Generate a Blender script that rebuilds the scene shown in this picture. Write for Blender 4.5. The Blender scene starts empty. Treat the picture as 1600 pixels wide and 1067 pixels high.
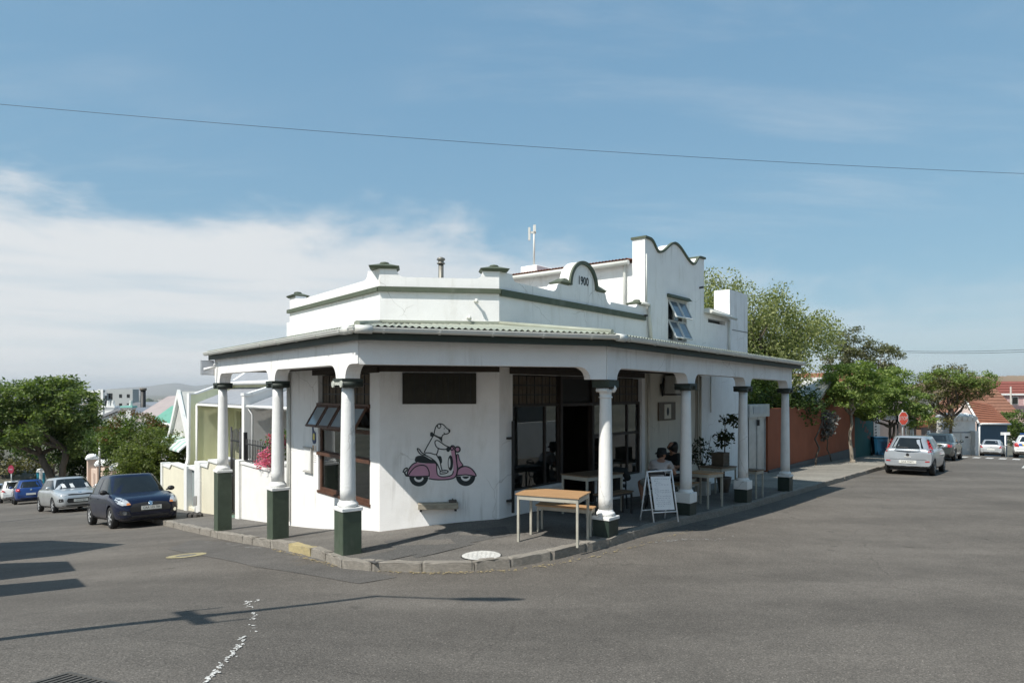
import bpy, bmesh, math, random
import numpy as np
from mathutils import Vector, Matrix
from mathutils.bvhtree import BVHTree

random.seed(7)
rng = np.random.default_rng(11)
sc = bpy.context.scene
C = bpy.context.collection
PI = math.pi

# ---------------------------------------------------------------- camera, world, sun, exposure
cd = bpy.data.cameras.new('camera')
cam = bpy.data.objects.new('camera', cd)
C.objects.link(cam)
cam.location = (0, 0, 0)
cam.rotation_euler = (PI / 2, 0, 0)
cd.sensor_width = 36
cd.lens = 24.0
cd.shift_y = 0.0491
cd.clip_start = 0.1
cd.clip_end = 60000
sc.camera = cam
sc.view_settings.view_transform = 'Standard'
sc.view_settings.look = 'None'
sc.view_settings.gamma = 1.0
sc.view_settings.use_curve_mapping = False
sc.view_settings.exposure = 0.62

SUN_EL = math.radians(51.5)
HAZE = 5.5e-5
AIR, DUST, OZ, SKYTINT = 1.0, 0.6, 1.0, (1.13, 1.86, 2.53)
SUN_H = Vector((0.716, 0.698, 0)).normalized()          # direction the light travels, on the map
sd = bpy.data.lights.new('sun', 'SUN')
sun = bpy.data.objects.new('sun', sd)
C.objects.link(sun)
sd.energy = 3.6
sd.angle = math.radians(0.53)
sd.color = (1.0, 0.955, 0.88)
ldir = Vector((SUN_H.x * math.cos(SUN_EL), SUN_H.y * math.cos(SUN_EL), -math.sin(SUN_EL)))
sun.rotation_euler = ldir.to_track_quat('-Z', 'Y').to_euler()
sun.location = (-20, -20, 30)

wd = bpy.data.worlds.new('World')
sc.world = wd
wd.use_nodes = True
nt = wd.node_tree
nt.nodes.clear()


def N(tree, typ, **kw):
    n = tree.nodes.new(typ)
    for k, v in kw.items():
        if k.startswith('i_'):
            key = k[2:]
            n.inputs[int(key) if key.isdigit() else key.replace('_', ' ')].default_value = v
        else:
            setattr(n, k, v)
    return n


def link(tree, a, b):
    tree.links.new(a, b)


def mth(tree, op, a, b=None, c=None, clamp=False):
    n = tree.nodes.new('ShaderNodeMath')
    n.operation = op
    n.use_clamp = clamp
    for k, x in enumerate((a, b, c)):
        if x is None:
            continue
        if isinstance(x, (int, float)):
            n.inputs[k].default_value = x
        else:
            tree.links.new(x, n.inputs[k])
    return n.outputs[0]


def maprange(tree, x, a, b, c=0.0, d=1.0, smooth=True):
    n = tree.nodes.new('ShaderNodeMapRange')
    n.interpolation_type = 'SMOOTHSTEP' if smooth else 'LINEAR'
    tree.links.new(x, n.inputs[0])
    for k, v in zip((1, 2, 3, 4), (a, b, c, d)):
        if isinstance(v, (int, float)):
            n.inputs[k].default_value = v
        else:
            tree.links.new(v, n.inputs[k])
    return n.outputs[0]


def build_world():
    t = nt
    sky = N(t, 'ShaderNodeTexSky', sky_type='NISHITA', sun_disc=False, sun_elevation=SUN_EL,
            altitude=60.0, air_density=AIR, dust_density=DUST, ozone_density=OZ)
    # the sun stands where the lamp shines from
    sky.sun_rotation = math.atan2(-SUN_H.x, -SUN_H.y)
    tc = N(t, 'ShaderNodeTexCoord')
    sep = N(t, 'ShaderNodeSeparateXYZ')
    link(t, tc.outputs['Generated'], sep.inputs[0])
    x, y, z = sep.outputs
    # cloud sheet seen in perspective: divide by height above the horizon
    zz = mth(t, 'ADD', mth(t, 'MAXIMUM', z, 0.0), 0.16)
    cx = mth(t, 'DIVIDE', x, zz)
    cy = mth(t, 'DIVIDE', y, zz)
    comb = N(t, 'ShaderNodeCombineXYZ')
    link(t, cx, comb.inputs[0])
    link(t, cy, comb.inputs[1])
    # wisps
    mp = N(t, 'ShaderNodeMapping')
    mp.inputs['Scale'].default_value = (0.55, 1.6, 1)
    mp.inputs['Rotation'].default_value = (0, 0, 0.32)
    link(t, comb.outputs[0], mp.inputs[0])
    n1 = N(t, 'ShaderNodeTexNoise', i_Scale=1.5, i_Detail=8.0, i_Roughness=0.62, i_Distortion=0.35)
    link(t, mp.outputs[0], n1.inputs[0])
    n2 = N(t, 'ShaderNodeTexNoise', i_Scale=0.55, i_Detail=3.0, i_Roughness=0.5)
    link(t, comb.outputs[0], n2.inputs[0])
    wisp = mth(t, 'MULTIPLY', maprange(t, n1.outputs[0], 0.46, 0.80), maprange(t, n2.outputs[0], 0.40, 0.62))
    wisp = mth(t, 'MULTIPLY', wisp, 0.42)
    # bank of cumulus near the horizon: its top edge rises towards the left (west)
    mp3 = N(t, 'ShaderNodeMapping')
    mp3.inputs['Scale'].default_value = (1, 1, 2.6)
    link(t, tc.outputs['Generated'], mp3.inputs[0])
    n3 = N(t, 'ShaderNodeTexNoise', i_Scale=5.0, i_Detail=9.0, i_Roughness=0.58, i_Distortion=0.2)
    link(t, mp3.outputs[0], n3.inputs[0])
    n4 = N(t, 'ShaderNodeTexNoise', i_Scale=1.7, i_Detail=2.0, i_Roughness=0.5)
    link(t, mp3.outputs[0], n4.inputs[0])
    west = maprange(t, mth(t, 'SUBTRACT', mth(t, 'MULTIPLY', x, -1.0), mth(t, 'MULTIPLY', mth(t, 'SUBTRACT', y, 0.85), 0.7)), -0.78, 0.34)  # bank also carried on behind the camera, added for its fill light
    top = mth(t, 'ADD', mth(t, 'MULTIPLY', west, 0.125), 0.125)
    puff = mth(t, 'MULTIPLY', mth(t, 'SUBTRACT', n3.outputs[0], 0.5), 0.20)
    puff2 = mth(t, 'MULTIPLY', mth(t, 'SUBTRACT', n4.outputs[0], 0.5), 0.10)
    edge = mth(t, 'SUBTRACT', mth(t, 'ADD', mth(t, 'ADD', top, puff), puff2), z)
    bank = maprange(t, edge, -0.010, 0.062)
    bank = mth(t, 'MULTIPLY', bank, mth(t, 'ADD', mth(t, 'MULTIPLY', west, 0.66), 0.24))
    # thin streaks of blue through the bank
    mp5 = N(t, 'ShaderNodeMapping')
    mp5.inputs['Scale'].default_value = (1.2, 1.2, 15)
    link(t, tc.outputs['Generated'], mp5.inputs[0])
    n5 = N(t, 'ShaderNodeTexNoise', i_Scale=1.6, i_Detail=5.0, i_Roughness=0.55)
    link(t, mp5.outputs[0], n5.inputs[0])
    bank = mth(t, 'MULTIPLY', bank, maprange(t, n5.outputs[0], 0.30, 0.55, 0.55, 1.0))
    fac = mth(t, 'MAXIMUM', bank, wisp)
    fac = mth(t, 'MINIMUM', fac, 0.92)
    mix = N(t, 'ShaderNodeMix', data_type='RGBA')
    link(t, fac, mix.inputs[0])
    pw = N(t, 'ShaderNodeVectorMath', operation='POWER')
    link(t, sky.outputs[0], pw.inputs[0])
    pw.inputs[1].default_value = (0.48, 0.39, 0.31)      # summer haze flattens the blue
    hs = N(t, 'ShaderNodeVectorMath', operation='MULTIPLY')
    link(t, pw.outputs[0], hs.inputs[0])
    hs.inputs[1].default_value = SKYTINT
    link(t, hs.outputs[0], mix.inputs[6])
    mix.inputs[7].default_value = (5.45, 5.55, 5.6, 1)
    bg = N(t, 'ShaderNodeBackground', i_Strength=0.098)
    link(t, mix.outputs[2], bg.inputs[0])
    out = N(t, 'ShaderNodeOutputWorld')
    link(t, bg.outputs[0], out.inputs[0])


build_world()

# ---------------------------------------------------------------- street geometry
F = 1067.0
A0 = Vector((-2.367, 12.2, 0))          # left corner of the cut-off corner wall
B0 = Vector((-0.234, 12.5, 0))          # right corner of it
DL = Vector((-0.620, 0.785, 0)).normalized()
ML = Vector((-DL.y, DL.x, 0))           # outward, into the left street
DR = Vector((0.628, 0.778, 0)).normalized()
NR = Vector((DR.y, -DR.x, 0))           # outward, into the right street
DC = (B0 - A0).normalized()
NC = Vector((DC.y, -DC.x, 0))
CW = (B0 - A0).length
UP = Vector((0, 0, 1))


def frame(o, ex, ey):
    return lambda x, y, z: (o.x + ex.x * x + ey.x * y, o.y + ex.y * x + ey.y * y, o.z + z)


FL = frame(A0, DL, ML)      # (t, m, z) left street
FR = frame(B0, DR, NR)      # (s, n, z) right street
FC = frame(A0, DC, NC)      # (x, y, z) corner wall
FW = lambda x, y, z: (x, y, z)


def zleft(t):
    return float(np.interp(t, [-2, 1.6, 5.1, 7.9, 11, 22.6, 43.4, 58, 80, 110],
                           [-2.56, -2.86, -3.26, -3.55, -3.86, -4.99, -7.2, -8.9, -11.2, -14.2]))


def zright(s):
    return float(np.interp(s, [-1, 0.2, 3.3, 6.4, 9.6, 21.8, 32.7, 41, 45, 57, 80, 110],
                           [-2.50, -2.51, -2.60, -2.75, -2.83, -3.17, -3.62, -4.0, -4.25, -5.2, -7.0, -9.0]))


def _controls():
    p = []
    for t in (1.6, 5.1, 7.9, 11, 16, 22.6, 33, 43.4, 58, 80):
        for m, dz in ((1.45, 0), (6, 0.02), (10, 0.0), (-1.5, 0.0)):
            x, y, _ = FL(t, m, 0)
            if m > 3 and t < 4:
                continue
            p.append((x, y, zleft(t) + dz))
    for s in (0.2, 3.3, 6.4, 9.6, 15, 21.8, 32.7, 41, 45, 57, 80):
        for n, dz in ((2.34, 0), (6.5, 0.05), (11, 0.03), (-1.5, 0.0)):
            x, y, _ = FR(s, n, 0)
            if n > 3 and s < 6 or n < 0 and s > 60:
                continue
            p.append((x, y, zright(s) + dz))
    p += [(A0.x, A0.y, -2.62), (B0.x, B0.y, -2.44), (-2.42, 9.84, -2.56), (-1.3, 9.61, -2.57), (0.157, 9.86, -2.54),
          (0.99, 10.58, -2.51), (0, 8.1, -2.40), (0, 5, -2.10), (0, 0, -1.65), (-3.6, 4.7, -1.86), (-6, 2.5, -1.78),
          (4, 5.5, -2.12), (7, 7.5, -2.35), (5, 1, -1.78), (-9.4, 6.6, -2.42), (-6.5, 9, -2.62), (0, -9, -1.05), (-14, 3, -2.3), (14, 4, -2.35)]
    return np.array(p)


_cp = _controls()


def _tps_fit(P):
    n = len(P)
    d = np.sqrt(((P[:, None, :2] - P[None, :, :2]) ** 2).sum(-1))
    K = np.where(d > 0, d * d * np.log(d + 1e-9), 0) + np.eye(n) * 2.0
    Q = np.c_[np.ones(n), P[:, :2]]
    A = np.block([[K, Q], [Q.T, np.zeros((3, 3))]])
    return np.linalg.solve(A, np.r_[P[:, 2], 0, 0, 0])


_w = _tps_fit(_cp)


def ground(X, Y):
    X = np.atleast_1d(np.asarray(X, float))
    Y = np.atleast_1d(np.asarray(Y, float))
    d2 = (X[:, None] - _cp[None, :, 0]) ** 2 + (Y[:, None] - _cp[None, :, 1]) ** 2
    U = 0.5 * d2 * np.log(d2 + 1e-12)
    n = len(_cp)
    return U @ _w[:n] + _w[n] + _w[n + 1] * X + _w[n + 2] * Y


def G(x, y):
    return float(ground(x, y)[0])


KH = 0.13


def P(x, y):
    return G(x, y) + KH


def gpix(u, v, h=0.0):
    """where the photo's pixel meets the ground (plus a height h)"""
    a, b = (u - 800) / F, (612 - v) / F
    lo, hi = 2.0, 120.0
    f = lambda Y: b * Y - (G(a * Y, Y) + h)
    for k in range(400):
        Y = 2.0 + k * 0.25
        if f(Y) <= 0:
            lo, hi = Y - 0.25, Y
            break
    for k in range(30):
        mid = (lo + hi) / 2
        if f(mid) > 0:
            lo = mid
        else:
            hi = mid
    return Vector((a * lo, lo, b * lo))


def pix(u, v, Y):
    return Vector(((u - 800) / F * Y, Y, (612 - v) / F * Y))


# ---------------------------------------------------------------- materials
MATS = {}


def M(name, col, rough=0.8, var=0.12, scale=4.0, bump=0.0, bscale=60.0, metal=0.0, spec=0.5, fine=0.0, fscale=180.0,
      stain=None, stain_amt=0.0, coat=0.0, stretch=None, wear=0.0):
    if name in MATS:
        return MATS[name]
    m = bpy.data.materials.new(name)
    m.use_nodes = True
    t = m.node_tree
    bs = t.nodes['Principled BSDF']
    bs.inputs['Roughness'].default_value = rough
    bs.inputs['Metallic'].default_value = metal
    bs.inputs['Specular IOR Level'].default_value = spec
    if coat:
        bs.inputs['Coat Weight'].default_value = coat
        bs.inputs['Coat Roughness'].default_value = 0.05
    tc = N(t, 'ShaderNodeTexCoord')
    src = tc.outputs['Object']
    if stretch:
        mp = N(t, 'ShaderNodeMapping')
        mp.inputs['Scale'].default_value = stretch
        link(t, src, mp.inputs[0])
        src = mp.outputs[0]
    n1 = N(t, 'ShaderNodeTexNoise', i_Scale=scale, i_Detail=6.0, i_Roughness=0.6)
    link(t, src, n1.inputs[0])
    v = maprange(t, n1.outputs[0], 0.28, 0.72, 1 - var, 1 + var, smooth=False)
    if fine:
        n2 = N(t, 'ShaderNodeTexNoise', i_Scale=fscale, i_Detail=2.0, i_Roughness=0.6)
        link(t, src, n2.inputs[0])
        v = mth(t, 'MULTIPLY', v, maprange(t, n2.outputs[0], 0.3, 0.7, 1 - fine, 1 + fine, smooth=False))
    vm = N(t, 'ShaderNodeVectorMath', operation='SCALE')
    vm.inputs[0].default_value = col[:3]
    link(t, v, vm.inputs['Scale'])
    colout = vm.outputs[0]
    if stain:
        n3 = N(t, 'ShaderNodeTexNoise', i_Scale=1.3, i_Detail=7.0, i_Roughness=0.65)
        mp3 = N(t, 'ShaderNodeMapping')
        mp3.inputs['Scale'].default_value = (2.2, 2.2, 0.6)
        link(t, tc.outputs['Object'], mp3.inputs[0])
        link(t, mp3.outputs[0], n3.inputs[0])
        mx = N(t, 'ShaderNodeMix', data_type='RGBA')
        link(t, maprange(t, n3.outputs[0], 0.50, 0.78, 0.0, stain_amt), mx.inputs[0])
        link(t, colout, mx.inputs[6])
        mx.inputs[7].default_value = (*stain, 1)
        colout = mx.outputs[2]
    if wear:
        # rain streaks, hairline cracks and patchy repainting
        mps = N(t, 'ShaderNodeMapping')
        mps.inputs['Scale'].default_value = (7.0, 7.0, 0.45)
        link(t, tc.outputs['Object'], mps.inputs[0])
        ns = N(t, 'ShaderNodeTexNoise', i_Scale=1.0, i_Detail=4.0, i_Roughness=0.6)
        link(t, mps.outputs[0], ns.inputs[0])
        nb_g = N(t, 'ShaderNodeTexNoise', i_Scale=0.8, i_Detail=3.0)
        link(t, tc.outputs['Object'], nb_g.inputs[0])
        st = mth(t, 'MULTIPLY', maprange(t, ns.outputs[0], 0.54, 0.74), maprange(t, nb_g.outputs[0], 0.44, 0.62))
        nw = N(t, 'ShaderNodeTexNoise', i_Scale=3.0, i_Detail=4.0)
        link(t, tc.outputs['Object'], nw.inputs[0])
        mv = N(t, 'ShaderNodeMix', data_type='VECTOR')
        mv.inputs[0].default_value = 0.22
        link(t, tc.outputs['Object'], mv.inputs[4])
        link(t, nw.outputs['Color'], mv.inputs[5])
        vd = N(t, 'ShaderNodeTexVoronoi', feature='DISTANCE_TO_EDGE', i_Scale=0.9)
        link(t, mv.outputs[1], vd.inputs['Vector'])
        cr = mth(t, 'MULTIPLY', maprange(t, vd.outputs['Distance'], 0.0, 0.007, 1.0, 0.0), maprange(t, nb_g.outputs[0], 0.50, 0.58))
        fac = mth(t, 'MULTIPLY', mth(t, 'MAXIMUM', st, cr), wear, clamp=True)
        mw = N(t, 'ShaderNodeMix', data_type='RGBA')
        link(t, fac, mw.inputs[0])
        link(t, colout, mw.inputs[6])
        mw.inputs[7].default_value = (col[0] * 0.42, col[1] * 0.40, col[2] * 0.36, 1)
        colout = mw.outputs[2]
    link(t, colout, bs.inputs['Base Color'])
    if bump:
        n4 = N(t, 'ShaderNodeTexNoise', i_Scale=bscale, i_Detail=4.0, i_Roughness=0.6)
        link(t, src, n4.inputs[0])
        bp = N(t, 'ShaderNodeBump', i_Strength=bump, i_Distance=0.02)
        link(t, n4.outputs[0], bp.inputs['Height'])
        link(t, bp.outputs[0], bs.inputs['Normal'])
    MATS[name] = m
    return m


def glass(name, tint=(0.02, 0.025, 0.025), mirror=0.10, clear=0.75, rough=0.01):
    """window glass: partly see-through, reflecting more at a slant"""
    if name in MATS:
        return MATS[name]
    m = bpy.data.materials.new(name)
    m.use_nodes = True
    t = m.node_tree
    t.nodes.clear()
    tr = N(t, 'ShaderNodeBsdfTransparent')
    tr.inputs[0].default_value = (clear, clear, clear * 0.98, 1)
    gl = N(t, 'ShaderNodeBsdfGlossy', i_Roughness=rough)
    gl.inputs[0].default_value = (0.92, 0.95, 0.96, 1)
    lw = N(t, 'ShaderNodeFresnel', i_IOR=1.5)
    nz = N(t, 'ShaderNodeTexNoise', i_Scale=1.3, i_Detail=1.0)
    tc = N(t, 'ShaderNodeTexCoord')
    link(t, tc.outputs['Object'], nz.inputs[0])
    bp = N(t, 'ShaderNodeBump', i_Strength=0.02, i_Distance=0.05)
    link(t, nz.outputs[0], bp.inputs['Height'])
    link(t, bp.outputs[0], gl.inputs['Normal'])
    df = N(t, 'ShaderNodeBsdfDiffuse')
    df.inputs[0].default_value = (*tint, 1)
    ms0 = N(t, 'ShaderNodeMixShader')
    ms0.inputs[0].default_value = 0.35
    link(t, tr.outputs[0], ms0.inputs[1])
    link(t, df.outputs[0], ms0.inputs[2])
    ms = N(t, 'ShaderNodeMixShader')
    link(t, mth(t, 'ADD', lw.outputs[0], mirror, clamp=True), ms.inputs[0])
    link(t, ms0.outputs[0], ms.inputs[1])
    link(t, gl.outputs[0], ms.inputs[2])
    o = N(t, 'ShaderNodeOutputMaterial')
    link(t, ms.outputs[0], o.inputs[0])
    MATS[name] = m
    return m


def paint(name, col, rough=0.32, flake=0.0, coat=0.9):
    """car paint"""
    if name in MATS:
        return MATS[name]
    m = bpy.data.materials.new(name)
    m.use_nodes = True
    t = m.node_tree
    bs = t.nodes['Principled BSDF']
    bs.inputs['Roughness'].default_value = rough
    bs.inputs['Metallic'].default_value = flake
    bs.inputs['Coat Weight'].default_value = coat
    bs.inputs['Specular IOR Level'].default_value = 0.3
    bs.inputs['Coat Roughness'].default_value = 0.04
    tc = N(t, 'ShaderNodeTexCoord')
    n1 = N(t, 'ShaderNodeTexNoise', i_Scale=2.0, i_Detail=5.0)
    link(t, tc.outputs['Object'], n1.inputs[0])
    vm = N(t, 'ShaderNodeVectorMath', operation='SCALE')
    vm.inputs[0].default_value = col[:3]
    link(t, maprange(t, n1.outputs[0], 0.3, 0.7, 0.92, 1.06), vm.inputs['Scale'])
    # road dust low on the sills
    sep = N(t, 'ShaderNodeSeparateXYZ')
    link(t, tc.outputs['Object'], sep.inputs[0])
    mx = N(t, 'ShaderNodeMix', data_type='RGBA')
    link(t, mth(t, 'MULTIPLY', maprange(t, sep.outputs[2], 0.5, 0.15, 0.0, 0.22), n1.outputs[0]), mx.inputs[0])
    link(t, vm.outputs[0], mx.inputs[6])
    mx.inputs[7].default_value = (0.2, 0.18, 0.15, 1)
    link(t, mx.outputs[2], bs.inputs['Base Color'])
    MATS[name] = m
    return m


def leafmat(name, dark, light, trans=0.35):
    if name in MATS:
        return MATS[name]
    m = bpy.data.materials.new(name)
    m.use_nodes = True
    t = m.node_tree
    t.nodes.clear()
    geo = N(t, 'ShaderNodeNewGeometry')
    ramp = N(t, 'ShaderNodeMix', data_type='RGBA')
    link(t, geo.outputs['Random Per Island'], ramp.inputs[0])
    ramp.inputs[6].default_value = (*dark, 1)
    ramp.inputs[7].default_value = (*light, 1)
    df = N(t, 'ShaderNodeBsdfPrincipled', i_Roughness=0.55)
    df.inputs['Specular IOR Level'].default_value = 0.3
    link(t, ramp.outputs[2], df.inputs['Base Color'])
    tl = N(t, 'ShaderNodeBsdfTranslucent')
    vm = N(t, 'ShaderNodeVectorMath', operation='MULTIPLY')
    link(t, ramp.outputs[2], vm.inputs[0])
    vm.inputs[1].default_value = (1.5, 1.7, 0.7)
    link(t, vm.outputs[0], tl.inputs[0])
    ms = N(t, 'ShaderNodeMixShader')
    ms.inputs[0].default_value = trans
    link(t, df.outputs[0], ms.inputs[1])
    link(t, tl.outputs[0], ms.inputs[2])
    o = N(t, 'ShaderNodeOutputMaterial')
    link(t, ms.outputs[0], o.inputs[0])
    MATS[name] = m
    return m


# ---------------------------------------------------------------- mesh helpers
def root_loc(parent):
    p = parent
    while p is not None and p.parent is not None:
        p = p.parent
    return Vector((0, 0, 0)) if p is None else p.location.copy()


class MB:
    """collects shapes and links them as one mesh object"""

    def __init__(self, fr=FW):
        self.v, self.f, self.mi, self.fr, self.cur, self.sm = [], [], [], fr, 0, []
        self.smooth = False

    def add(self, vs, fs, fr=None):
        fr = fr or self.fr
        o = len(self.v)
        self.v += [tuple(fr(*p)) for p in vs]
        for f in fs:
            self.f.append([o + i for i in f])
            self.mi.append(self.cur)
            self.sm.append(self.smooth)
        return self

    def box(self, x0, x1, y0, y1, z0, z1, fr=None):
        vs = [(x0, y0, z0), (x1, y0, z0), (x1, y1, z0), (x0, y1, z0), (x0, y0, z1), (x1, y0, z1), (x1, y1, z1), (x0, y1, z1)]
        return self.add(vs, [(0, 3, 2, 1), (4, 5, 6, 7), (0, 1, 5, 4), (1, 2, 6, 5), (2, 3, 7, 6), (3, 0, 4, 7)], fr)

    def hexa(self, lo, hi, fr=None):
        """four bottom corners and four top corners"""
        return self.add(list(lo) + list(hi), [(0, 3, 2, 1), (4, 5, 6, 7), (0, 1, 5, 4), (1, 2, 6, 5), (2, 3, 7, 6), (3, 0, 4, 7)], fr)

    def prism(self, poly, y0, y1, fr=None):
        """a closed outline in (x, z) given thickness from y0 to y1"""
        n = len(poly)
        vs = [(p[0], y0, p[1]) for p in poly] + [(p[0], y1, p[1]) for p in poly]
        fs = [list(range(n)), list(range(2 * n - 1, n - 1, -1))] + [(i, (i + 1) % n, n + (i + 1) % n, n + i) for i in range(n)]
        return self.add(vs, fs, fr)

    def slab(self, poly, z0, z1, fr=None):
        n = len(poly)
        vs = [(p[0], p[1], z0) for p in poly] + [(p[0], p[1], z1) for p in poly]
        fs = [list(range(n)), list(range(2 * n - 1, n - 1, -1))] + [(i, (i + 1) % n, n + (i + 1) % n, n + i) for i in range(n)]
        return self.add(vs, fs, fr)

    def tube(self, path, r, seg=8, fr=None, cap=True):
        fr = fr or self.fr
        pts = [Vector(fr(*p)) for p in path]
        rs = r if isinstance(r, (list, tuple)) else [r] * len(pts)
        o = len(self.v)
        prev = None
        for i, p in enumerate(pts):
            d = (pts[min(i + 1, len(pts) - 1)] - pts[max(i - 1, 0)])
            d = d.normalized() if d.length > 1e-9 else Vector((0, 0, 1))
            if prev is None:
                a = d.orthogonal().normalized()
            else:
                a = (prev - d * prev.dot(d))
                a = a.normalized() if a.length > 1e-6 else d.orthogonal().normalized()
            prev = a
            b = d.cross(a)
            for k in range(seg):
                w = 2 * PI * k / seg
                self.v.append(tuple(p + (a * math.cos(w) + b * math.sin(w)) * rs[i]))
        for i in range(len(pts) - 1):
            for k in range(seg):
                k2 = (k + 1) % seg
                self.f.append([o + i * seg + k, o + i * seg + k2, o + (i + 1) * seg + k2, o + (i + 1) * seg + k])
                self.mi.append(self.cur)
                self.sm.append(True)
        if cap:
            for e in (list(range(o, o + seg))[::-1], list(range(o + (len(pts) - 1) * seg, o + len(pts) * seg))):
                self.f.append(e)
                self.mi.append(self.cur)
                self.sm.append(False)
        return self

    def lathe(self, prof, cx, cy, seg=24, fr=None, smooth=True):
        """(radius, z) profile turned about the vertical through (cx, cy)"""
        fr = fr or self.fr
        o = len(self.v)
        for r, z in prof:
            for k in range(seg):
                w = 2 * PI * k / seg
                self.v.append(tuple(fr(cx + r * math.cos(w), cy + r * math.sin(w), z)))
        for i in range(len(prof) - 1):
            for k in range(seg):
                k2 = (k + 1) % seg
                self.f.append([o + i * seg + k, o + i * seg + k2, o + (i + 1) * seg + k2, o + (i + 1) * seg + k])
                self.mi.append(self.cur)
                self.sm.append(smooth)
        self.f.append(list(range(o, o + seg))[::-1])
        self.f.append(list(range(o + (len(prof) - 1) * seg, o + len(prof) * seg)))
        self.mi += [self.cur] * 2
        self.sm += [False] * 2
        return self

    def wall(self, x0, x1, z0, z1, y0, y1, holes=(), fr=None):
        """a wall with rectangular openings (x0, x1, z0, z1) and their reveals"""
        xs = sorted({x0, x1, *[h[0] for h in holes], *[h[1] for h in holes]})
        zs = sorted({z0, z1, *[h[2] for h in holes], *[h[3] for h in holes]})
        nx, nz = len(xs) - 1, len(zs) - 1

        def solid(i, j):
            if i < 0 or j < 0 or i >= nx or j >= nz:
                return False
            cx, cz = (xs[i] + xs[i + 1]) / 2, (zs[j] + zs[j + 1]) / 2
            return not any(h[0] < cx < h[1] and h[2] < cz < h[3] for h in holes)
        for i in range(nx):
            for j in range(nz):
                if not solid(i, j):
                    continue
                a, b, c, d = xs[i], xs[i + 1], zs[j], zs[j + 1]
                self.add([(a, y1, c), (b, y1, c), (b, y1, d), (a, y1, d)], [(0, 1, 2, 3)], fr)
                self.add([(a, y0, c), (a, y0, d), (b, y0, d), (b, y0, c)], [(0, 1, 2, 3)], fr)
                if not solid(i - 1, j):
                    self.add([(a, y0, c), (a, y1, c), (a, y1, d), (a, y0, d)], [(0, 1, 2, 3)], fr)
                if not solid(i + 1, j):
                    self.add([(b, y0, c), (b, y0, d), (b, y1, d), (b, y1, c)], [(0, 1, 2, 3)], fr)
                if not solid(i, j - 1):
                    self.add([(a, y0, c), (b, y0, c), (b, y1, c), (a, y1, c)], [(0, 1, 2, 3)], fr)
                if not solid(i, j + 1):
                    self.add([(a, y0, d), (a, y1, d), (b, y1, d), (b, y0, d)], [(0, 1, 2, 3)], fr)
        return self

    def build(self, name, mats, parent=None, local=False, fix=True, bevel=0.0, smooth_all=False):
        base = Vector((0, 0, 0)) if local else root_loc(parent)
        me = bpy.data.meshes.new(name)
        vs = self.v if local or parent is None else [(x - base.x, y - base.y, z - base.z) for x, y, z in self.v]
        me.from_pydata(vs, [], self.f)
        if not isinstance(mats, (list, tuple)):
            mats = [mats]
        for m in mats:
            me.materials.append(m)
        me.polygons.foreach_set('material_index', self.mi)
        me.polygons.foreach_set('use_smooth', [True] * len(self.f) if smooth_all else self.sm)
        if fix:
            bm = bmesh.new()
            bm.from_mesh(me)
            bmesh.ops.remove_doubles(bm, verts=bm.verts, dist=1e-5)
            if bevel:
                bmesh.ops.bevel(bm, geom=[e for e in bm.edges if len(e.link_faces) == 2 and e.calc_face_angle(0) > 0.6],
                                offset=bevel, segments=1, affect='EDGES', clamp_overlap=True)
            bmesh.ops.recalc_face_normals(bm, faces=bm.faces)
            bm.to_mesh(me)
            bm.free()
        me.update()
        o = bpy.data.objects.new(name, me)
        C.objects.link(o)
        if parent is not None:
            o.parent = parent
        return o


def tag(o, label=None, cat=None, group=None, kind=None):
    for k, v in (('label', label), ('category', cat), ('group', group), ('kind', kind)):
        if v:
            o[k] = v
    return o


def thing(name, loc, label, cat, group=None, rz=0.0):
    o = bpy.data.objects.new(name, None)
    C.objects.link(o)
    o.location = loc
    o.rotation_euler = (0, 0, rz)
    o.empty_display_size = 0.2
    return tag(o, label, cat, group)


def copy_tree(o, parent=None):
    c = o.copy()
    C.objects.link(c)
    if parent is not None:
        c.parent = parent
    for ch in list(o.children):
        copy_tree(ch, c)
    return c


def textmesh(name, s, size, mat, parent, fr, depth=0.004, align='CENTER', local=False, sx=1.0, bold=0.0):
    """flat lettering: fr maps (x along, y out, z up) to the scene"""
    cu = bpy.data.curves.new(name, 'FONT')
    cu.body = s
    cu.size = size
    cu.align_x = align
    cu.align_y = 'CENTER'
    cu.resolution_u = 3
    cu.offset = bold
    to = bpy.data.objects.new(name + '_curve', cu)
    C.objects.link(to)
    dg = bpy.context.evaluated_depsgraph_get()
    me = bpy.data.meshes.new_from_object(to.evaluated_get(dg))
    bpy.data.objects.remove(to)
    bpy.data.curves.remove(cu)
    mb = MB()
    vs = [(v.co.x * sx, depth, v.co.y) for v in me.vertices]
    mb.add(vs, [list(p.vertices) for p in me.polygons], fr)
    bpy.data.meshes.remove(me)
    return mb.build(name, mat, parent, local=local, fix=False)
# ---------------------------------------------------------------- the common materials
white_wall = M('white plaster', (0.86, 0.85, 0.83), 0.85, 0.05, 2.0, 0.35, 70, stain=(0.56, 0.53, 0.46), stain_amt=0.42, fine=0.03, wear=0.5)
beige_shade = M('beige shade plaster', (0.66, 0.62, 0.53), 0.85, 0.06, 2.0, 0.3, 70, stain=(0.5, 0.46, 0.38), stain_amt=0.25, wear=0.5)  # white wall with the beige veranda shade put into its colour
white_paint = M('white paint', (0.80, 0.80, 0.78), 0.55, 0.05, 6.0, 0.3, 35, stain=(0.50, 0.48, 0.42), stain_amt=0.4, wear=0.45)
pvc = M('white gutter', (0.66, 0.66, 0.61), 0.4, 0.06, 4.0, stain=(0.50, 0.47, 0.38), stain_amt=0.3)
trim_green = M('grey green trim', (0.082, 0.100, 0.066), 0.7, 0.15, 6.0, 0.2, 50, stain=(0.22, 0.22, 0.19), stain_amt=0.4)
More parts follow.
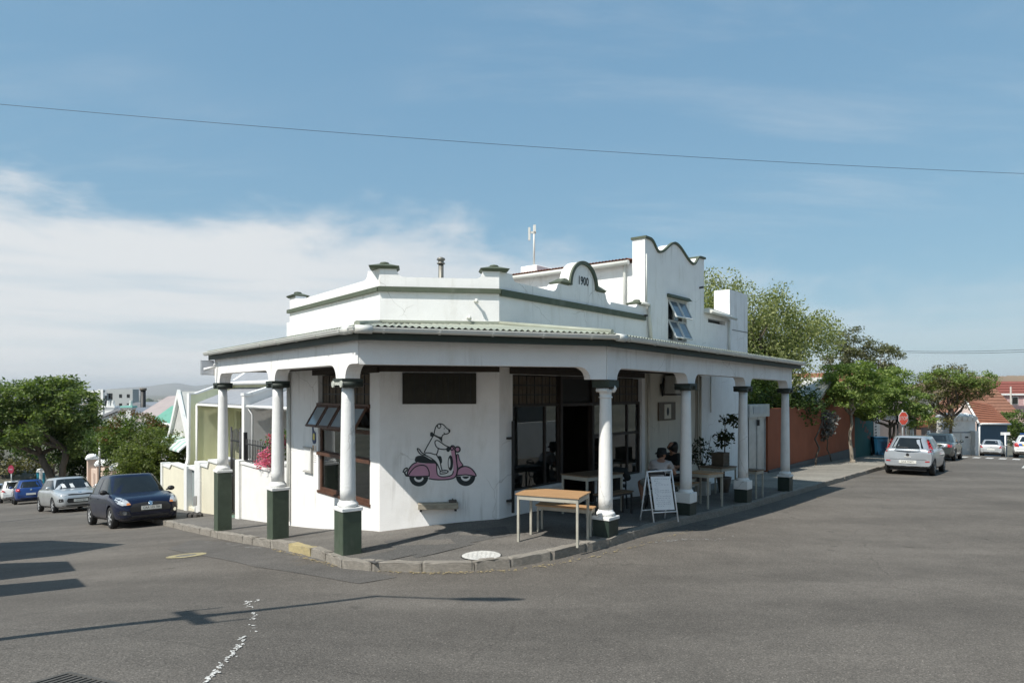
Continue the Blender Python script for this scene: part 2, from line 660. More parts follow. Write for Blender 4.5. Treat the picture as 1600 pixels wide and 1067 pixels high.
dark_green = M('dark green gloss', (0.058, 0.080, 0.054), 0.5, 0.18, 5.0, 0.15, 40, stain=(0.17, 0.18, 0.145), stain_amt=0.6, wear=0.5)
dark_green_shade = M('shaded green gloss', (0.020, 0.034, 0.026), 0.5, 0.2, 5.0, 0.15, 40, stain=(0.08, 0.09, 0.075), stain_amt=0.6)  # the pedestal green with veranda shade put into its colour
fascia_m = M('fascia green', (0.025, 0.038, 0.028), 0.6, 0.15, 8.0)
roof_tin = M('painted tin', (0.31, 0.33, 0.265), 0.5, 0.14, 3.0, stain=(0.25, 0.24, 0.2), stain_amt=0.4)
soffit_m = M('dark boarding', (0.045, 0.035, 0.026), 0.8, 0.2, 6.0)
brown_wood = M('brown window wood', (0.085, 0.038, 0.022), 0.55, 0.25, 9.0, 0.2, 60, stain=(0.20, 0.12, 0.08), stain_amt=0.4)
dark_wood = M('black brown wood', (0.03, 0.021, 0.016), 0.6, 0.2, 9.0)
slat_wood = M('brown slats', (0.095, 0.072, 0.048), 0.75, 0.3, 7.0, 0.2, 60)
shop_glass = glass('shop glass', (0.015, 0.017, 0.016), 0.06, 0.8)
black_metal = M('black metal', (0.018, 0.018, 0.018), 0.5, 0.2, 10.0)
grey_metal = M('galvanised', (0.42, 0.44, 0.44), 0.45, 0.15, 4.0, metal=0.6)
rust_tile = M('rust roof', (0.23, 0.085, 0.045), 0.85, 0.25, 8.0, 0.3, 30)
print_dark = M('black print', (0.022, 0.03, 0.032), 0.7, 0.15, 14.0)
print_pink = M('pink print', (0.53, 0.285, 0.38), 0.8, 0.05, 14.0)
letter_dark = M('dark letters', (0.02, 0.028, 0.03), 0.6, 0.05)
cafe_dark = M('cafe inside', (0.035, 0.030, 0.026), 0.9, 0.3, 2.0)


def asphalt(name, base, warm=0.0, crack=True):
    m = bpy.data.materials.new(name)
    m.use_nodes = True
    t = m.node_tree
    bs = t.nodes['Principled BSDF']
    bs.inputs['Roughness'].default_value = 0.88
    bs.inputs['Specular IOR Level'].default_value = 0.35
    tc = N(t, 'ShaderNodeTexCoord')
    src = tc.outputs['Object']
    big = N(t, 'ShaderNodeTexNoise', i_Scale=0.22, i_Detail=6.0, i_Roughness=0.6)
    mid = N(t, 'ShaderNodeTexNoise', i_Scale=2.3, i_Detail=6.0, i_Roughness=0.7)
    fin = N(t, 'ShaderNodeTexNoise', i_Scale=60.0, i_Detail=3.0, i_Roughness=0.75)
    vor = N(t, 'ShaderNodeTexVoronoi', i_Scale=105.0)
    for n in (big, mid, fin, vor):
        link(t, src, n.inputs['Vector'])
    v = maprange(t, big.outputs[0], 0.3, 0.7, 0.80, 1.18, smooth=False)
    v = mth(t, 'MULTIPLY', v, maprange(t, mid.outputs[0], 0.25, 0.75, 0.84, 1.16, smooth=False))
    v = mth(t, 'MULTIPLY', v, maprange(t, fin.outputs[0], 0.25, 0.75, 0.50, 1.5, smooth=False))
    sepc = N(t, 'ShaderNodeSeparateColor')
    link(t, vor.outputs['Color'], sepc.inputs[0])
    v = mth(t, 'MULTIPLY', v, maprange(t, sepc.outputs[0], 0.0, 1.0, 0.72, 1.28, smooth=False))
    # pale chips of stone
    v = mth(t, 'ADD', v, maprange(t, sepc.outputs[1], 0.95, 1.0, 0.0, 0.9))
    if crack:
        # old patches and hairline cracks
        vc = N(t, 'ShaderNodeTexVoronoi', feature='DISTANCE_TO_EDGE', i_Scale=0.30)
        wob = N(t, 'ShaderNodeTexNoise', i_Scale=1.6, i_Detail=5.0)
        link(t, src, wob.inputs[0])
        mixv = N(t, 'ShaderNodeMix', data_type='VECTOR')
        mixv.inputs[0].default_value = 0.28
        link(t, src, mixv.inputs[4])
        link(t, wob.outputs['Color'], mixv.inputs[5])
        link(t, mixv.outputs[1], vc.inputs['Vector'])
        thin = maprange(t, vc.outputs['Distance'], 0.0, 0.006, 0.78, 1.0)
        gate = maprange(t, mid.outputs[0], 0.45, 0.55)
        v = mth(t, 'MULTIPLY', v, mth(t, 'ADD', mth(t, 'MULTIPLY', thin, gate), mth(t, 'SUBTRACT', 1.0, gate)))
        # dark spots of old oil
        vo = N(t, 'ShaderNodeTexVoronoi', i_Scale=1.7)
        link(t, mixv.outputs[1], vo.inputs['Vector'])
        v = mth(t, 'MULTIPLY', v, maprange(t, mth(t, 'ADD', vo.outputs['Distance'], mth(t, 'MULTIPLY', mth(t, 'SUBTRACT', mid.outputs[0], 0.5), 0.25)), 0.05, 0.14, mth(t, 'SUBTRACT', 1.0, mth(t, 'MULTIPLY', maprange(t, big.outputs[0], 0.46, 0.58), 0.45)), 1.0))
        # polished tracks and worn broad bands
        mpb = N(t, 'ShaderNodeMapping')
        mpb.inputs['Rotation'].default_value = (0, 0, -0.9)
        mpb.inputs['Scale'].default_value = (0.16, 0.9, 1)
        link(t, src, mpb.inputs[0])
        nb2 = N(t, 'ShaderNodeTexNoise', i_Scale=1.0, i_Detail=3.0)
        link(t, mpb.outputs[0], nb2.inputs[0])
        v = mth(t, 'MULTIPLY', v, maprange(t, nb2.outputs[0], 0.35, 0.65, 0.88, 1.10))
    vm = N(t, 'ShaderNodeVectorMath', operation='SCALE')
    vm.inputs[0].default_value = base
    link(t, v, vm.inputs['Scale'])
    link(t, vm.outputs[0], bs.inputs['Base Color'])
    bp = N(t, 'ShaderNodeBump', i_Strength=0.55, i_Distance=0.012)
    link(t, fin.outputs[0], bp.inputs['Height'])
    link(t, bp.outputs[0], bs.inputs['Normal'])
    MATS[name] = m
    return m


road_m = asphalt('street asphalt', (0.124, 0.111, 0.096))
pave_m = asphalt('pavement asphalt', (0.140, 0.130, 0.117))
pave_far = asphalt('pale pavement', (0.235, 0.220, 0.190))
patch_m = asphalt('newer asphalt patch', (0.100, 0.097, 0.092), crack=False)
stone_m = M('kerb granite', (0.27, 0.245, 0.21), 0.85, 0.25, 9.0, 0.6, 45, fine=0.25, fscale=120, stain=(0.12, 0.11, 0.09), stain_amt=0.5)
stone_yellow = M('kerb yellow paint', (0.42, 0.345, 0.18), 0.8, 0.2, 12.0, 0.5, 45, stain=(0.25, 0.23, 0.2), stain_amt=0.8)
soil_m = M('garden soil', (0.10, 0.085, 0.055), 0.95, 0.35, 2.0, 0.4, 20)
terrain_m = M('far ground', (0.13, 0.125, 0.095), 0.95, 0.35, 0.02, fine=0.2, fscale=0.3)


def sheet(name, xs, ys, zf, mat, kind='structure'):
    X, Y = np.meshgrid(xs, ys)
    Z = zf(X.ravel(), Y.ravel())
    v = np.c_[X.ravel(), Y.ravel(), Z]
    nx = len(xs)
    f = []
    for j in range(len(ys) - 1):
        for i in range(nx - 1):
            f.append((j * nx + i, j * nx + i + 1, (j + 1) * nx + i + 1, (j + 1) * nx + i))
    me = bpy.data.meshes.new(name)
    me.from_pydata(v.tolist(), [], f)
    me.materials.append(mat)
    me.polygons.foreach_set('use_smooth', [True] * len(f))
    o = bpy.data.objects.new(name, me)
    C.objects.link(o)
    o['kind'] = kind
    return o


# ---------------------------------------------------------------- ground
sheet('road', np.arange(-62, 78, 0.5), np.arange(-14, 92, 0.5), lambda x, y: np.concatenate([ground(x[i:i + 8000], y[i:i + 8000]) for i in range(0, len(x), 8000)]), road_m)


def terrain_z(x, y):
    near = ground(np.clip(x, -60, 76), np.clip(y, -13, 90)) - 0.45
    d = np.sqrt(x * x + (y - 20) ** 2)
    az = np.arctan2(x, y)
    # the hill falls away to a plain on the left, rises to a bare ridge on the right
    left = np.clip((0.30 - az) / 0.5, 0, 1)
    fall = np.interp(d, [60, 150, 400, 900, 1600, 60000], [-4, -11, -34, -52, -60, -60])
    ridge = np.interp(d, [60, 110, 200, 420, 560, 700, 2000, 60000], [-7, -8, -8, -4, -2, -1.0, -10, -60])
    far = left * fall + (1 - left) * ridge
    k = np.clip((d - 55) / 40, 0, 1)
    k = k * k * (3 - 2 * k)
    return near * (1 - k) + far * k


rr = np.r_[0, np.geomspace(4, 45000, 90)]
aa = np.linspace(0, 2 * PI, 145)[:-1]
RR, AA = np.meshgrid(rr, aa)
tx, ty = RR.ravel() * np.sin(AA.ravel()), 20 + RR.ravel() * np.cos(AA.ravel())
tz = np.concatenate([terrain_z(tx[i:i + 4000], ty[i:i + 4000]) for i in range(0, len(tx), 4000)])
tf = []
nr, na = len(rr), len(aa)
for i in range(na):
    for j in range(nr - 1):
        a, b = i * nr, ((i + 1) % na) * nr
        tf.append((a + j, b + j, b + j + 1, a + j + 1))
me = bpy.data.meshes.new('terrain')
me.from_pydata(np.c_[tx, ty, tz].tolist(), [], tf)
me.materials.append(terrain_m)
me.polygons.foreach_set('use_smooth', [True] * len(tf))
o = bpy.data.objects.new('terrain', me)
C.objects.link(o)
o['kind'] = 'structure'

# kerb line from far left to far right
KERB = [Vector(FL(t, 1.45, 0)) for t in (88, 70, 55, 42, 33, 26, 20, 16, 12.5, 10, 7.9, 6, 4.2, 2.4, 0.8, -0.7)]
nleft = len(KERB)
KERB += [Vector((x, y, 0)) for x, y in ((-2.42, 9.84), (-1.905, 9.68), (-1.297, 9.61), (-0.586, 9.64), (0.157, 9.88), (0.5545, 10.17), (0.99, 10.55))]
nmid = len(KERB)
KERB += [Vector(FR(s, 2.34, 0)) for s in (0.0, 1.5, 3.3, 5, 6.6, 8.3, 10, 12, 14, 16, 18.5, 21, 24, 28, 32, 36, 40, 43)]
INNER = []
for k, p in enumerate(KERB):
    if k < nleft:
        q = Vector(FL((p - A0).dot(DL), -0.4, 0))
        if (p - A0).dot(DL) < 0.3:
            q = Vector(FL(0.3, -0.4, 0))
    elif k < nmid:
        w = (k - nleft) / (nmid - nleft - 1)
        q = Vector(FC(0.05 + w * (CW - 0.1), -0.4, 0))
    else:
        s = (p - B0).dot(DR)
        q = Vector(FR(max(s, 0.2), -0.4, 0))
    INNER.append(q)


def resample(pts, step):
    out, acc = [], [0.0]
    for a, b in zip(pts, pts[1:]):
        acc.append(acc[-1] + (b - a).length)
    n = max(2, int(acc[-1] / step))
    for i in range(n + 1):
        d = acc[-1] * i / n
        j = max(k for k in range(len(acc)) if acc[k] <= d + 1e-9)
        j = min(j, len(pts) - 2)
        w = (d - acc[j]) / max(1e-9, acc[j + 1] - acc[j])
        out.append((pts[j].lerp(pts[j + 1], w), j, w))
    return out


kr = resample(KERB, 0.7)
mb = MB()
NI = 6
pv = []
for p, j, w in kr:
    q = INNER[j].lerp(INNER[j + 1], w)
    d = (q - p).normalized()
    p2 = p + d * 0.13
    row = [p2.lerp(q, i / NI) for i in range(NI + 1)]
    zz = ground([c.x for c in row], [c.y for c in row]) + KH
    pv += [(c.x, c.y, z) for c, z in zip(row, zz)]
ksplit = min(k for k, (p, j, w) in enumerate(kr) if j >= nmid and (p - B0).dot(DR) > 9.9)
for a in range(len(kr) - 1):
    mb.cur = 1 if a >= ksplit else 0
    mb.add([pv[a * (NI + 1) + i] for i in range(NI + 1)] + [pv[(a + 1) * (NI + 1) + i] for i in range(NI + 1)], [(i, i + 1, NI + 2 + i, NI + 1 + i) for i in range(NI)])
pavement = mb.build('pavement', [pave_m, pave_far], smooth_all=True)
pavement['kind'] = 'structure'

# kerb stones, one object each
kerb = thing('kerb', (0, 0, 0), None, None)
kerb['kind'] = 'structure'


def stone_mesh(seed, mat):
    r = random.Random(seed)
    bm = bmesh.new()
    bmesh.ops.create_cube(bm, size=1)
    bmesh.ops.subdivide_edges(bm, edges=[e for e in bm.edges if abs(e.verts[0].co.x - e.verts[1].co.x) > 0.5], cuts=3)
    bmesh.ops.bevel(bm, geom=[e for e in bm.edges if e.calc_face_angle(0) > 1], offset=0.05, segments=1, affect='EDGES')
    for v in bm.verts:
        v.co.y += r.uniform(-0.10, 0.10)
        v.co.z += r.uniform(-0.05, 0.04)
    me = bpy.data.meshes.new('kerb_stone')
    bm.to_mesh(me)
    bm.free()
    me.materials.append(mat)
    return me


stones = [stone_mesh(k, stone_m) for k in range(4)]
ystone = stone_mesh(9, stone_yellow)
ks = [(p, j, w) for p, j, w in resample(KERB, 0.02)]
pos, i = 0, 0
while pos < len(ks) - 2:
    ln = random.choice((0.62, 0.8, 0.95, 1.05))
    if -3.2 < ks[pos][0].x < 1.6 and ks[pos][0].y < 12:
        ln = random.choice((0.55, 0.68, 0.74))
    p0 = ks[pos][0]
    if p0.y > 45:
        ln = 1.6
    nxt = min(len(ks) - 1, pos + int(ln / 0.02))
    p1 = ks[nxt][0]
    d = (p1 - p0)
    L_ = d.length
    d.normalize()
    inn = Vector((-d.y, d.x, 0))
    c = (p0 + p1) / 2 + inn * 0.075
    z0, z1 = G(p0.x, p0.y), G(p1.x, p1.y)
    yellow = abs((c - Vector((-3.42, 11.1, 0))).length) < 0.4
    o = bpy.data.objects.new('kerb_stone', ystone if yellow else stones[i % 4])
    C.objects.link(o)
    o.parent = kerb
    o.location = (c.x, c.y, (z0 + z1) / 2 + KH / 2 - 0.03 + random.uniform(-0.006, 0.008))
    o.rotation_euler = Matrix((( d.x, inn.x, 0), (d.y, inn.y, 0), (0, 0, 1))).to_euler()
    o.rotation_euler.rotate_axis('Y', -math.atan2(z1 - z0, L_))
    o.scale = (L_ - 0.014, 0.15, KH + 0.08)
    pos = nxt
    i += 1

# garden soil behind the walls of the left street
gv, gf = [], []
ts = np.arange(4.3, 75, 2.5)
for t in ts:
    for m in (-0.1, -3, -7, -14):
        x, y, _ = FL(t, m, 0)
        gv.append((x, y, G(x, y) + 0.16))
for a in range(len(ts) - 1):
    for b in range(3):
        gf.append((a * 4 + b, a * 4 + b + 1, a * 4 + 5 + b, a * 4 + 4 + b))
o = MB().add(gv, gf).build('garden_ground', soil_m)
o['kind'] = 'structure'


def disc_on(c, rx, n, lift, ring=None, rot=0.0, zf=G, jag=0.0):
    vs, fs = [], []
    r = random.Random(int(abs(c.x) * 991))
    if ring is None:
        vs = [(c.x, c.y)] + [(c.x + rx * (1 + r.uniform(-jag, jag)) * math.cos(2 * PI * k / n), c.y + rx * (1 + r.uniform(-jag, jag)) * math.sin(2 * PI * k / n)) for k in range(n)]
        fs = [(0, 1 + k, 1 + (k + 1) % n) for k in range(n)]
    else:
        for k in range(n):
            w = 2 * PI * k / n
            vs += [(c.x + ring * math.cos(w), c.y + ring * math.sin(w)), (c.x + rx * math.cos(w), c.y + rx * math.sin(w))]
        fs = [(2 * k, 2 * k + 1, 2 * ((k + 1) % n) + 1, 2 * ((k + 1) % n)) for k in range(n)]
    zz = ground([v[0] for v in vs], [v[1] for v in vs]) + lift
    return [(a, b, z) for (a, b), z in zip(vs, zz)], fs


# asphalt repair patches on the pavement and road
mb = MB()
for quad in ([(600, 846), (690, 832), (742, 850), (650, 872)], [(560, 872), (650, 851), (668, 862), (585, 880)], [(690, 833), (790, 822), (800, 836), (735, 848)]):
    pts = [gpix(u, v, KH) for u, v in quad]
    mb.add([(p.x, p.y, P(p.x, p.y) + 0.005) for p in pts], [(0, 1, 2, 3)])
o = mb.build('pavement_patch', patch_m, fix=False)
o['kind'] = 'structure'

mb = MB()
road_patch_m = asphalt('road repair', (0.113, 0.105, 0.096), crack=False)
for quad in ([(300, 843), (372, 848), (470, 868), (620, 902), (560, 912), (400, 886), (262, 858)],):
    pts = []
    for (u0, v0), (u1, v1) in zip(quad, quad[1:] + quad[:1]):
        a_, b_ = gpix(u0, v0), gpix(u1, v1)
        m_ = max(1, int((b_ - a_).length / 0.4))
        pts += [a_.lerp(b_, k / m_) for k in range(m_)]
    cx, cy = sum(p.x for p in pts) / len(pts), sum(p.y for p in pts) / len(pts)
    rings = [[(cx + (p.x - cx) * w, cy + (p.y - cy) * w) for p in pts] for w in (1.0, 0.66, 0.33)]
    vs = [(x, y, G(x, y) + 0.006) for r_ in rings for x, y in r_] + [(cx, cy, G(cx, cy) + 0.006)]
    n_ = len(pts)
    mb.add(vs, [(k * n_ + i, k * n_ + (i + 1) % n_, (k + 1) * n_ + (i + 1) % n_, (k + 1) * n_ + i) for k in range(2) for i in range(n_)] + [(2 * n_ + i, 2 * n_ + (i + 1) % n_, 3 * n_) for i in range(n_)])
o = mb.build('road_patch', road_patch_m, fix=False)
o['kind'] = 'structure'
wornwhite = M('worn white paint', (0.56, 0.55, 0.52), 0.8, 0.25, 18.0, fine=0.3, fscale=90)
wornyellow = M('worn yellow paint', (0.33, 0.285, 0.16), 0.8, 0.35, 9.0, fine=0.35, fscale=80)
iron_m = M('cast iron', (0.05, 0.047, 0.043), 0.6, 0.2, 12.0, 0.3, 60)

c = gpix(752, 868.5, KH)
t_ = thing('manhole_cover', (c.x, c.y, P(c.x, c.y)), 'round manhole cover painted white on the corner pavement', 'manhole cover')
v_, f_ = disc_on(c, 0.285, 28, KH + 0.012, jag=0.02)
MB().add(v_, f_).build('lid', wornwhite, t_, fix=False)
v_, f_ = disc_on(c, 0.305, 28, KH + 0.007, ring=0.29)
MB().add(v_, f_).build('rim', iron_m, t_, fix=False)
mb = MB()
for k in range(7):
    for a in range(-3, 4):
        if abs(a) + abs(k - 3) < 5 and (a or k != 3):
            x, y = c.x + (k - 3) * 0.065, c.y + a * 0.065
            z = P(x, y) + 0.014
            mb.box(x - 0.012, x + 0.012, y - 0.01, y + 0.01, z, z + 0.004)
mb.build('stud', M('stud grey', (0.50, 0.49, 0.465), 0.8), t_)['kind'] = 'stuff'

c = gpix(291, 868)
t_ = thing('manhole_cover', (c.x, c.y, G(c.x, c.y)), 'round manhole cover ringed with worn yellow paint in the road', 'manhole cover')
v_, f_ = disc_on(c, 0.175, 28, 0.007)
MB().add(v_, f_).build('lid', M('dusty lid', (0.16, 0.15, 0.13), 0.8, 0.2, 10), t_, fix=False)
v_, f_ = disc_on(c, 0.33, 32, 0.009, ring=0.17)
MB().add(v_, f_).build('painted_ring', wornyellow, t_, fix=False)

# drain grating at the lower left
c = gpix(96, 1075)
t_ = thing('drain_grating', (c.x, c.y, G(c.x, c.y)), 'dusty rectangular drain grating set in the asphalt, near corner of the road', 'drain')
gd = Vector((0.93, -0.36, 0)).normalized()
gfr = (lambda f_: (lambda x, y, z: f_(x * 0.78, y * 0.78, z)))(frame(Vector((c.x, c.y, 0)), gd, Vector((-gd.y, gd.x, 0))))


def gz(x, y):
    p = gfr(x, y, 0)
    return G(p[0], p[1])


mb = MB(gfr)
for (a0, a1, b0, b1) in ((-0.31, 0.31, 0.25, 0.29), (-0.31, 0.31, -0.29, -0.25), (-0.31, -0.27, -0.25, 0.25), (0.27, 0.31, -0.25, 0.25)):
    zs = [gz(a, b) for a, b in ((a0, b0), (a1, b0), (a1, b1), (a0, b1))]
    mb.hexa([(a0, b0, zs[0] - 0.02), (a1, b0, zs[1] - 0.02), (a1, b1, zs[2] - 0.02), (a0, b1, zs[3] - 0.02)],
            [(a0, b0, zs[0] + 0.01), (a1, b0, zs[1] + 0.01), (a1, b1, zs[2] + 0.01), (a0, b1, zs[3] + 0.01)])
grate_m = M('dusty iron', (0.085, 0.078, 0.068), 0.7, 0.25, 12.0, 0.3, 60)
mb.build('frame', grate_m, t_)
for k in range(9):
    a = -0.25 + k * 0.058
    mb = MB(gfr)
    mb.hexa([(a, -0.25, gz(a, -0.25) - 0.02), (a + 0.03, -0.25, gz(a, -0.25) - 0.02), (a + 0.03, 0.25, gz(a, 0.25) - 0.02), (a, 0.25, gz(a, 0.25) - 0.02)],
            [(a, -0.25, gz(a, -0.25) + 0.008), (a + 0.03, -0.25, gz(a, -0.25) + 0.008), (a + 0.03, 0.25, gz(a, 0.25) + 0.008), (a, 0.25, gz(a, 0.25) + 0.008)])
    mb.build('bar', grate_m, t_)
MB(gfr).add([(-0.27, -0.25, gz(-0.27, -0.25) + 0.003), (0.27, -0.25, gz(0.27, -0.25) + 0.003), (0.27, 0.25, gz(0.27, 0.25) + 0.003), (-0.27, 0.25, gz(-0.27, 0.25) + 0.003)],
            [(0, 1, 2, 3)]).build('pit', M('black pit', (0.022, 0.02, 0.018), 1.0), t_, fix=False)


def splats(name, path, per, r0, r1, mat, jit, lift=0.006, zf=None, seed=1):
    """irregular blots of paint or litter strewn along a line of pixels"""
    r = random.Random(seed)
    mb = MB()
    for (u0, v0, d0), (u1, v1, d1) in zip(path, path[1:]):
        n = int(per * max(1, math.hypot(u1 - u0, v1 - v0)))
        for k in range(n):
            w = r.random()
            if r.random() > d0 * (1 - w) + d1 * w:
                continue
            p = gpix(u0 + (u1 - u0) * w + r.gauss(0, jit), v0 + (v1 - v0) * w + r.gauss(0, jit * 0.35))
            rad = r.uniform(r0, r1)
            st = r.uniform(0.5, 2.2)
            a = r.uniform(0, PI)
            m = r.randint(5, 8)
            pts = []
            for i in range(m):
                q = rad * r.uniform(0.5, 1.1)
                x, y = q * st * math.cos(2 * PI * i / m), q / st * math.sin(2 * PI * i / m)
                pts.append((p.x + x * math.cos(a) - y * math.sin(a), p.y + x * math.sin(a) + y * math.cos(a)))
            z = G(p.x, p.y) + lift + r.uniform(0, 0.003)
            mb.add([(x, y, z) for x, y in pts], [list(range(m))])
    return mb.build(name, mat, fix=False)


o = splats('paint_spill', [(404, 938, 0.7), (384, 941, 0.9), (398, 955, 0.6), (392, 972, 0.8), (396, 982, 0.2), (386, 992, 0.4), (372, 1010, 0.9), (352, 1034, 1.0), (322, 1066, 1.0)], 1.0, 0.006, 0.02, wornwhite, 3.0)
o['kind'] = 'stuff'
o = splats('paint_smear', [(330, 848, 0.3), (420, 856, 0.5), (470, 866, 0.3), (500, 874, .1)], 0.5, 0.02, 0.09, M('pale smear', (0.17, 0.165, 0.155), 0.9, 0.2), 6, lift=0.004, seed=5)
o['kind'] = 'stuff'
o = splats('chalk_mark', [(1020, 848, 0.2), (1070, 843, 0.8), (1120, 843, 0.3), (1150, 838, 0.1)], 0.9, 0.006, 0.03, M('faint chalk', (0.26, 0.255, 0.24), 0.9, 0.2), 2.0, seed=8)
o['kind'] = 'stuff'
o = splats('leaf_litter', [(425, 858, 0.5), (470, 870, 1.0), (520, 884, 0.8), (600, 893, 0.7), (690, 896, 0.8), (800, 892, .5), (880, 880, 0.3), (980, 858, 0.35), (1100, 824, .3), (1250, 788, .3), (1320, 760, .5), (1370, 744, .6)], 0.8, 0.010, 0.028, M('dry leaves', (0.30, 0.24, 0.13), 0.9, 0.5, 25), 3.0, lift=0.012, seed=3)
o['kind'] = 'stuff'

# far crossing, stop line and centre line
mb = MB()


def road_rect(mb, s0, s1, n0, n1, lift=0.012):
    pts = [FR(s0, n0, 0), FR(s1, n0, 0), FR(s1, n1, 0), FR(s0, n1, 0)]
    return mb.add([(p[0], p[1], G(p[0], p[1]) + lift) for p in pts], [(0, 1, 2, 3)])


cross = thing('pedestrian_crossing', FR(41, 5, zright(41)), None, None)
cross['kind'] = 'structure'
for k in range(9):
    n0 = 2.7 + k * 0.62
    road_rect(MB(), 37.6, 39.4, n0, n0 + 0.34).build('stripe', wornwhite, cross, fix=False)
o = road_rect(road_rect(MB(), 28, 31, 6.6, 6.72), 34, 36.8, 6.6, 6.72).build('centre_line', wornwhite, fix=False)
o['kind'] = 'structure'
# ================================================================ the corner cafe
cafe = thing('cafe_building', (A0.x, A0.y, -2.5), 'white corner cafe with curved gables dated 1900 and columned veranda', 'cafe')
ZB = -4.2
WT = 0.25

# --- lower walls
mb = MB()
mb.wall(0, 4.4, ZB, 1.0, -WT, 0, [(0.38, 2.76, -2.07, 0.36)], FL)
mb.build('wall', white_wall, cafe)
mb = MB()
mb.wall(0, CW, ZB, 1.0, -WT, 0, [], FC)
mb.build('wall', white_wall, cafe)
mb = MB()
mb.wall(0, 5.6, ZB, 1.0, -WT, 0, [(0.39, 2.0, -1.89, 0.33), (2.0, 3.3, -2.42, 0.33), (3.3, 5.44, -2.0, 0.33)], FR)
mb.build('wall', white_wall, cafe)
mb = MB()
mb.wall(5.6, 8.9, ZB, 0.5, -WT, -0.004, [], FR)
mb.build('wall', beige_shade, cafe)
mb = MB()
mb.wall(8.9, 12.64, ZB, 0.5, -WT, 0.0, [], FR)
mb.build('wall', white_wall, cafe)
mb = MB()
mb.box(4.4, 4.65, -7, -0.02, ZB, 1.6, FL)                  # flank towards the neighbour
mb.build('wall', white_wall, cafe)


def arc(cx, cz, r, a0, a1, n=8):
    return [(cx + r * math.cos(math.radians(a0 + (a1 - a0) * k / n)), cz + r * math.sin(math.radians(a0 + (a1 - a0) * k / n))) for k in range(n + 1)]


PT = 2.06
BZ = 1.0
# --- parapets with their ramps
left_par = [(0, BZ), (4.4, BZ), (4.4, 2.14), (4.05, 2.14)] + [(x, z) for x, z in arc(3.93, 2.16, 0.12, 0, -90, 5)] + \
           [(0.62, PT)] + [(x, z) for x, z in arc(0.62, 2.22, 0.16, -90, -180, 6)] + [(0.4, 2.2), (0, 2.2)]
MB().prism(left_par, -WT, 0, FL).build('parapet', white_wall, cafe)
mid_par = [(0, BZ), (CW, BZ), (CW, 2.2), (CW - 0.3, 2.2)] + arc(CW - 0.44, 2.2, 0.14, 0, -90, 6) + \
          arc(0.44, 2.2, 0.14, -90, -180, 6) + [(0.3, 2.2), (0, 2.2)]
MB().prism(mid_par, -WT, 0, FC).build('parapet', white_wall, cafe)
rp = [(0, BZ), (5.6, BZ), (5.6, 2.12), (5.22, 2.12)] + arc(5.08, 2.18, 0.14, -25, -90, 5) + \
     [(3.95, PT - 0.01)] + arc(3.95, 2.19, 0.2, -90, -170, 6) + [(3.72, 2.215), (3.347, 2.215)] + \
     arc(2.807, 2.25, 0.54, 0, 180, 22) + [(2.267, 2.215), (1.9, 2.215)] + arc(1.68, 2.21, 0.17, -8, -90, 6) + \
     [(0.52, PT)] + arc(0.52, 2.2, 0.14, -90, -180, 6) + [(0.3, 2.2), (0, 2.2)]
MB().prism(rp, -WT, 0, FR).build('parapet', white_wall, cafe)

# string course (butted at the corners)
mb = MB()
mb.prism([(0.0, 1.795), (4.46, 1.795), (4.46, 1.875), (0.0, 1.875)], -0.05, 0.055, FL)
mb.build('string_course', trim_green, cafe)
MB().prism([(-0.028, 1.792), (CW + 0.022, 1.792), (CW + 0.022, 1.878), (-0.028, 1.878)], -0.05, 0.058, FC).build('string_course', trim_green, cafe)
MB().prism([(0.0, 1.755), (5.57, 1.755), (5.57, 1.875), (0.0, 1.875)], -0.05, 0.055, FR).build('string_course', trim_green, cafe)


def cap(fr, x0, x1, y0, y1, z, h=0.14):
    """moulded pillar cap: thin slab, sloping pyramid, small knob"""
    mb = MB(fr)
    e = 0.05
    mb.hexa([(x0 - 0.01, y0 - 0.01, z), (x1 + 0.01, y0 - 0.01, z), (x1 + 0.01, y1 + 0.01, z), (x0 - 0.01, y1 + 0.01, z)],
            [(x0 - e, y0 - e, z + 0.045), (x1 + e, y0 - e, z + 0.045), (x1 + e, y1 + e, z + 0.045), (x0 - e, y1 + e, z + 0.045)])
    cx, cy = (x0 + x1) / 2, (y0 + y1) / 2
    mb.hexa([(x0 - e, y0 - e, z + 0.046), (x1 + e, y0 - e, z + 0.046), (x1 + e, y1 + e, z + 0.046), (x0 - e, y1 + e, z + 0.046)],
            [(cx - 0.08, cy - 0.07, z + h * 0.72), (cx + 0.08, cy - 0.07, z + h * 0.72), (cx + 0.08, cy + 0.07, z + h * 0.72), (cx - 0.08, cy + 0.07, z + h * 0.72)])
    prof = [(0.085, z + h * 0.70), (0.09, z + h * 0.8), (0.075, z + h * 0.95), (0.03, z + h * 1.03)]
    mb.lathe(prof, cx, cy, 12)
    return mb.build('pillar_cap', trim_green, cafe)


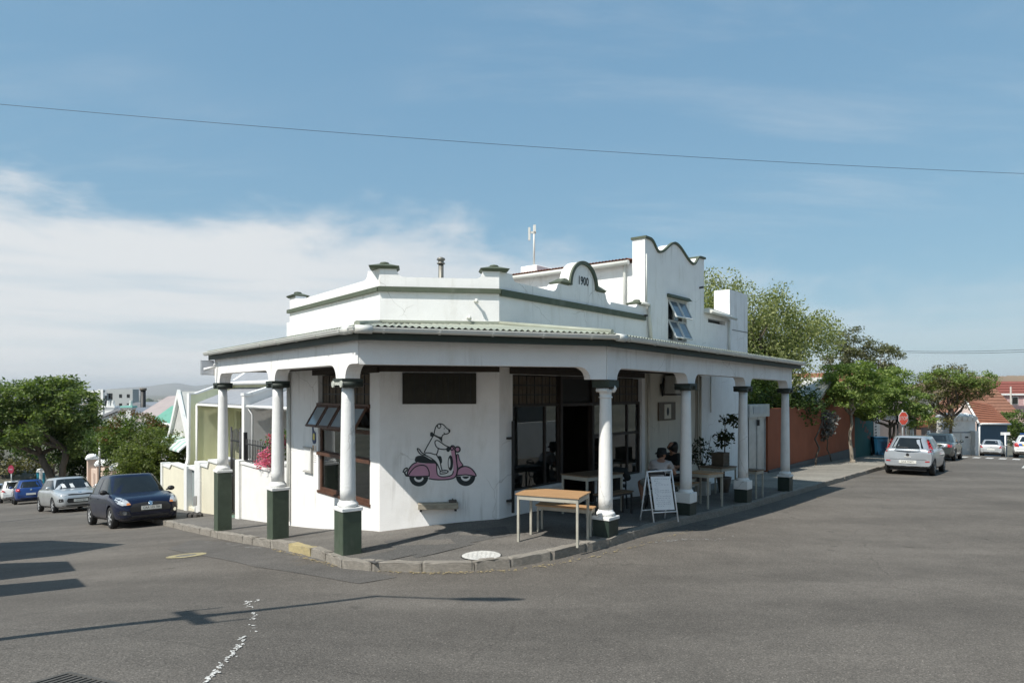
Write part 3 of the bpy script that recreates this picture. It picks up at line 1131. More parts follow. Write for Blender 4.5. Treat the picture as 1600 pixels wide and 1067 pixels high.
cap(FC, -0.14, 0.3, -0.3, 0.02, 2.2)
cap(FC, CW - 0.3, CW + 0.14, -0.3, 0.02, 2.2)
cap(FL, 4.08, 4.42, -0.28, 0.02, 2.14)
cap(FR, 5.26, 5.56, -0.28, 0.02, 2.12)
for x0, x1 in ((1.96, 2.24), (3.375, 3.68)):
    mb = MB(FR)
    e = 0.03
    mb.hexa([(x0, -WT, 2.217), (x1, -WT, 2.217), (x1, 0.01, 2.217), (x0, 0.01, 2.217)],
            [(x0 - e, -WT - e, 2.26), (x1 + e, -WT - e, 2.26), (x1 + e, 0.05, 2.26), (x0 - e, 0.05, 2.26)])
    inner = x1 if x0 < 2 else x0
    w = 0.1 if x0 < 2 else -0.1
    mb.hexa([(x0 - e, -WT - e, 2.262), (x1 + e, -WT - e, 2.262), (x1 + e, 0.05, 2.262), (x0 - e, 0.05, 2.262)],
            [(min(inner, inner - w), -0.2, 2.36), (max(inner, inner - w), -0.2, 2.36), (max(inner, inner - w), -0.03, 2.36), (min(inner, inner - w), -0.03, 2.36)])
    mb.build('shoulder_cap', trim_green, cafe)

# rim of the round pediment and its date
ro, ri = arc(2.807, 2.25, 0.552, -2, 182, 26), arc(2.807, 2.25, 0.475, -2, 182, 26)
MB().prism(ro + ri[::-1], 0.002, 0.05, FR).build('pediment_rim', trim_green, cafe)
textmesh('date_lettering', '1900', 0.25, letter_dark, cafe, lambda x, y, z: FR(2.81 + x, y, 2.37 + z), 0.006, sx=0.85, bold=0.006)

# --- the tall curved gable
def sstep(a, b, n):
    (x0, z0), (x1, z1) = a, b
    return [(x0 + (x1 - x0) * k / n, z0 + (z1 - z0) * (0.5 - 0.5 * math.cos(PI * k / n))) for k in range(n + 1)]


crest = [(5.6, 3.79), (5.88, 3.79)] + sstep((5.92, 3.77), (6.32, 3.54), 8)[1:] + sstep((6.32, 3.54), (7.28, 3.915), 12)[1:] + \
        sstep((7.28, 3.915), (8.42, 3.53), 12)[1:] + sstep((8.42, 3.53), (8.84, 3.79), 8)[1:] + [(9.16, 3.8)]
gz0 = 0.5
mb = MB()
lower = [(5.6, gz0), (9.16, gz0)] + crest[::-1]
WX = (6.87, 8.0, 1.36, 2.46)
mb.wall(5.6, 9.16, gz0, 3.4, -0.35, 0, [WX], FR)
mb.prism([(5.6, 3.4), (9.16, 3.4)] + crest[::-1], -0.35, 0, FR)
mb.build('gable', white_wall, cafe)
up = [(x, z + 0.055) for x, z in crest]
coping = [(5.57, crest[0][1])] + crest[1:-1] + [(9.2, crest[-1][1])]
mb = MB()
mb.prism([(x, z + 0.002) for x, z in coping] + [(x, z + 0.06) for x, z in coping[::-1]], -0.02, 0.045, FR)
mb.prism([(5.57, 3.792), (5.9, 3.792), (5.9, 3.85), (5.57, 3.85)], -0.38, -0.021, FR)
mb.prism([(8.9, 3.802), (9.2, 3.802), (9.2, 3.86), (8.9, 3.86)], -0.38, -0.021, FR)
mb.build('gable_coping', trim_green, cafe)

# upper storey behind the gable
mb = MB()
mb.box(5.62, 9.1, -4.6, -0.352, 1.45, 3.22, FR)
mb.build('upper_storey', white_wall, cafe)
mb = MB()
ncor = 46
for i in range(ncor):
    n0 = -4.85 + i * (4.47 / ncor)
    n1 = n0 + 4.47 / ncor
    nm = (n0 + n1) / 2
    for a, b, za, zb in ((n0, nm, 0.0, 0.03), (nm, n1, 0.03, 0.0)):
        mb.add([(5.42, a, 3.30 + za), (5.42, b, 3.30 + zb), (9.0, b, 3.62 + zb), (9.0, a, 3.62 + za)], [(0, 1, 2, 3)], FR)
        mb.add([(5.42, a, 3.285 + za), (5.42, b, 3.285 + zb), (9.0, b, 3.605 + zb), (9.0, a, 3.605 + za)], [(0, 1, 2, 3)], FR)
mb.build('upper_roof', rust_tile, cafe, fix=False)
MB().tube([(5.44, -4.8, 3.22), (5.44, -0.37, 3.22)], 0.06, 8, FR).build('upper_gutter', pvc, cafe)
MB().tube([(5.55, -0.55, 3.2), (5.57, -0.55, 3.05), (5.57, -0.55, 1.5)], 0.04, 8, FR).build('downpipe', pvc, cafe)
# chimney block and low stack behind it
mb = MB()
mb.box(6.15, 7.30, -4.35, -3.75, 3.2, 3.66, FR)
mb.build('chimney', white_wall, cafe, bevel=0.02)
mb = MB()
mb.box(7.0, 7.7, -5.0, -4.4, 3.3, 3.80, FR)
mb.box(7.1, 7.6, -4.9, -4.5, 3.801, 3.88, FR)
mb.build('chimney', white_wall, cafe)
MB().box(4.5, 5.5, -6.2, -4.7, 1.4, 2.95, FR).build('rear_wing', white_wall, cafe)
MB().prism([(4.3, 2.97), (5.65, 3.12), (5.65, 3.2), (4.3, 3.05)], -6.3, -4.62, FR).build('rear_roof', pvc, cafe)

# --- tail end of the building
MB().wall(9.16, 11.1, 0.5, 2.26, -WT, 0, [(9.45, 10.75, 2.02, 2.14)], FR).build('wall', white_wall, cafe)
MB().box(9.4, 10.8, -0.22, -0.18, 1.98, 2.18, FR).build('vent', black_metal, cafe)
mb = MB()
mb.prism([(9.17, 2.27), (11.08, 2.27), (11.08, 2.33), (9.17, 2.40)], -0.9, 0.16, FR)
mb.build('eave', pvc, cafe)
MB().tube([(9.17, 0.2, 2.30), (11.12, 0.2, 2.24)], 0.05, 8, FR).build('eave_gutter', pvc, cafe)
mb = MB()
mb.box(9.17, 11.1, -2.6, -1.0, 1.2, 3.0, FR)
mb.build('rear_wall', white_wall, cafe)
MB().box(9.5, 11.0, -0.998, -0.94, 2.62, 2.76, FR).build('vent', black_metal, cafe)
MB().box(11.1, 12.64, -0.5, 0.002, 0.5, 3.17, FR).build('end_parapet', white_wall, cafe)
MB().tube([(10.95, 0.05, 2.2), (10.95, 0.05, 0.9)], 0.035, 8, FR).build('downpipe', pvc, cafe)
MB().box(11.3, 12.63, 0.003, 0.012, 1.92, 1.945, FR).build('wall_cable', M('grey cable', (0.2, 0.2, 0.2), 0.7), cafe)
# flat roof deck keeps the inside dark
mb = MB()
pts = [FL(4.38, -0.26, 0), FL(0.1, -0.26, 0), FC(CW - 0.1, -0.26, 0), FR(5.55, -0.26, 0), FR(5.55, -6, 0), FL(4.38, -6, 0)]
mb.slab([(p[0], p[1]) for p in pts], 1.60, 1.70)
mb.build('roof_deck', M('deck', (0.3, 0.3, 0.28), 0.9), cafe)
# room
mb = MB()
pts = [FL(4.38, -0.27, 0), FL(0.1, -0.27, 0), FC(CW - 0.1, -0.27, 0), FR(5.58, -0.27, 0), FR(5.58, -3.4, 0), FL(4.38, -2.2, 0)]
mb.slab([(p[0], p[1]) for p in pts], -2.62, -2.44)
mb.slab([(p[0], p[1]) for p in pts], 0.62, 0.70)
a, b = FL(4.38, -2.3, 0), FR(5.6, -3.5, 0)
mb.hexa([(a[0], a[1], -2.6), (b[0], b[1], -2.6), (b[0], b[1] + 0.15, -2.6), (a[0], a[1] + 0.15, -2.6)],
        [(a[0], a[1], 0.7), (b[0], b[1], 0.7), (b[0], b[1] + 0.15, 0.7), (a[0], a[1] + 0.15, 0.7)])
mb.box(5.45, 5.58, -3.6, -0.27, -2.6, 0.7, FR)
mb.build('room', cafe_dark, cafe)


# --- windows
def bars(name, fr, rects, y0, y1, mat, parent):
    mb = MB(fr)
    for x0, x1, z0, z1 in rects:
        mb.box(x0, x1, y0, y1, z0, z1)
    return mb.build(name, mat, parent)


def glazed(fr, x0, x1, z0, z1, cols, rows, y, mat, gl, w=0.05, parent=cafe, name='window'):
    """a frame with its panes as sub-parts; cols and rows give the inner bar positions"""
    rects = [(x0, x1, z0, z0 + w), (x0, x1, z1 - w, z1), (x0, x0 + w, z0 + w, z1 - w), (x1 - w, x1, z0 + w, z1 - w)]
    xs = [x0 + w] + [c for c in cols] + [x1 - w]
    zs = [z0 + w] + [r for r in rows] + [z1 - w]
    for c in cols:
        rects.append((c - w / 2, c + w / 2, z0 + w, z1 - w))
    for r in rows:
        for i in range(len(xs) - 1):
            rects.append((xs[i] + (w / 2 if i else 0), xs[i + 1] - (w / 2 if i < len(xs) - 2 else 0), r - w / 2, r + w / 2))
    f = bars(name, fr, rects, y, y + 0.06, mat, parent)
    for i in range(len(xs) - 1):
        for j in range(len(zs) - 1):
            MB(fr).box(xs[i], xs[i + 1], y + 0.026, y + 0.032, zs[j], zs[j + 1]).build('pane', gl, f)
    return f


def slats(fr, x0, x1, z0, z1, y, nv, nh, parent=cafe, wood=slat_wood):
    f = MB(fr).box(x0, x1, y - 0.03, y, z0, z1).build('slat_panel', dark_wood, parent)
    w = (x1 - x0) / nv
    for k in range(nv):
        MB(fr).box(x0 + k * w + 0.006, x0 + (k + 1) * w - 0.006, y + 0.001, y + 0.014, z0 + 0.01, z1 - 0.01).build('slat', wood, f)
    mb = MB(fr)
    for k in range(1, nh):
        z = z0 + (z1 - z0) * k / nh
        mb.box(x0, x1, y + 0.015, y + 0.03, z - 0.011, z + 0.011)
    for k in range(0, nv + 1, 2):
        mb.box(x0 + k * w - 0.006, x0 + k * w + 0.006, y + 0.0155, y + 0.0285, z0, z1)
    mb.build('guard_bar', black_metal, f)
    return f


# left street window: slat panel, row of awning sashes, tall panes
slats(FL, 0.44, 2.70, -0.24, 0.34, -0.10, 14, 3)
glazed(FL, 0.38, 2.76, -2.07, -0.30, [1.57], [-1.27, -0.76], -0.10, brown_wood, shop_glass, 0.075)
bars('transom', FL, [(0.36, 2.78, -0.30, -0.23), (0.36, 2.78, -1.32, -1.25)], -0.03, 0.035, brown_wood, cafe)
bars('sill', FL, [(0.35, 2.79, -2.11, -2.06)], -0.05, 0.02, brown_wood, cafe)
bars('lintel', FL, [(-0.0, 2.95, 0.345, 0.455)], 0.001, 0.06, soffit_m, cafe)
ANG = math.radians(31)


def sash(fr, x0, x1, zt, ln, ang, mat, gl, w=0.045, parent=cafe):
    """top-hung sash swung out"""
    def sfr(x, y, z):       # z runs down the sash
        return fr(x, 0.02 + z * math.sin(ang) + y * math.cos(ang), zt - z * math.cos(ang) + y * math.sin(ang))
    f = bars('awning_sash', sfr, [(x0, x1, 0, w), (x0, x1, ln - w, ln), (x0, x0 + w, w, ln - w), (x1 - w, x1, w, ln - w)], 0, 0.035, mat, parent)
    MB(sfr).box(x0 + w, x1 - w, 0.014, 0.02, w, ln - w).build('pane', gl, f)
    return f


sky_glass = M('sky sheen sash glass', (0.34, 0.39, 0.42), 0.08, 0.12, 2.0, spec=0.8)  # pale sky reflection painted into the pane colour
for k in range(4):
    sash(FL, 0.42 + k * 0.585, 0.42 + k * 0.585 + 0.55, -0.29, 0.50, ANG, brown_wood, sky_glass)

# right street shopfront
slats(FR, 0.43, 1.93, -0.24, 0.31, -0.10, 12, 3)
glazed(FR, 0.39, 2.0, -1.89, -0.24, [1.52], [], -0.12, dark_wood, shop_glass, 0.05)
bars('door_frame', FR, [(2.0, 2.08, -2.44, 0.33), (3.22, 3.3, -2.44, 0.33), (2.08, 3.22, -0.30, -0.24), (2.08, 3.22, 0.27, 0.33)], -0.14, -0.02, dark_wood, cafe)
MB(FR).box(2.08, 3.22, -0.09, -0.083, -0.24, 0.27).build('fanlight', M('fanlight dark', (0.012, 0.012, 0.011), 0.7), cafe)  # opaque panel in place of glass, dark room put into its colour
d_ = MB(FR).box(2.09, 2.14, -1.0, -0.15, -2.42, -0.32).build('door_leaf', dark_wood, cafe)
MB(FR).box(2.141, 2.16, -0.30, -0.24, -1.5, -1.35).build('door_handle', grey_metal, d_)
slats(FR, 3.34, 5.38, -0.24, 0.31, -0.10, 14, 3)
glazed(FR, 3.3, 5.44, -2.0, -0.24, [4.1, 4.85], [-0.98], -0.12, dark_wood, shop_glass, 0.06)
bars('sill', FR, [(0.35, 2.0, -1.94, -1.87)], -0.05, 0.03, white_paint, cafe)
bars('sill', FR, [(3.3, 5.48, -2.05, -1.98)], -0.05, 0.03, white_paint, cafe)
bars('lintel', FR, [(0.3, 5.5, 0.335, 0.455)], 0.001, 0.05, soffit_m, cafe)
# boarded panel on the corner wall
slats(FC, 0.41, 1.73, -0.22, 0.34, 0.03, 13, 1, wood=M('near black boards', (0.034, 0.031, 0.022), 0.8, 0.3, 7.0))
bars('lintel', FC, [(0.0, CW, 0.36, 0.455)], 0.001, 0.05, soffit_m, cafe)

# upper window: four panes, two of them swung open, under a little hood
f = glazed(FR, 6.87, 8.0, 1.36, 2.46, [7.43], [1.9], -0.16, white_paint, shop_glass, 0.045, name='upper_window')
for zt, ln in ((2.41, 0.52), (1.87, 0.52)):
    for x0, x1 in ((6.93, 7.41), (7.45, 7.94)):
        sash(lambda x, y, z: FR(x, y - 0.06, z), x0, x1, zt, ln, math.radians(26), M('sash paint', (0.62, 0.63, 0.62), 0.5), M('upper sash glass', (0.13, 0.17, 0.21), 0.06, 0.15, 3.0, spec=0.7), 0.03)
mb = MB(FR)
mb.hexa([(6.8, -0.02, 2.47), (8.07, -0.02, 2.47), (8.07, 0.14, 2.47), (6.8, 0.14, 2.47)], [(6.8, -0.02, 2.56), (8.07, -0.02, 2.56), (8.07, 0.05, 2.56), (6.8, 0.05, 2.56)])
mb.build('window_hood', trim_green, cafe)

# pipes and cables down the facade
MB().tube([(5.72, 0.05, 2.1), (5.72, 0.06, 1.9), (5.80, 0.06, 1.3)], 0.045, 8, FR).build('downpipe', pvc, cafe)
MB().tube([(5.30, 0.06, 2.16), (5.72, 0.06, 2.16), (5.72, 0.06, 2.0)], 0.04, 8, FR).build('downpipe', pvc, cafe)
MB().tube([(5.62, 0.03, 3.4), (5.63, 0.03, 2.2)], 0.014, 6, FR).build('wall_cable', pvc, cafe)
MB().tube([(5.72, 0.05, 0.44), (5.72, 0.05, -2.45)], 0.035, 8, FR).build('downpipe', beige_shade, cafe)
MB().tube([(8.8, 0.05, 0.44), (8.8, 0.05, -2.6)], 0.035, 8, FR).build('downpipe', beige_shade, cafe)
for s in (8.55, 8.65):
    MB().tube([(s, 0.02, 0.44), (s + 0.03, 0.02, -0.6), (s - 0.02, 0.02, -2.0)], 0.012, 6, FR).build('wall_cable', M('cable tan', (0.3, 0.26, 0.2), 0.8), cafe)
MB().tube([(4.35, 0.05, 0.44), (4.35, 0.05, -2.95)], 0.045, 8, FL).build('downpipe', pvc, cafe)
MB().tube([(9.55, 0.04, 0.45), (9.55, 0.04, -0.6)], 0.02, 6, FR).build('wall_cable', pvc, cafe)

# --- veranda
COL_L = [(-1.33, -1.80), (1.71, -1.83), (5.296, -1.83)]
COL_R = [(0.187, -2.10), (3.28, -2.21), (6.42, -2.29), (9.58, -2.31)]
MC, NCc = 1.22, 2.14


def dip(s):
    return -0.105 * max(0.0, s) / 9.6


def column(fr, x, y, zp, dz, plain, style):
    """veranda column: green pedestal, white base, tapering shaft, dark capital"""
    px, py, _ = fr(x, y, 0)
    zg = P(px, py)
    c = MB(fr).box(x - 0.155, x + 0.155, y - 0.155, y + 0.155, zg - 0.2, zp).build('veranda_column', dark_green_shade if fr is FR else dark_green, cafe, bevel=0.008)
    mb = MB(fr)
    if plain:
        mb.box(x - 0.165, x + 0.165, y - 0.165, y + 0.165, zp + 0.001, zp + 0.20)
        mb.lathe([(0.15, zp + 0.2), (0.15, zp + 0.225), (0.128, zp + 0.25), (0.118, zp + 0.27)], x, y, 24)
    else:
        mb.box(x - 0.17, x + 0.17, y - 0.17, y + 0.17, zp + 0.001, zp + 0.055)
        mb.lathe([(0.14, zp + 0.055), (0.157, zp + 0.075), (0.157, zp + 0.105), (0.138, zp + 0.125), (0.128, zp + 0.13), (0.122, zp + 0.16)], x, y, 24)
    mb.build('column_base', white_paint, c, bevel=0.006)
    zt = 0.06 + dz - (0.02 if style == 'white' else 0)
    zb = zp + (0.25 if plain else 0.15)
    prof = []
    for k in range(11):
        w = k / 10
        prof.append((0.118 - 0.025 * w ** 1.6, zb + (zt - zb) * w))
    MB(fr).lathe(prof, x, y, 28).build('shaft', white_paint, c)
    capm = white_paint if style == 'white' else M('capital green', (0.03, 0.04, 0.033), 0.6, 0.25, 10.0)
    if style == 'white':
        mb = MB(fr)
        mb.lathe([(0.10, -0.10 + dz), (0.115, -0.095 + dz), (0.115, -0.08 + dz), (0.098, -0.07 + dz), (0.10, -0.02 + dz), (0.125, 0.0 + dz), (0.12, 0.03 + dz), (0.10, 0.05 + dz)], x, y, 24)
        for sx in (-1, 1):
            mb.tube([(x + sx * 0.11, y - 0.1, 0.03 + dz), (x + sx * 0.11, y + 0.11, 0.03 + dz)], 0.035, 10)
        mb.tube([(x + 0.02, y + 0.12, 0.0 + dz), (x + 0.04, y + 0.16, 0.06 + dz), (x + 0.02, y + 0.15, 0.1 + dz)], [0.03, 0.03, 0.015], 8)
        mb.build('capital', white_paint, c)
        MB(fr).box(x - 0.16, x + 0.16, y - 0.16, y + 0.16, 0.075 + dz, 0.185 + dz).build('abacus', fascia_m, c)
    else:
        mb = MB(fr)
        mb.box(x - 0.17, x + 0.17, y - 0.17, y + 0.17, 0.15 + dz, 0.20 + dz)
        mb.lathe([(0.10, 0.06 + dz), (0.12, 0.075 + dz), (0.13, 0.11 + dz), (0.145, 0.15 + dz)], x, y, 20)
        for sx in (-1, 1):          # scrolls
            mb.tube([(x + sx * 0.145, y - 0.16, 0.115 + dz), (x + sx * 0.145, y + 0.16, 0.115 + dz)], 0.045, 12)
        mb.build('capital', capm, c)
        if style == 'worn':
            mb = MB(fr)
            for sx in (-1, 1):
                mb.tube([(x + sx * 0.145, y + 0.162, 0.115 + dz), (x + sx * 0.145, y + 0.185, 0.115 + dz)], 0.05, 12)
            mb.box(x - 0.1, x + 0.1, y + 0.163, y + 0.175, 0.10 + dz, 0.145 + dz)
            mb.build('scroll', M('worn scroll', (0.42, 0.43, 0.38), 0.8, 0.4, 30.0), c)
    return c


for i, (t, zp) in enumerate(COL_L):
    column(FL, t, MC, zp, 0.0, False, 'worn' if i == 0 else 'dark')
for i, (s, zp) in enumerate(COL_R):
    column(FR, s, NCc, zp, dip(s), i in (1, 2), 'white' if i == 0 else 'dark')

# beams with rounded haunches over the columns
P3 = Vector((-2.23, 9.86, 0))
P4 = Vector(FR(0.04, NCc + 0.12, 0))
DF = (P4 - P3).normalized()
NF = Vector((DF.y, -DF.x, 0))
LFR = (P4 - P3).length
FF = frame(P3, DF, NF)       # front beam: y = 0 is its outer face


def beam_outline(x0, x1, cols, zb, zt, hw=0.165, r=0.20, zc=0.2, dipf=lambda x: 0.0):
    """outline of a beam whose soffit drops to zc over each column; the corner into each haunch is rounded"""
    pts = []
    for c, lo, hi in cols:          # lo / hi: haunch on that side
        a, b = c - hw, c + hw
        if lo:
            # soffit -> down to the column: rounded
            for k in range(7):
                w = k / 6 * PI / 2
                pts.append((a - r + r * math.sin(w), zb - (zb - zc) * (1 - math.cos(w))))
        pts.append((a if lo else max(a, x0), zc))
        pts.append((b if hi else min(b, x1), zc))
        if hi:
            for k in range(7):
                w = PI / 2 - k / 6 * PI / 2
                pts.append((b + r - r * math.sin(w), zb - (zb - zc) * (1 - math.cos(w))))
    lo = []
    if pts[0][0] > x0 + 1e-4:
        lo.append((x0, zb if cols[0][1] else zc))
    lo += pts
    if pts[-1][0] < x1 - 1e-4:
        lo.append((x1, zb if cols[-1][2] else zc))
    n = 14
    top = [(x1 + (x0 - x1) * k / n, zt) for k in range(n + 1)]
    return [(x, z + dipf(x)) for x, z in lo + top]


beam_m = white_wall
mb = MB()
mb.prism(beam_outline(-1.92, 5.48, [(c, True, True) for c, _ in COL_L], 0.41, 0.76), MC - 0.12, MC + 0.12, FL)
mb.build('veranda_beam', beam_m, cafe)
mb = MB()
mb.prism([(0.03, 0.40), (LFR - 0.5, 0.40)] + [(LFR - 0.5 + 0.2 * math.sin(k / 6 * PI / 2), 0.40 - 0.2 * (1 - math.cos(k / 6 * PI / 2))) for k in range(1, 7)] +
         [(LFR - 0.02, 0.2), (LFR - 0.02, 0.76), (0.03, 0.76)], -0.24, 0.0, FF)
mb.build('veranda_beam', beam_m, cafe)
mb = MB()
mb.prism(beam_outline(0.04, 9.76, [(COL_R[0][0], False, True)] + [(c, True, True) for c, _ in COL_R[1:3]] + [(COL_R[3][0], True, False)], 0.40, 0.76, dipf=dip), NCc - 0.12, NCc + 0.121, FR)
mb.build('veranda_beam', beam_m, cafe)

# ceiling boards
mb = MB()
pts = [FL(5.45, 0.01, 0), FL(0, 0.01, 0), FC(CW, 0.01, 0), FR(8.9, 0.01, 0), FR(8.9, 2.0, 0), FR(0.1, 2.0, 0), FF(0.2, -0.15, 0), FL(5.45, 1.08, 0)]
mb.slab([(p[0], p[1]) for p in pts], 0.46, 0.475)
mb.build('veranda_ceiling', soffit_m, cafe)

# eave line
def solve_off(p, n1, o1, n2, o2):
    det = n1.x * n2.y - n1.y * n2.x
    return Vector((p.x + (o1 * n2.y - n1.y * o2) / det, p.y + (n1.x * o2 - o1 * n2.x) / det, 0))


E1 = Vector(FL(5.62, MC + 0.12 + 0.14, 0))
E2 = solve_off(P3, ML, 0.14, NF, 0.30)
E3 = solve_off(P4, NF, 0.30, NR, 0.22)
E4 = Vector(FR(9.95, NCc + 0.12 + 0.22, 0))
EZ = [0.925, 0.935, 0.925, 0.82]
EAVE = [Vector((e.x, e.y, z)) for e, z in zip((E1, E2, E3, E4), EZ)]
WALLP = [Vector(FL(5.62, 0.0, 1.20)), Vector((A0.x, A0.y, 1.22)), Vector((B0.x, B0.y, 1.23)), Vector(FR(9.95, 0.0, 1.22))]
for k in range(3):
    e0, e1, w0, w1 = EAVE[k], EAVE[k + 1], WALLP[k], WALLP[k + 1]
    ln = (e1 - e0).length
    d = (e1 - e0) / ln
    per = 0.098
    n = int(ln / per * 8)
    mb = MB()
    vs = []
    for i in range(n + 1):
        w = i / n
        pe = e0.lerp(e1, w)
        pw = w0.lerp(w1, w)
        for q in (pe, pe.lerp(pw, 0.5), pw):
            dist = (q - e0).dot(d)
            z = 0.013 * math.cos(2 * PI * dist / per)
            vs.append((q.x, q.y, q.z + z))
    fs = [(a * 3 + b, a * 3 + b + 1, a * 3 + b + 4, a * 3 + b + 3) for a in range(n) for b in range(2)]
    mb.smooth = True
    mb.add(vs, fs)
    mb.add([(x, y, z - 0.006) for x, y, z in vs], fs)
    mb.build('veranda_roof', roof_tin, cafe, fix=False)
for k in (1, 2):
    a, b = EAVE[k], WALLP[k]
    MB().tube([a + Vector((0, 0, 0.02)), a.lerp(b, 0.5) + Vector((0, 0, 0.02)), b + Vector((0, 0, 0.02))], 0.045, 8).build('hip_cap', roof_tin, cafe)
# flashing where the roof meets the wall
mb = MB()
mb.box(0, 4.45, 0.002, 0.05, 1.225, 1.27, FL)
mb.box(0, CW, 0.002, 0.05, 1.235, 1.28, FC)
mb.box(0, 5.6, 0.002, 0.05, 1.24, 1.285, FR)
mb.build('flashing', roof_tin, cafe)


def offset_line(pts, o, dz=0.0):
    out = []
    for i, p in enumerate(pts):
        n = Vector((0, 0, 0))
        if i > 0:
            d = (pts[i] - pts[i - 1]).normalized()
            n1 = Vector((d.y, -d.x, 0))
            n += n1
        if i < len(pts) - 1:
            d = (pts[i + 1] - pts[i]).normalized()
            n2 = Vector((d.y, -d.x, 0))
            n += n2
        n.normalize()
        k = n.dot(n1 if i > 0 else n2)
        out.append(p + n * (o / max(0.3, k)) + Vector((0, 0, dz)))
    return out


def sweep(name, pts, prof, mat, parent):
    """profile (outward, up) swept along the eave with mitred corners"""
    lines = [offset_line(pts, a, b) for a, b in prof]
    n, m = len(prof), len(pts)
    vs = [l[i] for i in range(m) for l in lines]
    fs = [(i * n + k, i * n + (k + 1) % n, (i + 1) * n + (k + 1) % n, (i + 1) * n + k) for i in range(m - 1) for k in range(n)]
    fs += [list(range(n)), list(range((m - 1) * n, m * n))]
    return MB().add(vs, fs).build(name, mat, parent)


# eave runs from left to right as seen from the street: outward is to the right of travel
gp = [(-0.02, -0.045)] + [(0.05 + 0.058 * math.cos(w), -0.05 + 0.062 * math.sin(w)) for w in [PI + k * PI / 8 for k in range(9)]] + [(0.115, -0.045), (0.115, -0.035), (-0.02, -0.035)]
gut = sweep('gutter', EAVE, [(-0.015, -0.04)] + [(0.042 + 0.048 * math.cos(w), -0.046 + 0.058 * math.sin(w)) for w in [PI + k * PI / 8 for k in range(9)]] + [(0.098, -0.044), (0.098, -0.028), (0.080, -0.028), (0.080, -0.041), (0.0, -0.041)], pvc, cafe)
sweep('fascia_board', [e + Vector((0, 0, 0)) for e in offset_line(EAVE, -0.06)], [(0, -0.025), (0.03, -0.025), (0.03, -0.20), (0.0, -0.20)], fascia_m, cafe)
mb = MB()
pts = offset_line(EAVE, -0.04)
pin = offset_line(EAVE, -0.34)
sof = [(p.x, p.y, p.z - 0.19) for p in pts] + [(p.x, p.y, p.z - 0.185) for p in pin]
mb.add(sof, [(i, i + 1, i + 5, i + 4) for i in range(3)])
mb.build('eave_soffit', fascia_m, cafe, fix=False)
# brackets and a joint collar
gl = offset_line(EAVE, 0.05, -0.05)
for k in range(3):
    ln = (gl[k + 1] - gl[k]).length
    nb = {0: 9, 1: 5, 2: 11}[k]
    for i in range(nb):
        w = (i + 0.5) / nb
        p = gl[k].lerp(gl[k + 1], w)
        d = (gl[k + 1] - gl[k]).normalized()
        nn = Vector((d.y, -d.x, 0))
        bf = frame(p, d, nn)
        mb = MB(bf)
        arcp = [(0.056 * math.cos(a), 0.064 * math.sin(a)) for a in [PI + j * PI / 6 for j in range(7)]]
        arci = [(0.050 * math.cos(a), 0.058 * math.sin(a)) for a in [PI + j * PI / 6 for j in range(7)]]
        ring = arcp + arci[::-1]
        nn_ = len(ring)
        vs = [(-0.014, y, z) for y, z in ring] + [(0.014, y, z) for y, z in ring]
        fs = [(j, j + 1, nn_ - 2 - j, nn_ - 1 - j) for j in range(6)] + [(nn_ + j, nn_ + j + 1, 2 * nn_ - 2 - j, 2 * nn_ - 1 - j) for j in range(6)] + [(j, (j + 1) % nn_, nn_ + (j + 1) % nn_, nn_ + j) for j in range(nn_)]
        mb.add(vs, fs)
        mb.build('bracket', pvc, gut)
for k, w in ((1, 0.03), (0, 0.97), (2, 0.02)):
    p = gl[k].lerp(gl[k + 1], w)
    d = (gl[k + 1] - gl[k]).normalized()
    MB().tube([p - d * 0.12 + Vector((0, 0, -0.01)), p + d * 0.12 + Vector((0, 0, -0.01))], 0.062, 10).build('gutter_joint', pvc, gut)

# flue, little fittings on the corner parapet
fl_ = pix(689, 402, 14.2)
mb = MB()
mb.lathe([(0.055, 1.7), (0.055, fl_.z - 0.14)], fl_.x, fl_.y, 12)
mb.lathe([(0.085, fl_.z - 0.14), (0.085, fl_.z - 0.12), (0.06, fl_.z - 0.11), (0.06, fl_.z - 0.07), (0.09, fl_.z - 0.06), (0.08, fl_.z - 0.02), (0.03, fl_.z)], fl_.x, fl_.y, 14)
mb.build('flue', M('flue metal', (0.23, 0.22, 0.19), 0.5, 0.2, 8, metal=0.5), cafe)
mb = MB()
for u, v in ((744, 471), (733, 497)):
    x = (u - 596) / 187 * CW
    z = (612 - v) / F * 12.4
    mb.tube([(x, 0.0, z), (x + 0.02, 0.10, z + 0.02)], 0.02, 8, FC)
    mb.tube([(x + 0.02, 0.10, z + 0.03), (x + 0.03, 0.13, z - 0.03)], 0.03, 8, FC)
mb.build('spotlight', pvc, cafe)
mb = MB()
for s, z in ((5.5, 1.86), (8.85, 2.95)):
    mb.tube([(s, 0, z), (s, 0.12, z + 0.01)], 0.03, 8, FR)
mb.build('spotlight', black_metal, cafe)
# antenna mast
am = FR(6.42, -4.05, 3.66)
ant = thing('roof_antenna', am, 'thin white wifi mast with small panels on the white chimney', 'antenna')
w1 = pix(832, 353, am[1])
mb = MB()
mb.tube([am, (am[0], am[1], w1.z)], 0.028, 8)
mb.build('mast', pvc, ant)
mb = MB()
mb.box(am[0] - 0.17, am[0] - 0.11, am[1] - 0.05, am[1] + 0.05, w1.z - 0.42, w1.z - 0.05)
mb.build('panel', pvc, ant)
mb = MB()
mb.box(am[0] - 0.12, am[0] + 0.06, am[1] - 0.03, am[1] + 0.03, w1.z - 0.22, w1.z - 0.17)
mb.box(am[0] - 0.02, am[0] + 0.05, am[1] - 0.06, am[1] - 0.03, w1.z - 0.18, w1.z + 0.02)
mb.build('bracket', pvc, ant)

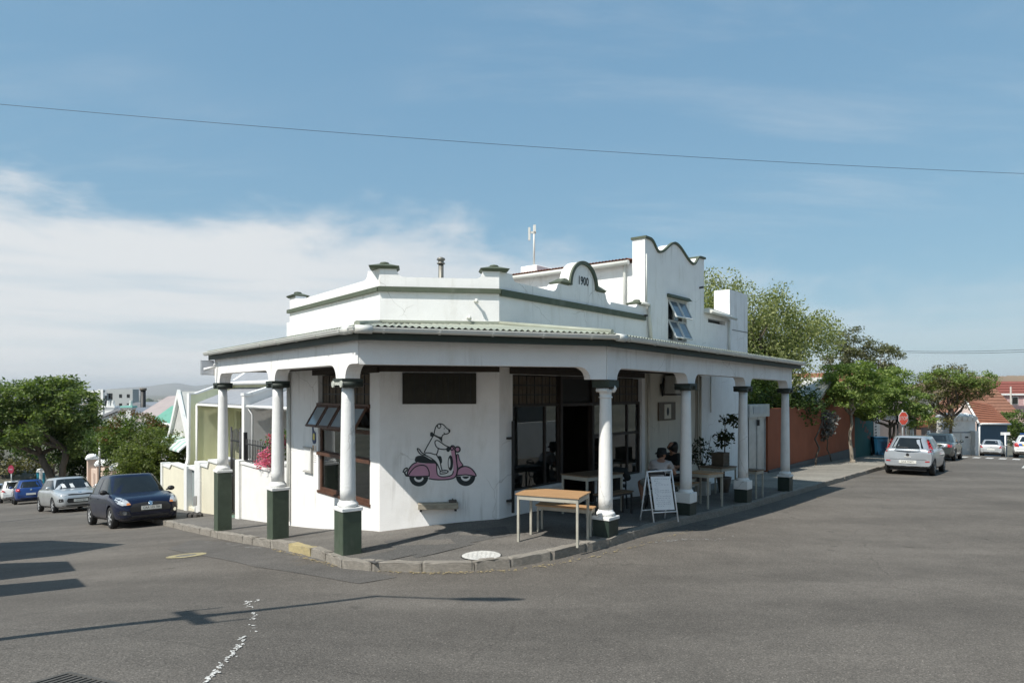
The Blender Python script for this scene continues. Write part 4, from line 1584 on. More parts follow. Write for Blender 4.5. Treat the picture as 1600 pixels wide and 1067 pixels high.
# ---------------------------------------------------------------- the mural on the corner wall
def on_corner(u, v):
    a, b = (u - 800) / F, (612 - v) / F
    d = Vector((a, 1, b))
    k = (A0 - Vector((0, 0, 0))).dot(NC) / d.dot(NC)
    p = d * k
    return ((p - A0).dot(DC), p.z)


def mz(x, y):
    return on_corner(600 + x / 6.667, 640 + y / 6.667)


def smoothline(pts, n=5):
    if len(pts) < 3:
        return pts
    out = []
    for i in range(len(pts) - 1):
        p0, p1, p2, p3 = pts[max(i - 1, 0)], pts[i], pts[i + 1], pts[min(i + 2, len(pts) - 1)]
        for k in range(n):
            t = k / n
            out.append(tuple(0.5 * ((2 * p1[j]) + (-p0[j] + p2[j]) * t + (2 * p0[j] - 5 * p1[j] + 4 * p2[j] - p3[j]) * t * t + (-p0[j] + 3 * p1[j] - 3 * p2[j] + p3[j]) * t ** 3) for j in range(2)))
    out.append(pts[-1])
    return out


def stroke(mb, pts, w=8.5, y=0.006, closed=False, sm=True):
    if closed:
        pts = pts + [pts[0]]
    if sm:
        pts = smoothline(pts)
    q = [Vector(mz(*p)).to_2d() for p in pts]
    hw = 1.22 * w / 6.667 / F * 12.3 / 2
    vs = []
    for i, p in enumerate(q):
        d = q[min(i + 1, len(q) - 1)] - q[max(i - 1, 0)]
        if closed and i in (0, len(q) - 1):
            d = q[1] - q[-2]
        d = d.normalized() if d.length > 1e-9 else Vector((1, 0))
        n = Vector((-d.y, d.x)) * hw
        vs += [(p.x + n.x, y, p.y + n.y), (p.x - n.x, y, p.y - n.y)]
    mb.add(vs, [(2 * i, 2 * i + 1, 2 * i + 3, 2 * i + 2) for i in range(len(q) - 1)], FC)
    if not closed:
        for p in (q[0], q[-1]):
            disc = [(p.x + hw * math.cos(k * PI / 4), y, p.y + hw * math.sin(k * PI / 4)) for k in range(8)]
            mb.add(disc, [list(range(8))], FC)


def fill(mb, pts, y=0.003, sm=False):
    if sm:
        pts = smoothline(pts + [pts[0]])[:-1]
    q = [mz(*p) for p in pts]
    mb.add([(a, y, b) for a, b in q], [list(range(len(q)))], FC)


def circ(cx, cy, rx, ry=None, a0=0, a1=360, n=20):
    ry = ry or rx
    m = n if a1 - a0 == 360 else n + 1
    return [(cx + rx * math.cos(math.radians(a0 + (a1 - a0) * k / n)), cy + ry * math.sin(math.radians(a0 + (a1 - a0) * k / n))) for k in range(m)]


mural = thing('mural', FC(1.0, 0, -1.2), 'painted mural of a dog riding a pink scooter on white corner wall', 'mural')
body = [(238, 690), (245, 650), (262, 612), (300, 568), (340, 548), (420, 560), (525, 550), (548, 575), (550, 640), (562, 676), (600, 694), (670, 690), (708, 672), (722, 640), (722, 560), (706, 480), (692, 410), (700, 380), (722, 376), (738, 396), (744, 450), (758, 540), (764, 600), (758, 660), (738, 700), (680, 724), (560, 730), (478, 718), (466, 690)]
frontf = [(758, 684), (768, 628), (800, 600), (845, 588), (895, 603), (935, 640), (958, 688), (900, 682), (850, 676), (800, 680)]
shield = [(757, 466), (774, 468), (788, 525), (820, 572), (816, 582), (772, 604), (760, 560)]
mb = MB()
fill(mb, body)
fill(mb, frontf)
fill(mb, shield)
fill(mb, circ(765, 412, 24))
mb.build('pink_bodywork', print_pink, mural, fix=False)
mb = MB()
fill(mb, circ(362, 698, 99, 99, 0, 180), 0.004)
mb.build('tyre', print_dark, mural, fix=False)
mb = MB()
fill(mb, circ(850, 692, 101, 101, 0, 180), 0.004)
mb.build('tyre', print_dark, mural, fix=False)
mb = MB()
for cx, cy in ((362, 702), (850, 692)):
    o_, i_ = circ(cx, cy + 4, 50, 46, 5, 175), circ(cx, cy - 4, 36, 30, 5, 175)
    q = [mz(*p) for p in o_ + i_[::-1]]
    mb.add([(a, 0.0055, b) for a, b in q], [list(range(len(q)))], FC)
mb.build('wheel_rim', white_paint, mural, fix=False)
mb = MB()
fill(mb, [(330, 490), (360, 478), (420, 480), (500, 520), (560, 484), (596, 488), (602, 552), (560, 558), (420, 556), (330, 540), (322, 515)], 0.0042, True)   # seat
mb.build('seat', print_dark, mural, fix=False)
dogbody = [(428, 470), (420, 440), (430, 415), (470, 345), (515, 268), (522, 225), (540, 185), (556, 158), (582, 146), (620, 158), (650, 188), (684, 208), (682, 234), (655, 252), (625, 258), (604, 280), (604, 340), (566, 400), (545, 465), (580, 530), (598, 605), (608, 634), (664, 640), (645, 660), (584, 668), (575, 612), (545, 552), (500, 512)]
mb = MB()
fill(mb, dogbody, 0.0052)
mb.build('white_dog', M('mural white', (0.78, 0.775, 0.76), 0.85, 0.04), mural, fix=False)
mb = MB()
Y6 = 0.0064
stroke(mb, [(470, 716), (560, 728), (680, 722), (742, 698), (760, 650), (764, 600), (757, 540), (744, 450), (738, 396), (722, 374), (700, 378), (692, 410)], 10, Y6)
stroke(mb, [(240, 690), (247, 645), (264, 608), (300, 566), (336, 548)], 10, Y6)
stroke(mb, [(530, 550), (548, 575), (550, 640), (562, 678), (600, 696), (670, 692), (710, 672), (722, 640)], 9, Y6)
stroke(mb, [(250, 690), (280, 640), (330, 592), (390, 576), (440, 590), (468, 640), (470, 690)], 9, Y6)
stroke(mb, [(238, 690), (320, 694), (400, 692), (470, 690)], 9, Y6)
stroke(mb, frontf, 10, Y6, True)
stroke(mb, shield, 8, Y6, True)
stroke(mb, circ(765, 412, 27), 12, Y6, True)
stroke(mb, circ(706, 402, 17), 9, Y6, True)
fill(mb, circ(692, 553, 28, 80), 0.0062)
stroke(mb, [(200, 645), (212, 618), (240, 604), (238, 630), (215, 650), (198, 645)], 9, Y6)
stroke(mb, [(214, 656), (232, 686)], 13, Y6)
# dog
stroke(mb, [(522, 250), (530, 205), (548, 165), (580, 146), (618, 156), (648, 188), (672, 204)], 9, Y6)
stroke(mb, [(684, 210), (684, 228), (662, 248), (634, 254), (612, 262), (602, 284)], 9, Y6)
stroke(mb, [(556, 160), (560, 184), (578, 192), (592, 168), (580, 148)], 8, Y6)
fill(mb, circ(679, 216, 11, 14), 0.0062)
fill(mb, circ(627, 196, 5, 6), 0.0066)
stroke(mb, [(624, 238), (634, 254)], 7, Y6)
fill(mb, [(482, 236), (502, 230), (520, 254), (566, 276), (606, 286), (606, 340), (572, 300), (522, 272), (504, 284), (480, 272)], 0.0066)
stroke(mb, [(514, 268), (470, 345), (432, 415), (424, 444), (480, 450), (544, 464), (566, 402)], 9, Y6)
stroke(mb, [(690, 392), (640, 372), (596, 342), (562, 320), (538, 322), (530, 344), (542, 380), (568, 402), (620, 412), (660, 408)], 9, Y6)
fill(mb, circ(668, 412, 20, 26), 0.0066)
stroke(mb, [(428, 470), (388, 466), (358, 436), (346, 404), (366, 410), (396, 448), (430, 462)], 9, Y6)
stroke(mb, [(428, 470), (500, 510), (546, 552), (576, 612), (586, 640)], 9, Y6)
stroke(mb, [(544, 466), (578, 525), (596, 600), (606, 632)], 9, Y6)
stroke(mb, [(584, 666), (588, 640), (640, 630), (668, 640), (646, 660), (592, 668)], 9, Y6, True)
stroke(mb, [(600, 652), (640, 645)], 6, Y6)
mb.build('black_outline', print_dark, mural, fix=False)
mb = MB()
fill(mb, circ(682, 553, 10, 50), 0.0068)
mb.build('white_highlight', white_paint, mural, fix=False)

# wooden block shelf and what stands on it
sx0, sz1 = on_corner(653, 784.5)
sx1, sz0 = on_corner(715.5, 793.5)
sh = thing('wall_shelf', FC((sx0 + sx1) / 2, 0, sz0), 'thick weathered wooden shelf block on the wall below the scooter mural', 'shelf')
MB(FC).box(sx0, sx1, 0.002, 0.17, sz0 + 0.01, sz1).build('plank', M('weathered plank', (0.36, 0.32, 0.25), 0.85, 0.3, 5.0, 0.4, 40, stretch=(1, 6, 6)), sh, bevel=0.008)
for x in (sx0 + 0.05, sx1 - 0.05):
    MB(FC).box(x - 0.02, x + 0.02, 0.002, 0.15, sz0 - 0.03, sz0 + 0.009).build('bracket', black_metal, sh)
a_ = thing('ashtray', FC(sx1 - 0.1, 0.08, sz1), 'small dark box ashtray at right end of the wooden wall shelf', 'ashtray')
mb = MB(FC)
mb.box(sx1 - 0.17, sx1 - 0.03, 0.03, 0.14, sz1 + 0.001, sz1 + 0.045)
mb.build('tray', M('dark clay', (0.09, 0.08, 0.07), 0.8), a_, bevel=0.006)
MB(FC).tube([(sx1 - 0.1, 0.085, sz1 + 0.045), (sx1 - 0.1, 0.085, sz1 + 0.07)], 0.012, 8).build('knob', M('dark clay', (0.09, 0.08, 0.07)), a_)

# black bar by the shop window
rail = thing('black_bar', FR(0.26, 0.1, -1.6), 'tall black steel bar clamped upright beside the shop window', 'bar')
MB(FR).box(0.245, 0.295, 0.09, 0.125, -2.24, -0.54).build('upright', black_metal, rail)
for z in (-0.86, -2.02):
    MB(FR).box(0.20, 0.34, 0.002, 0.088, z - 0.02, z + 0.02).build('clamp', black_metal, rail)
MB(FR).tube([(0.27, 0.128, -0.66), (0.31, 0.10, -0.76), (0.38, 0.05, -0.78)], 0.006, 6).build('cord', black_metal, rail)

# left wall: white menu case, alarm plaque, stickers
tag_y = 0.004
case = thing('menu_case', FL(3.25, 0, -1.5), 'slim empty white notice frame on the side wall, left of window', 'notice frame')
MB(FL).box(3.06, 3.50, 0.002, 0.012, -1.70, -1.22).build('board', white_paint, case)
mb = MB(FL)
mb.box(3.02, 3.055, 0.002, 0.055, -1.74, -1.19)
mb.box(3.056, 3.50, 0.002, 0.05, -1.74, -1.715)
mb.box(3.056, 3.50, 0.002, 0.05, -1.215, -1.19)
mb.build('frame', M('case grey', (0.42, 0.41, 0.38), 0.5), case)
pl = thing('alarm_plaque', FL(2.95, 0, -0.9), 'small blue and yellow shield shaped alarm plaque beside the window', 'plaque')
sh_ = lambda k: [(2.955 + k * x, -0.95 + k * z) for x, z in ((-0.09, -0.10), (-0.05, -0.15), (0.05, -0.15), (0.10, -0.08), (0.09, 0.10), (0.11, 0.21), (0.05, 0.22), (0.04, 0.13), (-0.07, 0.08))]
MB(FL).prism(sh_(1.0), 0.002, 0.016, ).build('plate', M('plaque blue', (0.03, 0.05, 0.13), 0.5), pl)
MB(FL).prism([(2.955 - x * 0.05, -0.95 + z * 0.07) for x, z in ((-1, -1), (1, -1), (1.1, 0.6), (0, 1.1), (-1.1, .6))], 0.017, 0.02).build('emblem', M('plaque yellow', (0.62, 0.50, 0.12), 0.5), pl)
st = thing('sticker', FL(2.95, 0, -1.2), 'row of small orange and white stickers under the alarm plaque', 'stickers')
MB(FL).box(3.0, 3.06, 0.002, 0.004, -1.25, -1.14).build('square', M('sticker orange', (0.6, 0.3, 0.08), 0.6), st)
MB(FL).box(2.86, 2.95, 0.002, 0.004, -1.25, -1.14).build('square', M('sticker pale', (0.7, 0.6, 0.5), 0.6, 0.3, 60), st)
for k in range(4):
    MB(FL).box(2.87, 3.02, 0.002, 0.003, -1.36 - k * 0.045, -1.345 - k * 0.045).build('line', M('faint print', (0.5, 0.5, 0.5), 0.7), st)

# camera and sign at the far left end of the veranda
c_ = thing('alarm_sign', FL(5.5, 1.2, 0.45), 'small white sign board hung at left end of the veranda', 'sign')
MB(FL).box(5.52, 5.54, 1.36, 1.62, 0.40, 0.70).build('board', M('sign pale', (0.62, 0.64, 0.68), 0.5), c_)
MB(FL).box(5.541, 5.555, 1.345, 1.635, 0.385, 0.715).build('frame', grey_metal, c_)
c_ = thing('security_camera', FL(5.3, 1.4, 0.55), 'white security camera above the leftmost column', 'camera')
MB(FL).tube([(5.3, 1.38, 0.56), (5.34, 1.62, 0.50)], 0.035, 10).build('body', white_paint, c_)
MB(FL).tube([(5.3, 1.342, 0.66), (5.3, 1.42, 0.60)], 0.02, 8).build('bracket', white_paint, c_)
c_ = thing('air_conditioner', FR(7.0, 0.1, -0.05), 'white air conditioning unit high on the wall under the veranda', 'air conditioner')
MB(FR).box(6.55, 7.45, 0.05, 0.36, -0.05, 0.42).build('casing', M('ac casing', (0.45, 0.44, 0.40), 0.6), c_, bevel=0.015)
mb = MB(FR)
for k in range(5):
    r = 0.06 + 0.03 * k
    mb.tube([(6.9 + r * math.cos(w * PI / 8), 0.365, 0.185 + r * math.sin(w * PI / 8)) for w in range(17)], 0.006, 5)
mb.build('grille', black_metal, c_)
MB(FR).box(6.6, 7.4, 0.02, 0.36, -0.09, -0.052).build('bracket', black_metal, c_)
MB(FR).tube([(6.5, 0.06, 0.35), (6.45, 0.05, 0.1), (6.46, 0.05, -0.1), (6.38, 0.04, 0.2)], 0.03, 8).build('hose', black_metal, c_)
c_ = thing('framed_picture', FR(6.75, 0, -0.5), 'dark wooden framed board with a pale card hung on the wall', 'picture')
MB(FR).box(6.28, 7.24, 0.002, 0.035, -0.74, -0.27).build('frame', M('picture brown', (0.10, 0.07, 0.04), 0.6, 0.2, 8), c_)
MB(FR).box(6.58, 6.96, 0.036, 0.042, -0.70, -0.32).build('card', M('card', (0.62, 0.58, 0.48), 0.7), c_)
MB(FR).prism(circ(6.77, -0.51, 0.06, 0.11, 0, 360, 14), 0.043, 0.046).build('motif', print_dark, c_)

# pendant lamp glowing inside
lp = pix(832.5, 648, 14.2)
c_ = thing('pendant_lamp', lp, 'small glowing pendant bulb seen through the shop window', 'lamp')
em = bpy.data.materials.new('bulb glow')
em.use_nodes = True
em.node_tree.nodes['Principled BSDF'].inputs['Emission Color'].default_value = (1, 0.55, 0.2, 1)
em.node_tree.nodes['Principled BSDF'].inputs['Emission Strength'].default_value = 3.0
MB().lathe([(0.01, lp.z - 0.06), (0.035, lp.z - 0.03), (0.03, lp.z + 0.03), (0.012, lp.z + 0.06)], lp.x, lp.y, 12).build('bulb', em, c_)
MB().tube([(lp.x, lp.y, lp.z + 0.06), (lp.x, lp.y, 0.62)], 0.006, 6).build('flex', black_metal, c_)
# ================================================================ tables, signs, plants and people under the veranda
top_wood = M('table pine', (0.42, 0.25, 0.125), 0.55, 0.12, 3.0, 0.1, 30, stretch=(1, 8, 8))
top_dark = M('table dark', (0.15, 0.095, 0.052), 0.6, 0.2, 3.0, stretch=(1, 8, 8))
leg_m = M('table steel', (0.40, 0.38, 0.32), 0.55, 0.15, 8.0, stain=(0.2, 0.17, 0.13), stain_amt=0.4)


def table(name, c, yaw, ln, dp, h, label, cat, top=top_wood, leg=leg_m, lw=0.035, group=None, planks=4, apron=0.07):
    """steel-legged table or bench with plank top; stands on the pavement"""
    root = thing(name, (c[0], c[1], P(c[0], c[1])), label, cat, group)
    d = Vector((math.cos(yaw), math.sin(yaw), 0))
    zt = P(c[0], c[1]) + h
    slope = (P(c[0] + d.x * ln / 2, c[1] + d.y * ln / 2) - P(c[0] - d.x * ln / 2, c[1] - d.y * ln / 2)) / ln
    e = Vector((-d.y, d.x, 0))
    slope2 = (P(c[0] + e.x * dp / 2, c[1] + e.y * dp / 2) - P(c[0] - e.x * dp / 2, c[1] - e.y * dp / 2)) / dp
    fr = lambda x, y, z: (c[0] + d.x * x + e.x * y, c[1] + d.y * x + e.y * y, zt + z + slope * x + slope2 * y)
    w = dp / planks
    for k in range(planks):
        MB(fr).box(-ln / 2, ln / 2, -dp / 2 + k * w + 0.002, -dp / 2 + (k + 1) * w - 0.002, -0.022, random.uniform(-0.0015, 0.0015)).build('plank', top, root)
    a, b = ln / 2 - 0.02, dp / 2 - 0.02
    mb = MB(fr)
    mb.box(-a, a, -b, -b + 0.018, -0.024 - apron, -0.0235)
    mb.box(-a, a, b - 0.018, b, -0.024 - apron, -0.0235)
    mb.box(-a, -a + 0.018, -b + 0.019, b - 0.019, -0.024 - apron, -0.0235)
    mb.box(a - 0.018, a, -b + 0.019, b - 0.019, -0.024 - apron, -0.0235)
    mb.build('apron', leg, root)
    for sx in (-1, 1):
        for sy in (-1, 1):
            x0, y0 = sx * (a + 0.001) - (lw if sx > 0 else 0), sy * (b + 0.001) - (lw if sy > 0 else 0)
            MB(fr).box(x0, x0 + lw, y0, y0 + lw, -h, -0.0245).build('leg', leg, root)
    return root


YT = math.atan2(-0.40, 0.90)
c1 = gpix(864.5, 844.5, KH)
table('cafe_table', c1, YT, 1.06, 0.6, 0.77, 'pine topped steel table standing in the sun at the kerb', 'table')
# bench behind it
c2 = gpix(884, 832, KH)
table('cafe_bench', c2, YT + 0.05, 0.98, 0.28, 0.46, 'low wooden bench tucked close behind the sunlit pine table', 'bench', planks=2, apron=0.06, lw=0.03)
cb = FR(1.85, 0.85, 0)
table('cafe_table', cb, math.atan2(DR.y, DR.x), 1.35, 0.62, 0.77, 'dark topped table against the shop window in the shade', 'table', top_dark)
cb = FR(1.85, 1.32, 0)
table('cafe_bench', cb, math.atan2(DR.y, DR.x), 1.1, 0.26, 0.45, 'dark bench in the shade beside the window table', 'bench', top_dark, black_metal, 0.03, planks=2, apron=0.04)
cr = FR(4.7, 1.72, 0)
table('cafe_table', FR(4.85, 1.85, 0), math.atan2(DR.y, DR.x), 0.85, 0.58, 0.76, 'small slatted table just right of the second right hand column', 'table')
table('cafe_bench', FR(4.95, 1.35, 0), math.atan2(DR.y, DR.x), 1.0, 0.26, 0.47, 'pale bench behind the small slatted table, second column', 'bench', planks=2, apron=0.05)
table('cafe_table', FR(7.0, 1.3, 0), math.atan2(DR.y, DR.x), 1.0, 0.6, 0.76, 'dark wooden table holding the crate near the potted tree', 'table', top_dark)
table('cafe_bench', FR(6.2, 0.7, 0), math.atan2(DR.y, DR.x), 1.2, 0.28, 0.46, 'dark bench along the veranda wall near the potted tree', 'bench', top_dark, planks=2, apron=0.05)
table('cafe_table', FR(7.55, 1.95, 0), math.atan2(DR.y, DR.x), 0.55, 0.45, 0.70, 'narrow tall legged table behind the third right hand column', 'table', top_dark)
t_ = table('cafe_table', FR(4.3, 1.2, 0), math.atan2(DR.y, DR.x), 0.8, 0.6, 0.74, 'white topped table where the two people sit', 'table', M('white table top', (0.6, 0.6, 0.57), 0.5), black_metal)


def chair(c, yaw, label, mat=black_metal, seat=None):
    """bistro chair: four splayed legs, seat, bent back hoop with slats"""
    z0 = P(c[0], c[1])
    root = thing('cafe_chair', (c[0], c[1], z0), label, 'chair', 'cafe chairs on the pavement')
    d = Vector((math.cos(yaw), math.sin(yaw), 0))
    e = Vector((-d.y, d.x, 0))
    fr = lambda x, y, z: (c[0] + d.x * x + e.x * y, c[1] + d.y * x + e.y * y, z0 + z)
    MB(fr).box(-0.2, 0.2, -0.2, 0.2, 0.43, 0.455).build('seat', seat or mat, root, bevel=0.01)
    for sx in (-1, 1):
        for sy in (-1, 1):
            MB(fr).tube([(sx * 0.23, sy * 0.21, 0), (sx * 0.18, sy * 0.18, 0.43)], 0.013, 6).build('leg', mat, root)
    MB(fr).tube([(-0.19, -0.19, 0.44), (-0.25, -0.19, 0.70), (-0.27, -0.15, 0.82), (-0.28, 0, 0.86), (-0.27, 0.15, 0.82), (-0.25, 0.19, 0.70), (-0.19, 0.19, 0.44)], 0.013, 6).build('back_hoop', mat, root)
    for z in (0.58, 0.68, 0.78):
        x = -0.19 - (z - 0.44) * 0.24
        MB(fr).box(x - 0.008, x + 0.008, -0.185, 0.185, z - 0.025, z + 0.025).build('back_slat', mat, root)
    return root, fr


yr = math.atan2(DR.y, DR.x)

def skin(name, pts, edges, mat, parent, sub=2, local=False):
    """a continuous limb surface grown round joints: pts = [(position, radius)]"""
    base = root_loc(parent)
    me = bpy.data.meshes.new(name)
    me.from_pydata([tuple(Vector(p) - base) for p, r in pts], edges, [])
    o = bpy.data.objects.new(name + '_grow', me)
    C.objects.link(o)
    o.modifiers.new('skin', 'SKIN')
    for i, (p, r) in enumerate(pts):
        rr_ = r if isinstance(r, tuple) else (r, r)
        me.skin_vertices[0].data[i].radius = rr_
        me.skin_vertices[0].data[i].use_root = (i == 0)
    sb = o.modifiers.new('sub', 'SUBSURF')
    sb.levels = sub
    sb.render_levels = sub
    dg = bpy.context.evaluated_depsgraph_get()
    dg.update()
    out = bpy.data.meshes.new_from_object(o.evaluated_get(dg))
    out.name = name
    bpy.data.objects.remove(o)
    out.materials.clear()
    out.materials.append(mat)
    out.polygons.foreach_set('use_smooth', [True] * len(out.polygons))
    q = bpy.data.objects.new(name, out)
    C.objects.link(q)
    q.parent = parent
    return q


def head_shape(name, c, fwd, up, mat, parent, size=1.0):
    """head with brow, nose, lips, chin and ears"""
    f = fwd.normalized()
    u = (up - f * up.dot(f)).normalized()
    r = f.cross(u)
    mb = MB()
    mb.smooth = True
    nu, nv = 28, 22
    vs = []
    for j in range(nv + 1):
        ph = PI * j / nv
        for i in range(nu):
            th = 2 * PI * i / nu
            x = math.sin(ph) * math.cos(th)       # forward
            y = math.sin(ph) * math.sin(th)
            z = math.cos(ph)
            X, Y, Z = x * 0.098, y * 0.076, z * 0.118
            if z < -0.1:
                Y *= 1 + 0.28 * (z + 0.1)
                X *= 1 + (0.10 * (z + 0.1) if x > 0 else -0.35 * -(z + 0.1))
            if x > 0.6 and abs(y) < 0.22:
                X += 0.022 * max(0, 1 - abs(z + 0.12) / 0.22) * (1 - abs(y) / 0.22)      # nose
                X += 0.008 * max(0, 1 - abs(z + 0.48) / 0.10)                             # lips
                X += 0.008 * max(0, 1 - abs(z + 0.80) / 0.15)                             # chin
            if x > 0.4 and 0.16 < abs(y) < 0.5:
                X -= 0.010 * max(0, 1 - abs(z - 0.05) / 0.14)                             # eye hollows
            vs.append(tuple(c + (f * X + r * Y + u * Z) * size))
    fs = [(j * nu + i, j * nu + (i + 1) % nu, (j + 1) * nu + (i + 1) % nu, (j + 1) * nu + i) for j in range(nv) for i in range(nu)]
    mb.add(vs, fs)
    for sg in (-1, 1):
        e = c + (r * sg * 0.076 - f * 0.008 - u * 0.005) * size
        mb.tube([e + u * 0.03, e + r * sg * 0.012, e - u * 0.03], [0.009, 0.018, 0.008], 8)
    h = mb.build(name, mat, parent)
    for sg in (-1, 1):
        e = c + (f * 0.082 + r * sg * 0.032 + u * 0.006) * size
        MB().lathe([(0.002, -0.011), (0.010, -0.006), (0.012, 0), (0.010, 0.006), (0.002, 0.011)], 0, 0, 10, lambda x, y, z, e=e: tuple(e + r * x + u * y + f * z * 0.6)).build('eye', M('eye dark', (0.03, 0.02, 0.015), 0.2), parent)
    return h


def hand(c, d, up, mat, parent, s=1.0):
    """palm with four bent fingers and a thumb off its side"""
    d = d.normalized()
    up = (up - d * up.dot(d)).normalized()
    sd_ = d.cross(up)
    pts, ed = [(c, 0.026 * s), (c + d * 0.045 * s, (0.036 * s, 0.018 * s)), (c + d * 0.085 * s, (0.037 * s, 0.016 * s))], [(0, 1), (1, 2)]
    skin('hand', pts, ed, mat, parent, 1)
    mb = MB()
    mb.smooth = True
    for k, l in enumerate((0.075, 0.085, 0.08, 0.06)):
        o = c + d * 0.085 * s + sd_ * (0.028 - 0.019 * k) * s
        mb.tube([o - d * 0.02 * s, o + d * l * 0.5 * s - up * 0.008 * s, o + d * l * 0.85 * s - up * 0.026 * s, o + d * l * 0.95 * s - up * 0.042 * s], [0.009 * s, 0.0085 * s, 0.0075 * s, 0.006 * s], 7)
    o = c + d * 0.03 * s + sd_ * 0.03 * s
    mb.tube([o - sd_ * 0.015 * s, o + sd_ * 0.025 * s + d * 0.025 * s - up * 0.01 * s, o + sd_ * 0.03 * s + d * 0.06 * s - up * 0.02 * s], [0.011 * s, 0.010 * s, 0.007 * s], 7)
    mb.build('fingers', mat, parent)


skin_m = M('skin', (0.42, 0.22, 0.145), 0.6, 0.08, 14.0)
skin_d = M('skin tan', (0.30, 0.16, 0.10), 0.6, 0.08, 14.0)
shirt_w = M('pale shirt', (0.52, 0.47, 0.45), 0.9, 0.08, 10.0, 0.2, 25)
shorts_m = M('stone shorts', (0.50, 0.47, 0.42), 0.9, 0.1, 10.0, 0.2, 25)
cloth_black = M('black cloth', (0.014, 0.016, 0.016), 0.9, 0.25, 10.0, 0.3, 25)
hair_m = M('black hair', (0.012, 0.010, 0.009), 0.6, 0.3, 60.0, 0.5, 90)


def person(root, pelvis, facing, lean, head_turn, arms, legs, shirt, trouser, skin_mat, sleeve=0.55, hips=0.16):
    """seated figure; arms / legs are joint offsets in (right, forward, up)"""
    f = facing.normalized()
    r = f.cross(UP)
    L3 = lambda o, a: o + r * a[0] + f * a[1] + UP * a[2]
    pv_ = pelvis
    chest = L3(pv_, (lean[0] * 0.6, lean[1] * 0.6, 0.27))
    sh_c = L3(pv_, (lean[0], lean[1], 0.46 - abs(lean[1]) * 0.3))
    neck = L3(pv_, (lean[0] * 1.1, lean[1] * 1.25, 0.54 - abs(lean[1]) * 0.35))
    hd = L3(pv_, (lean[0] * 1.2, lean[1] * 1.5 + 0.02, 0.67 - abs(lean[1]) * 0.45))
    pts = [(pv_, 0.14), (L3(pv_, (lean[0] * .3, lean[1] * .3, 0.13)), 0.125), (chest, 0.135), (sh_c, 0.10), (neck, 0.055), (L3(hd, (0, 0, -0.03)), 0.06)]
    ed = [(0, 1), (1, 2), (2, 3), (3, 4), (4, 5)]
    arm_pts = []
    for sg, (el, wr) in zip((-1, 1), arms):
        s0 = L3(sh_c, (sg * 0.17, 0, -0.01))
        e0 = L3(s0, el)
        w0 = L3(e0, wr)
        k = len(pts)
        pts += [(s0, 0.062), (s0.lerp(e0, 0.5), 0.047), (e0, 0.039), (e0.lerp(w0, 0.5), 0.036), (w0, 0.025)]
        ed += [(3, k), (k, k + 1), (k + 1, k + 2), (k + 2, k + 3), (k + 3, k + 4)]
        arm_pts.append((s0, e0, w0))
    leg_pts = []
    for sg, (kn, an) in zip((-1, 1), legs):
        h0 = L3(pv_, (sg * 0.09, 0.02, -0.02))
        k0 = L3(h0, kn)
        a0 = L3(k0, an)
        t0 = a0 + f * 0.05
        k = len(pts)
        tx, ty = a0.x, a0.y
        pts += [(h0.lerp(k0, 0.35), 0.085), (k0, 0.060), (k0.lerp(a0, 0.35), 0.056), (a0, 0.036), (a0 + f * 0.02 - UP * 0.05, 0.036)]
        ed += [(0, k), (k, k + 1), (k + 1, k + 2), (k + 2, k + 3), (k + 3, k + 4)]
        leg_pts.append((h0, k0, a0))
    skin('body', pts, ed, skin_mat, root)
    # shirt
    sp_ = [(L3(pv_, (0, 0, 0.02)), (0.175, 0.14)), (L3(pv_, (lean[0] * .3, lean[1] * .3, 0.15)), (0.165, 0.135)), (chest, (0.185, 0.145)), (sh_c, (0.13, 0.11)), (neck - UP * 0.03, 0.07)]
    se = [(0, 1), (1, 2), (2, 3), (3, 4)]
    for s0, e0, w0 in arm_pts:
        k = len(sp_)
        sp_ += [(s0, 0.082), (s0.lerp(e0, sleeve * 0.6), 0.074), (s0.lerp(e0, sleeve), 0.070)]
        se += [(3, k), (k, k + 1), (k + 1, k + 2)]
    skin('shirt', sp_, se, shirt, root)
    tp = [(L3(pv_, (0, 0, 0.0)), (hips, 0.135))]
    te = []
    for h0, k0, a0 in leg_pts:
        k = len(tp)
        tp += [(h0.lerp(k0, 0.3), 0.105), (h0.lerp(k0, 0.85), 0.088)]
        te += [(0, k), (k, k + 1)]
    skin('trousers', tp, te, trouser, root)
    for s0, e0, w0 in arm_pts:
        hand(w0, (w0 - e0), UP, skin_mat, root)
    for h0, k0, a0 in leg_pts:
        z = a0.z - 0.085
        toe = Vector((a0.x, a0.y, z)) + f * 0.16
        skin('shoe', [(Vector((a0.x, a0.y, z + 0.02)) - f * 0.05, 0.042), (Vector((a0.x, a0.y, z + 0.035)), 0.045), (Vector((a0.x, a0.y, z + 0.015)) + f * 0.09, 0.043), (toe + UP * 0.0, 0.032)], [(0, 1), (1, 2), (2, 3)], M('shoe pale', (0.4, 0.38, 0.35), 0.7), root, 1)
    hf = (f * math.cos(head_turn) + r * math.sin(head_turn)).normalized()
    head_shape('head', hd, hf, UP - f * 0.05, skin_mat, root)
    return hd, hf, L3


seat_at = FR(3.42, 1.42, 0)
gz_ = P(seat_at[0], seat_at[1])
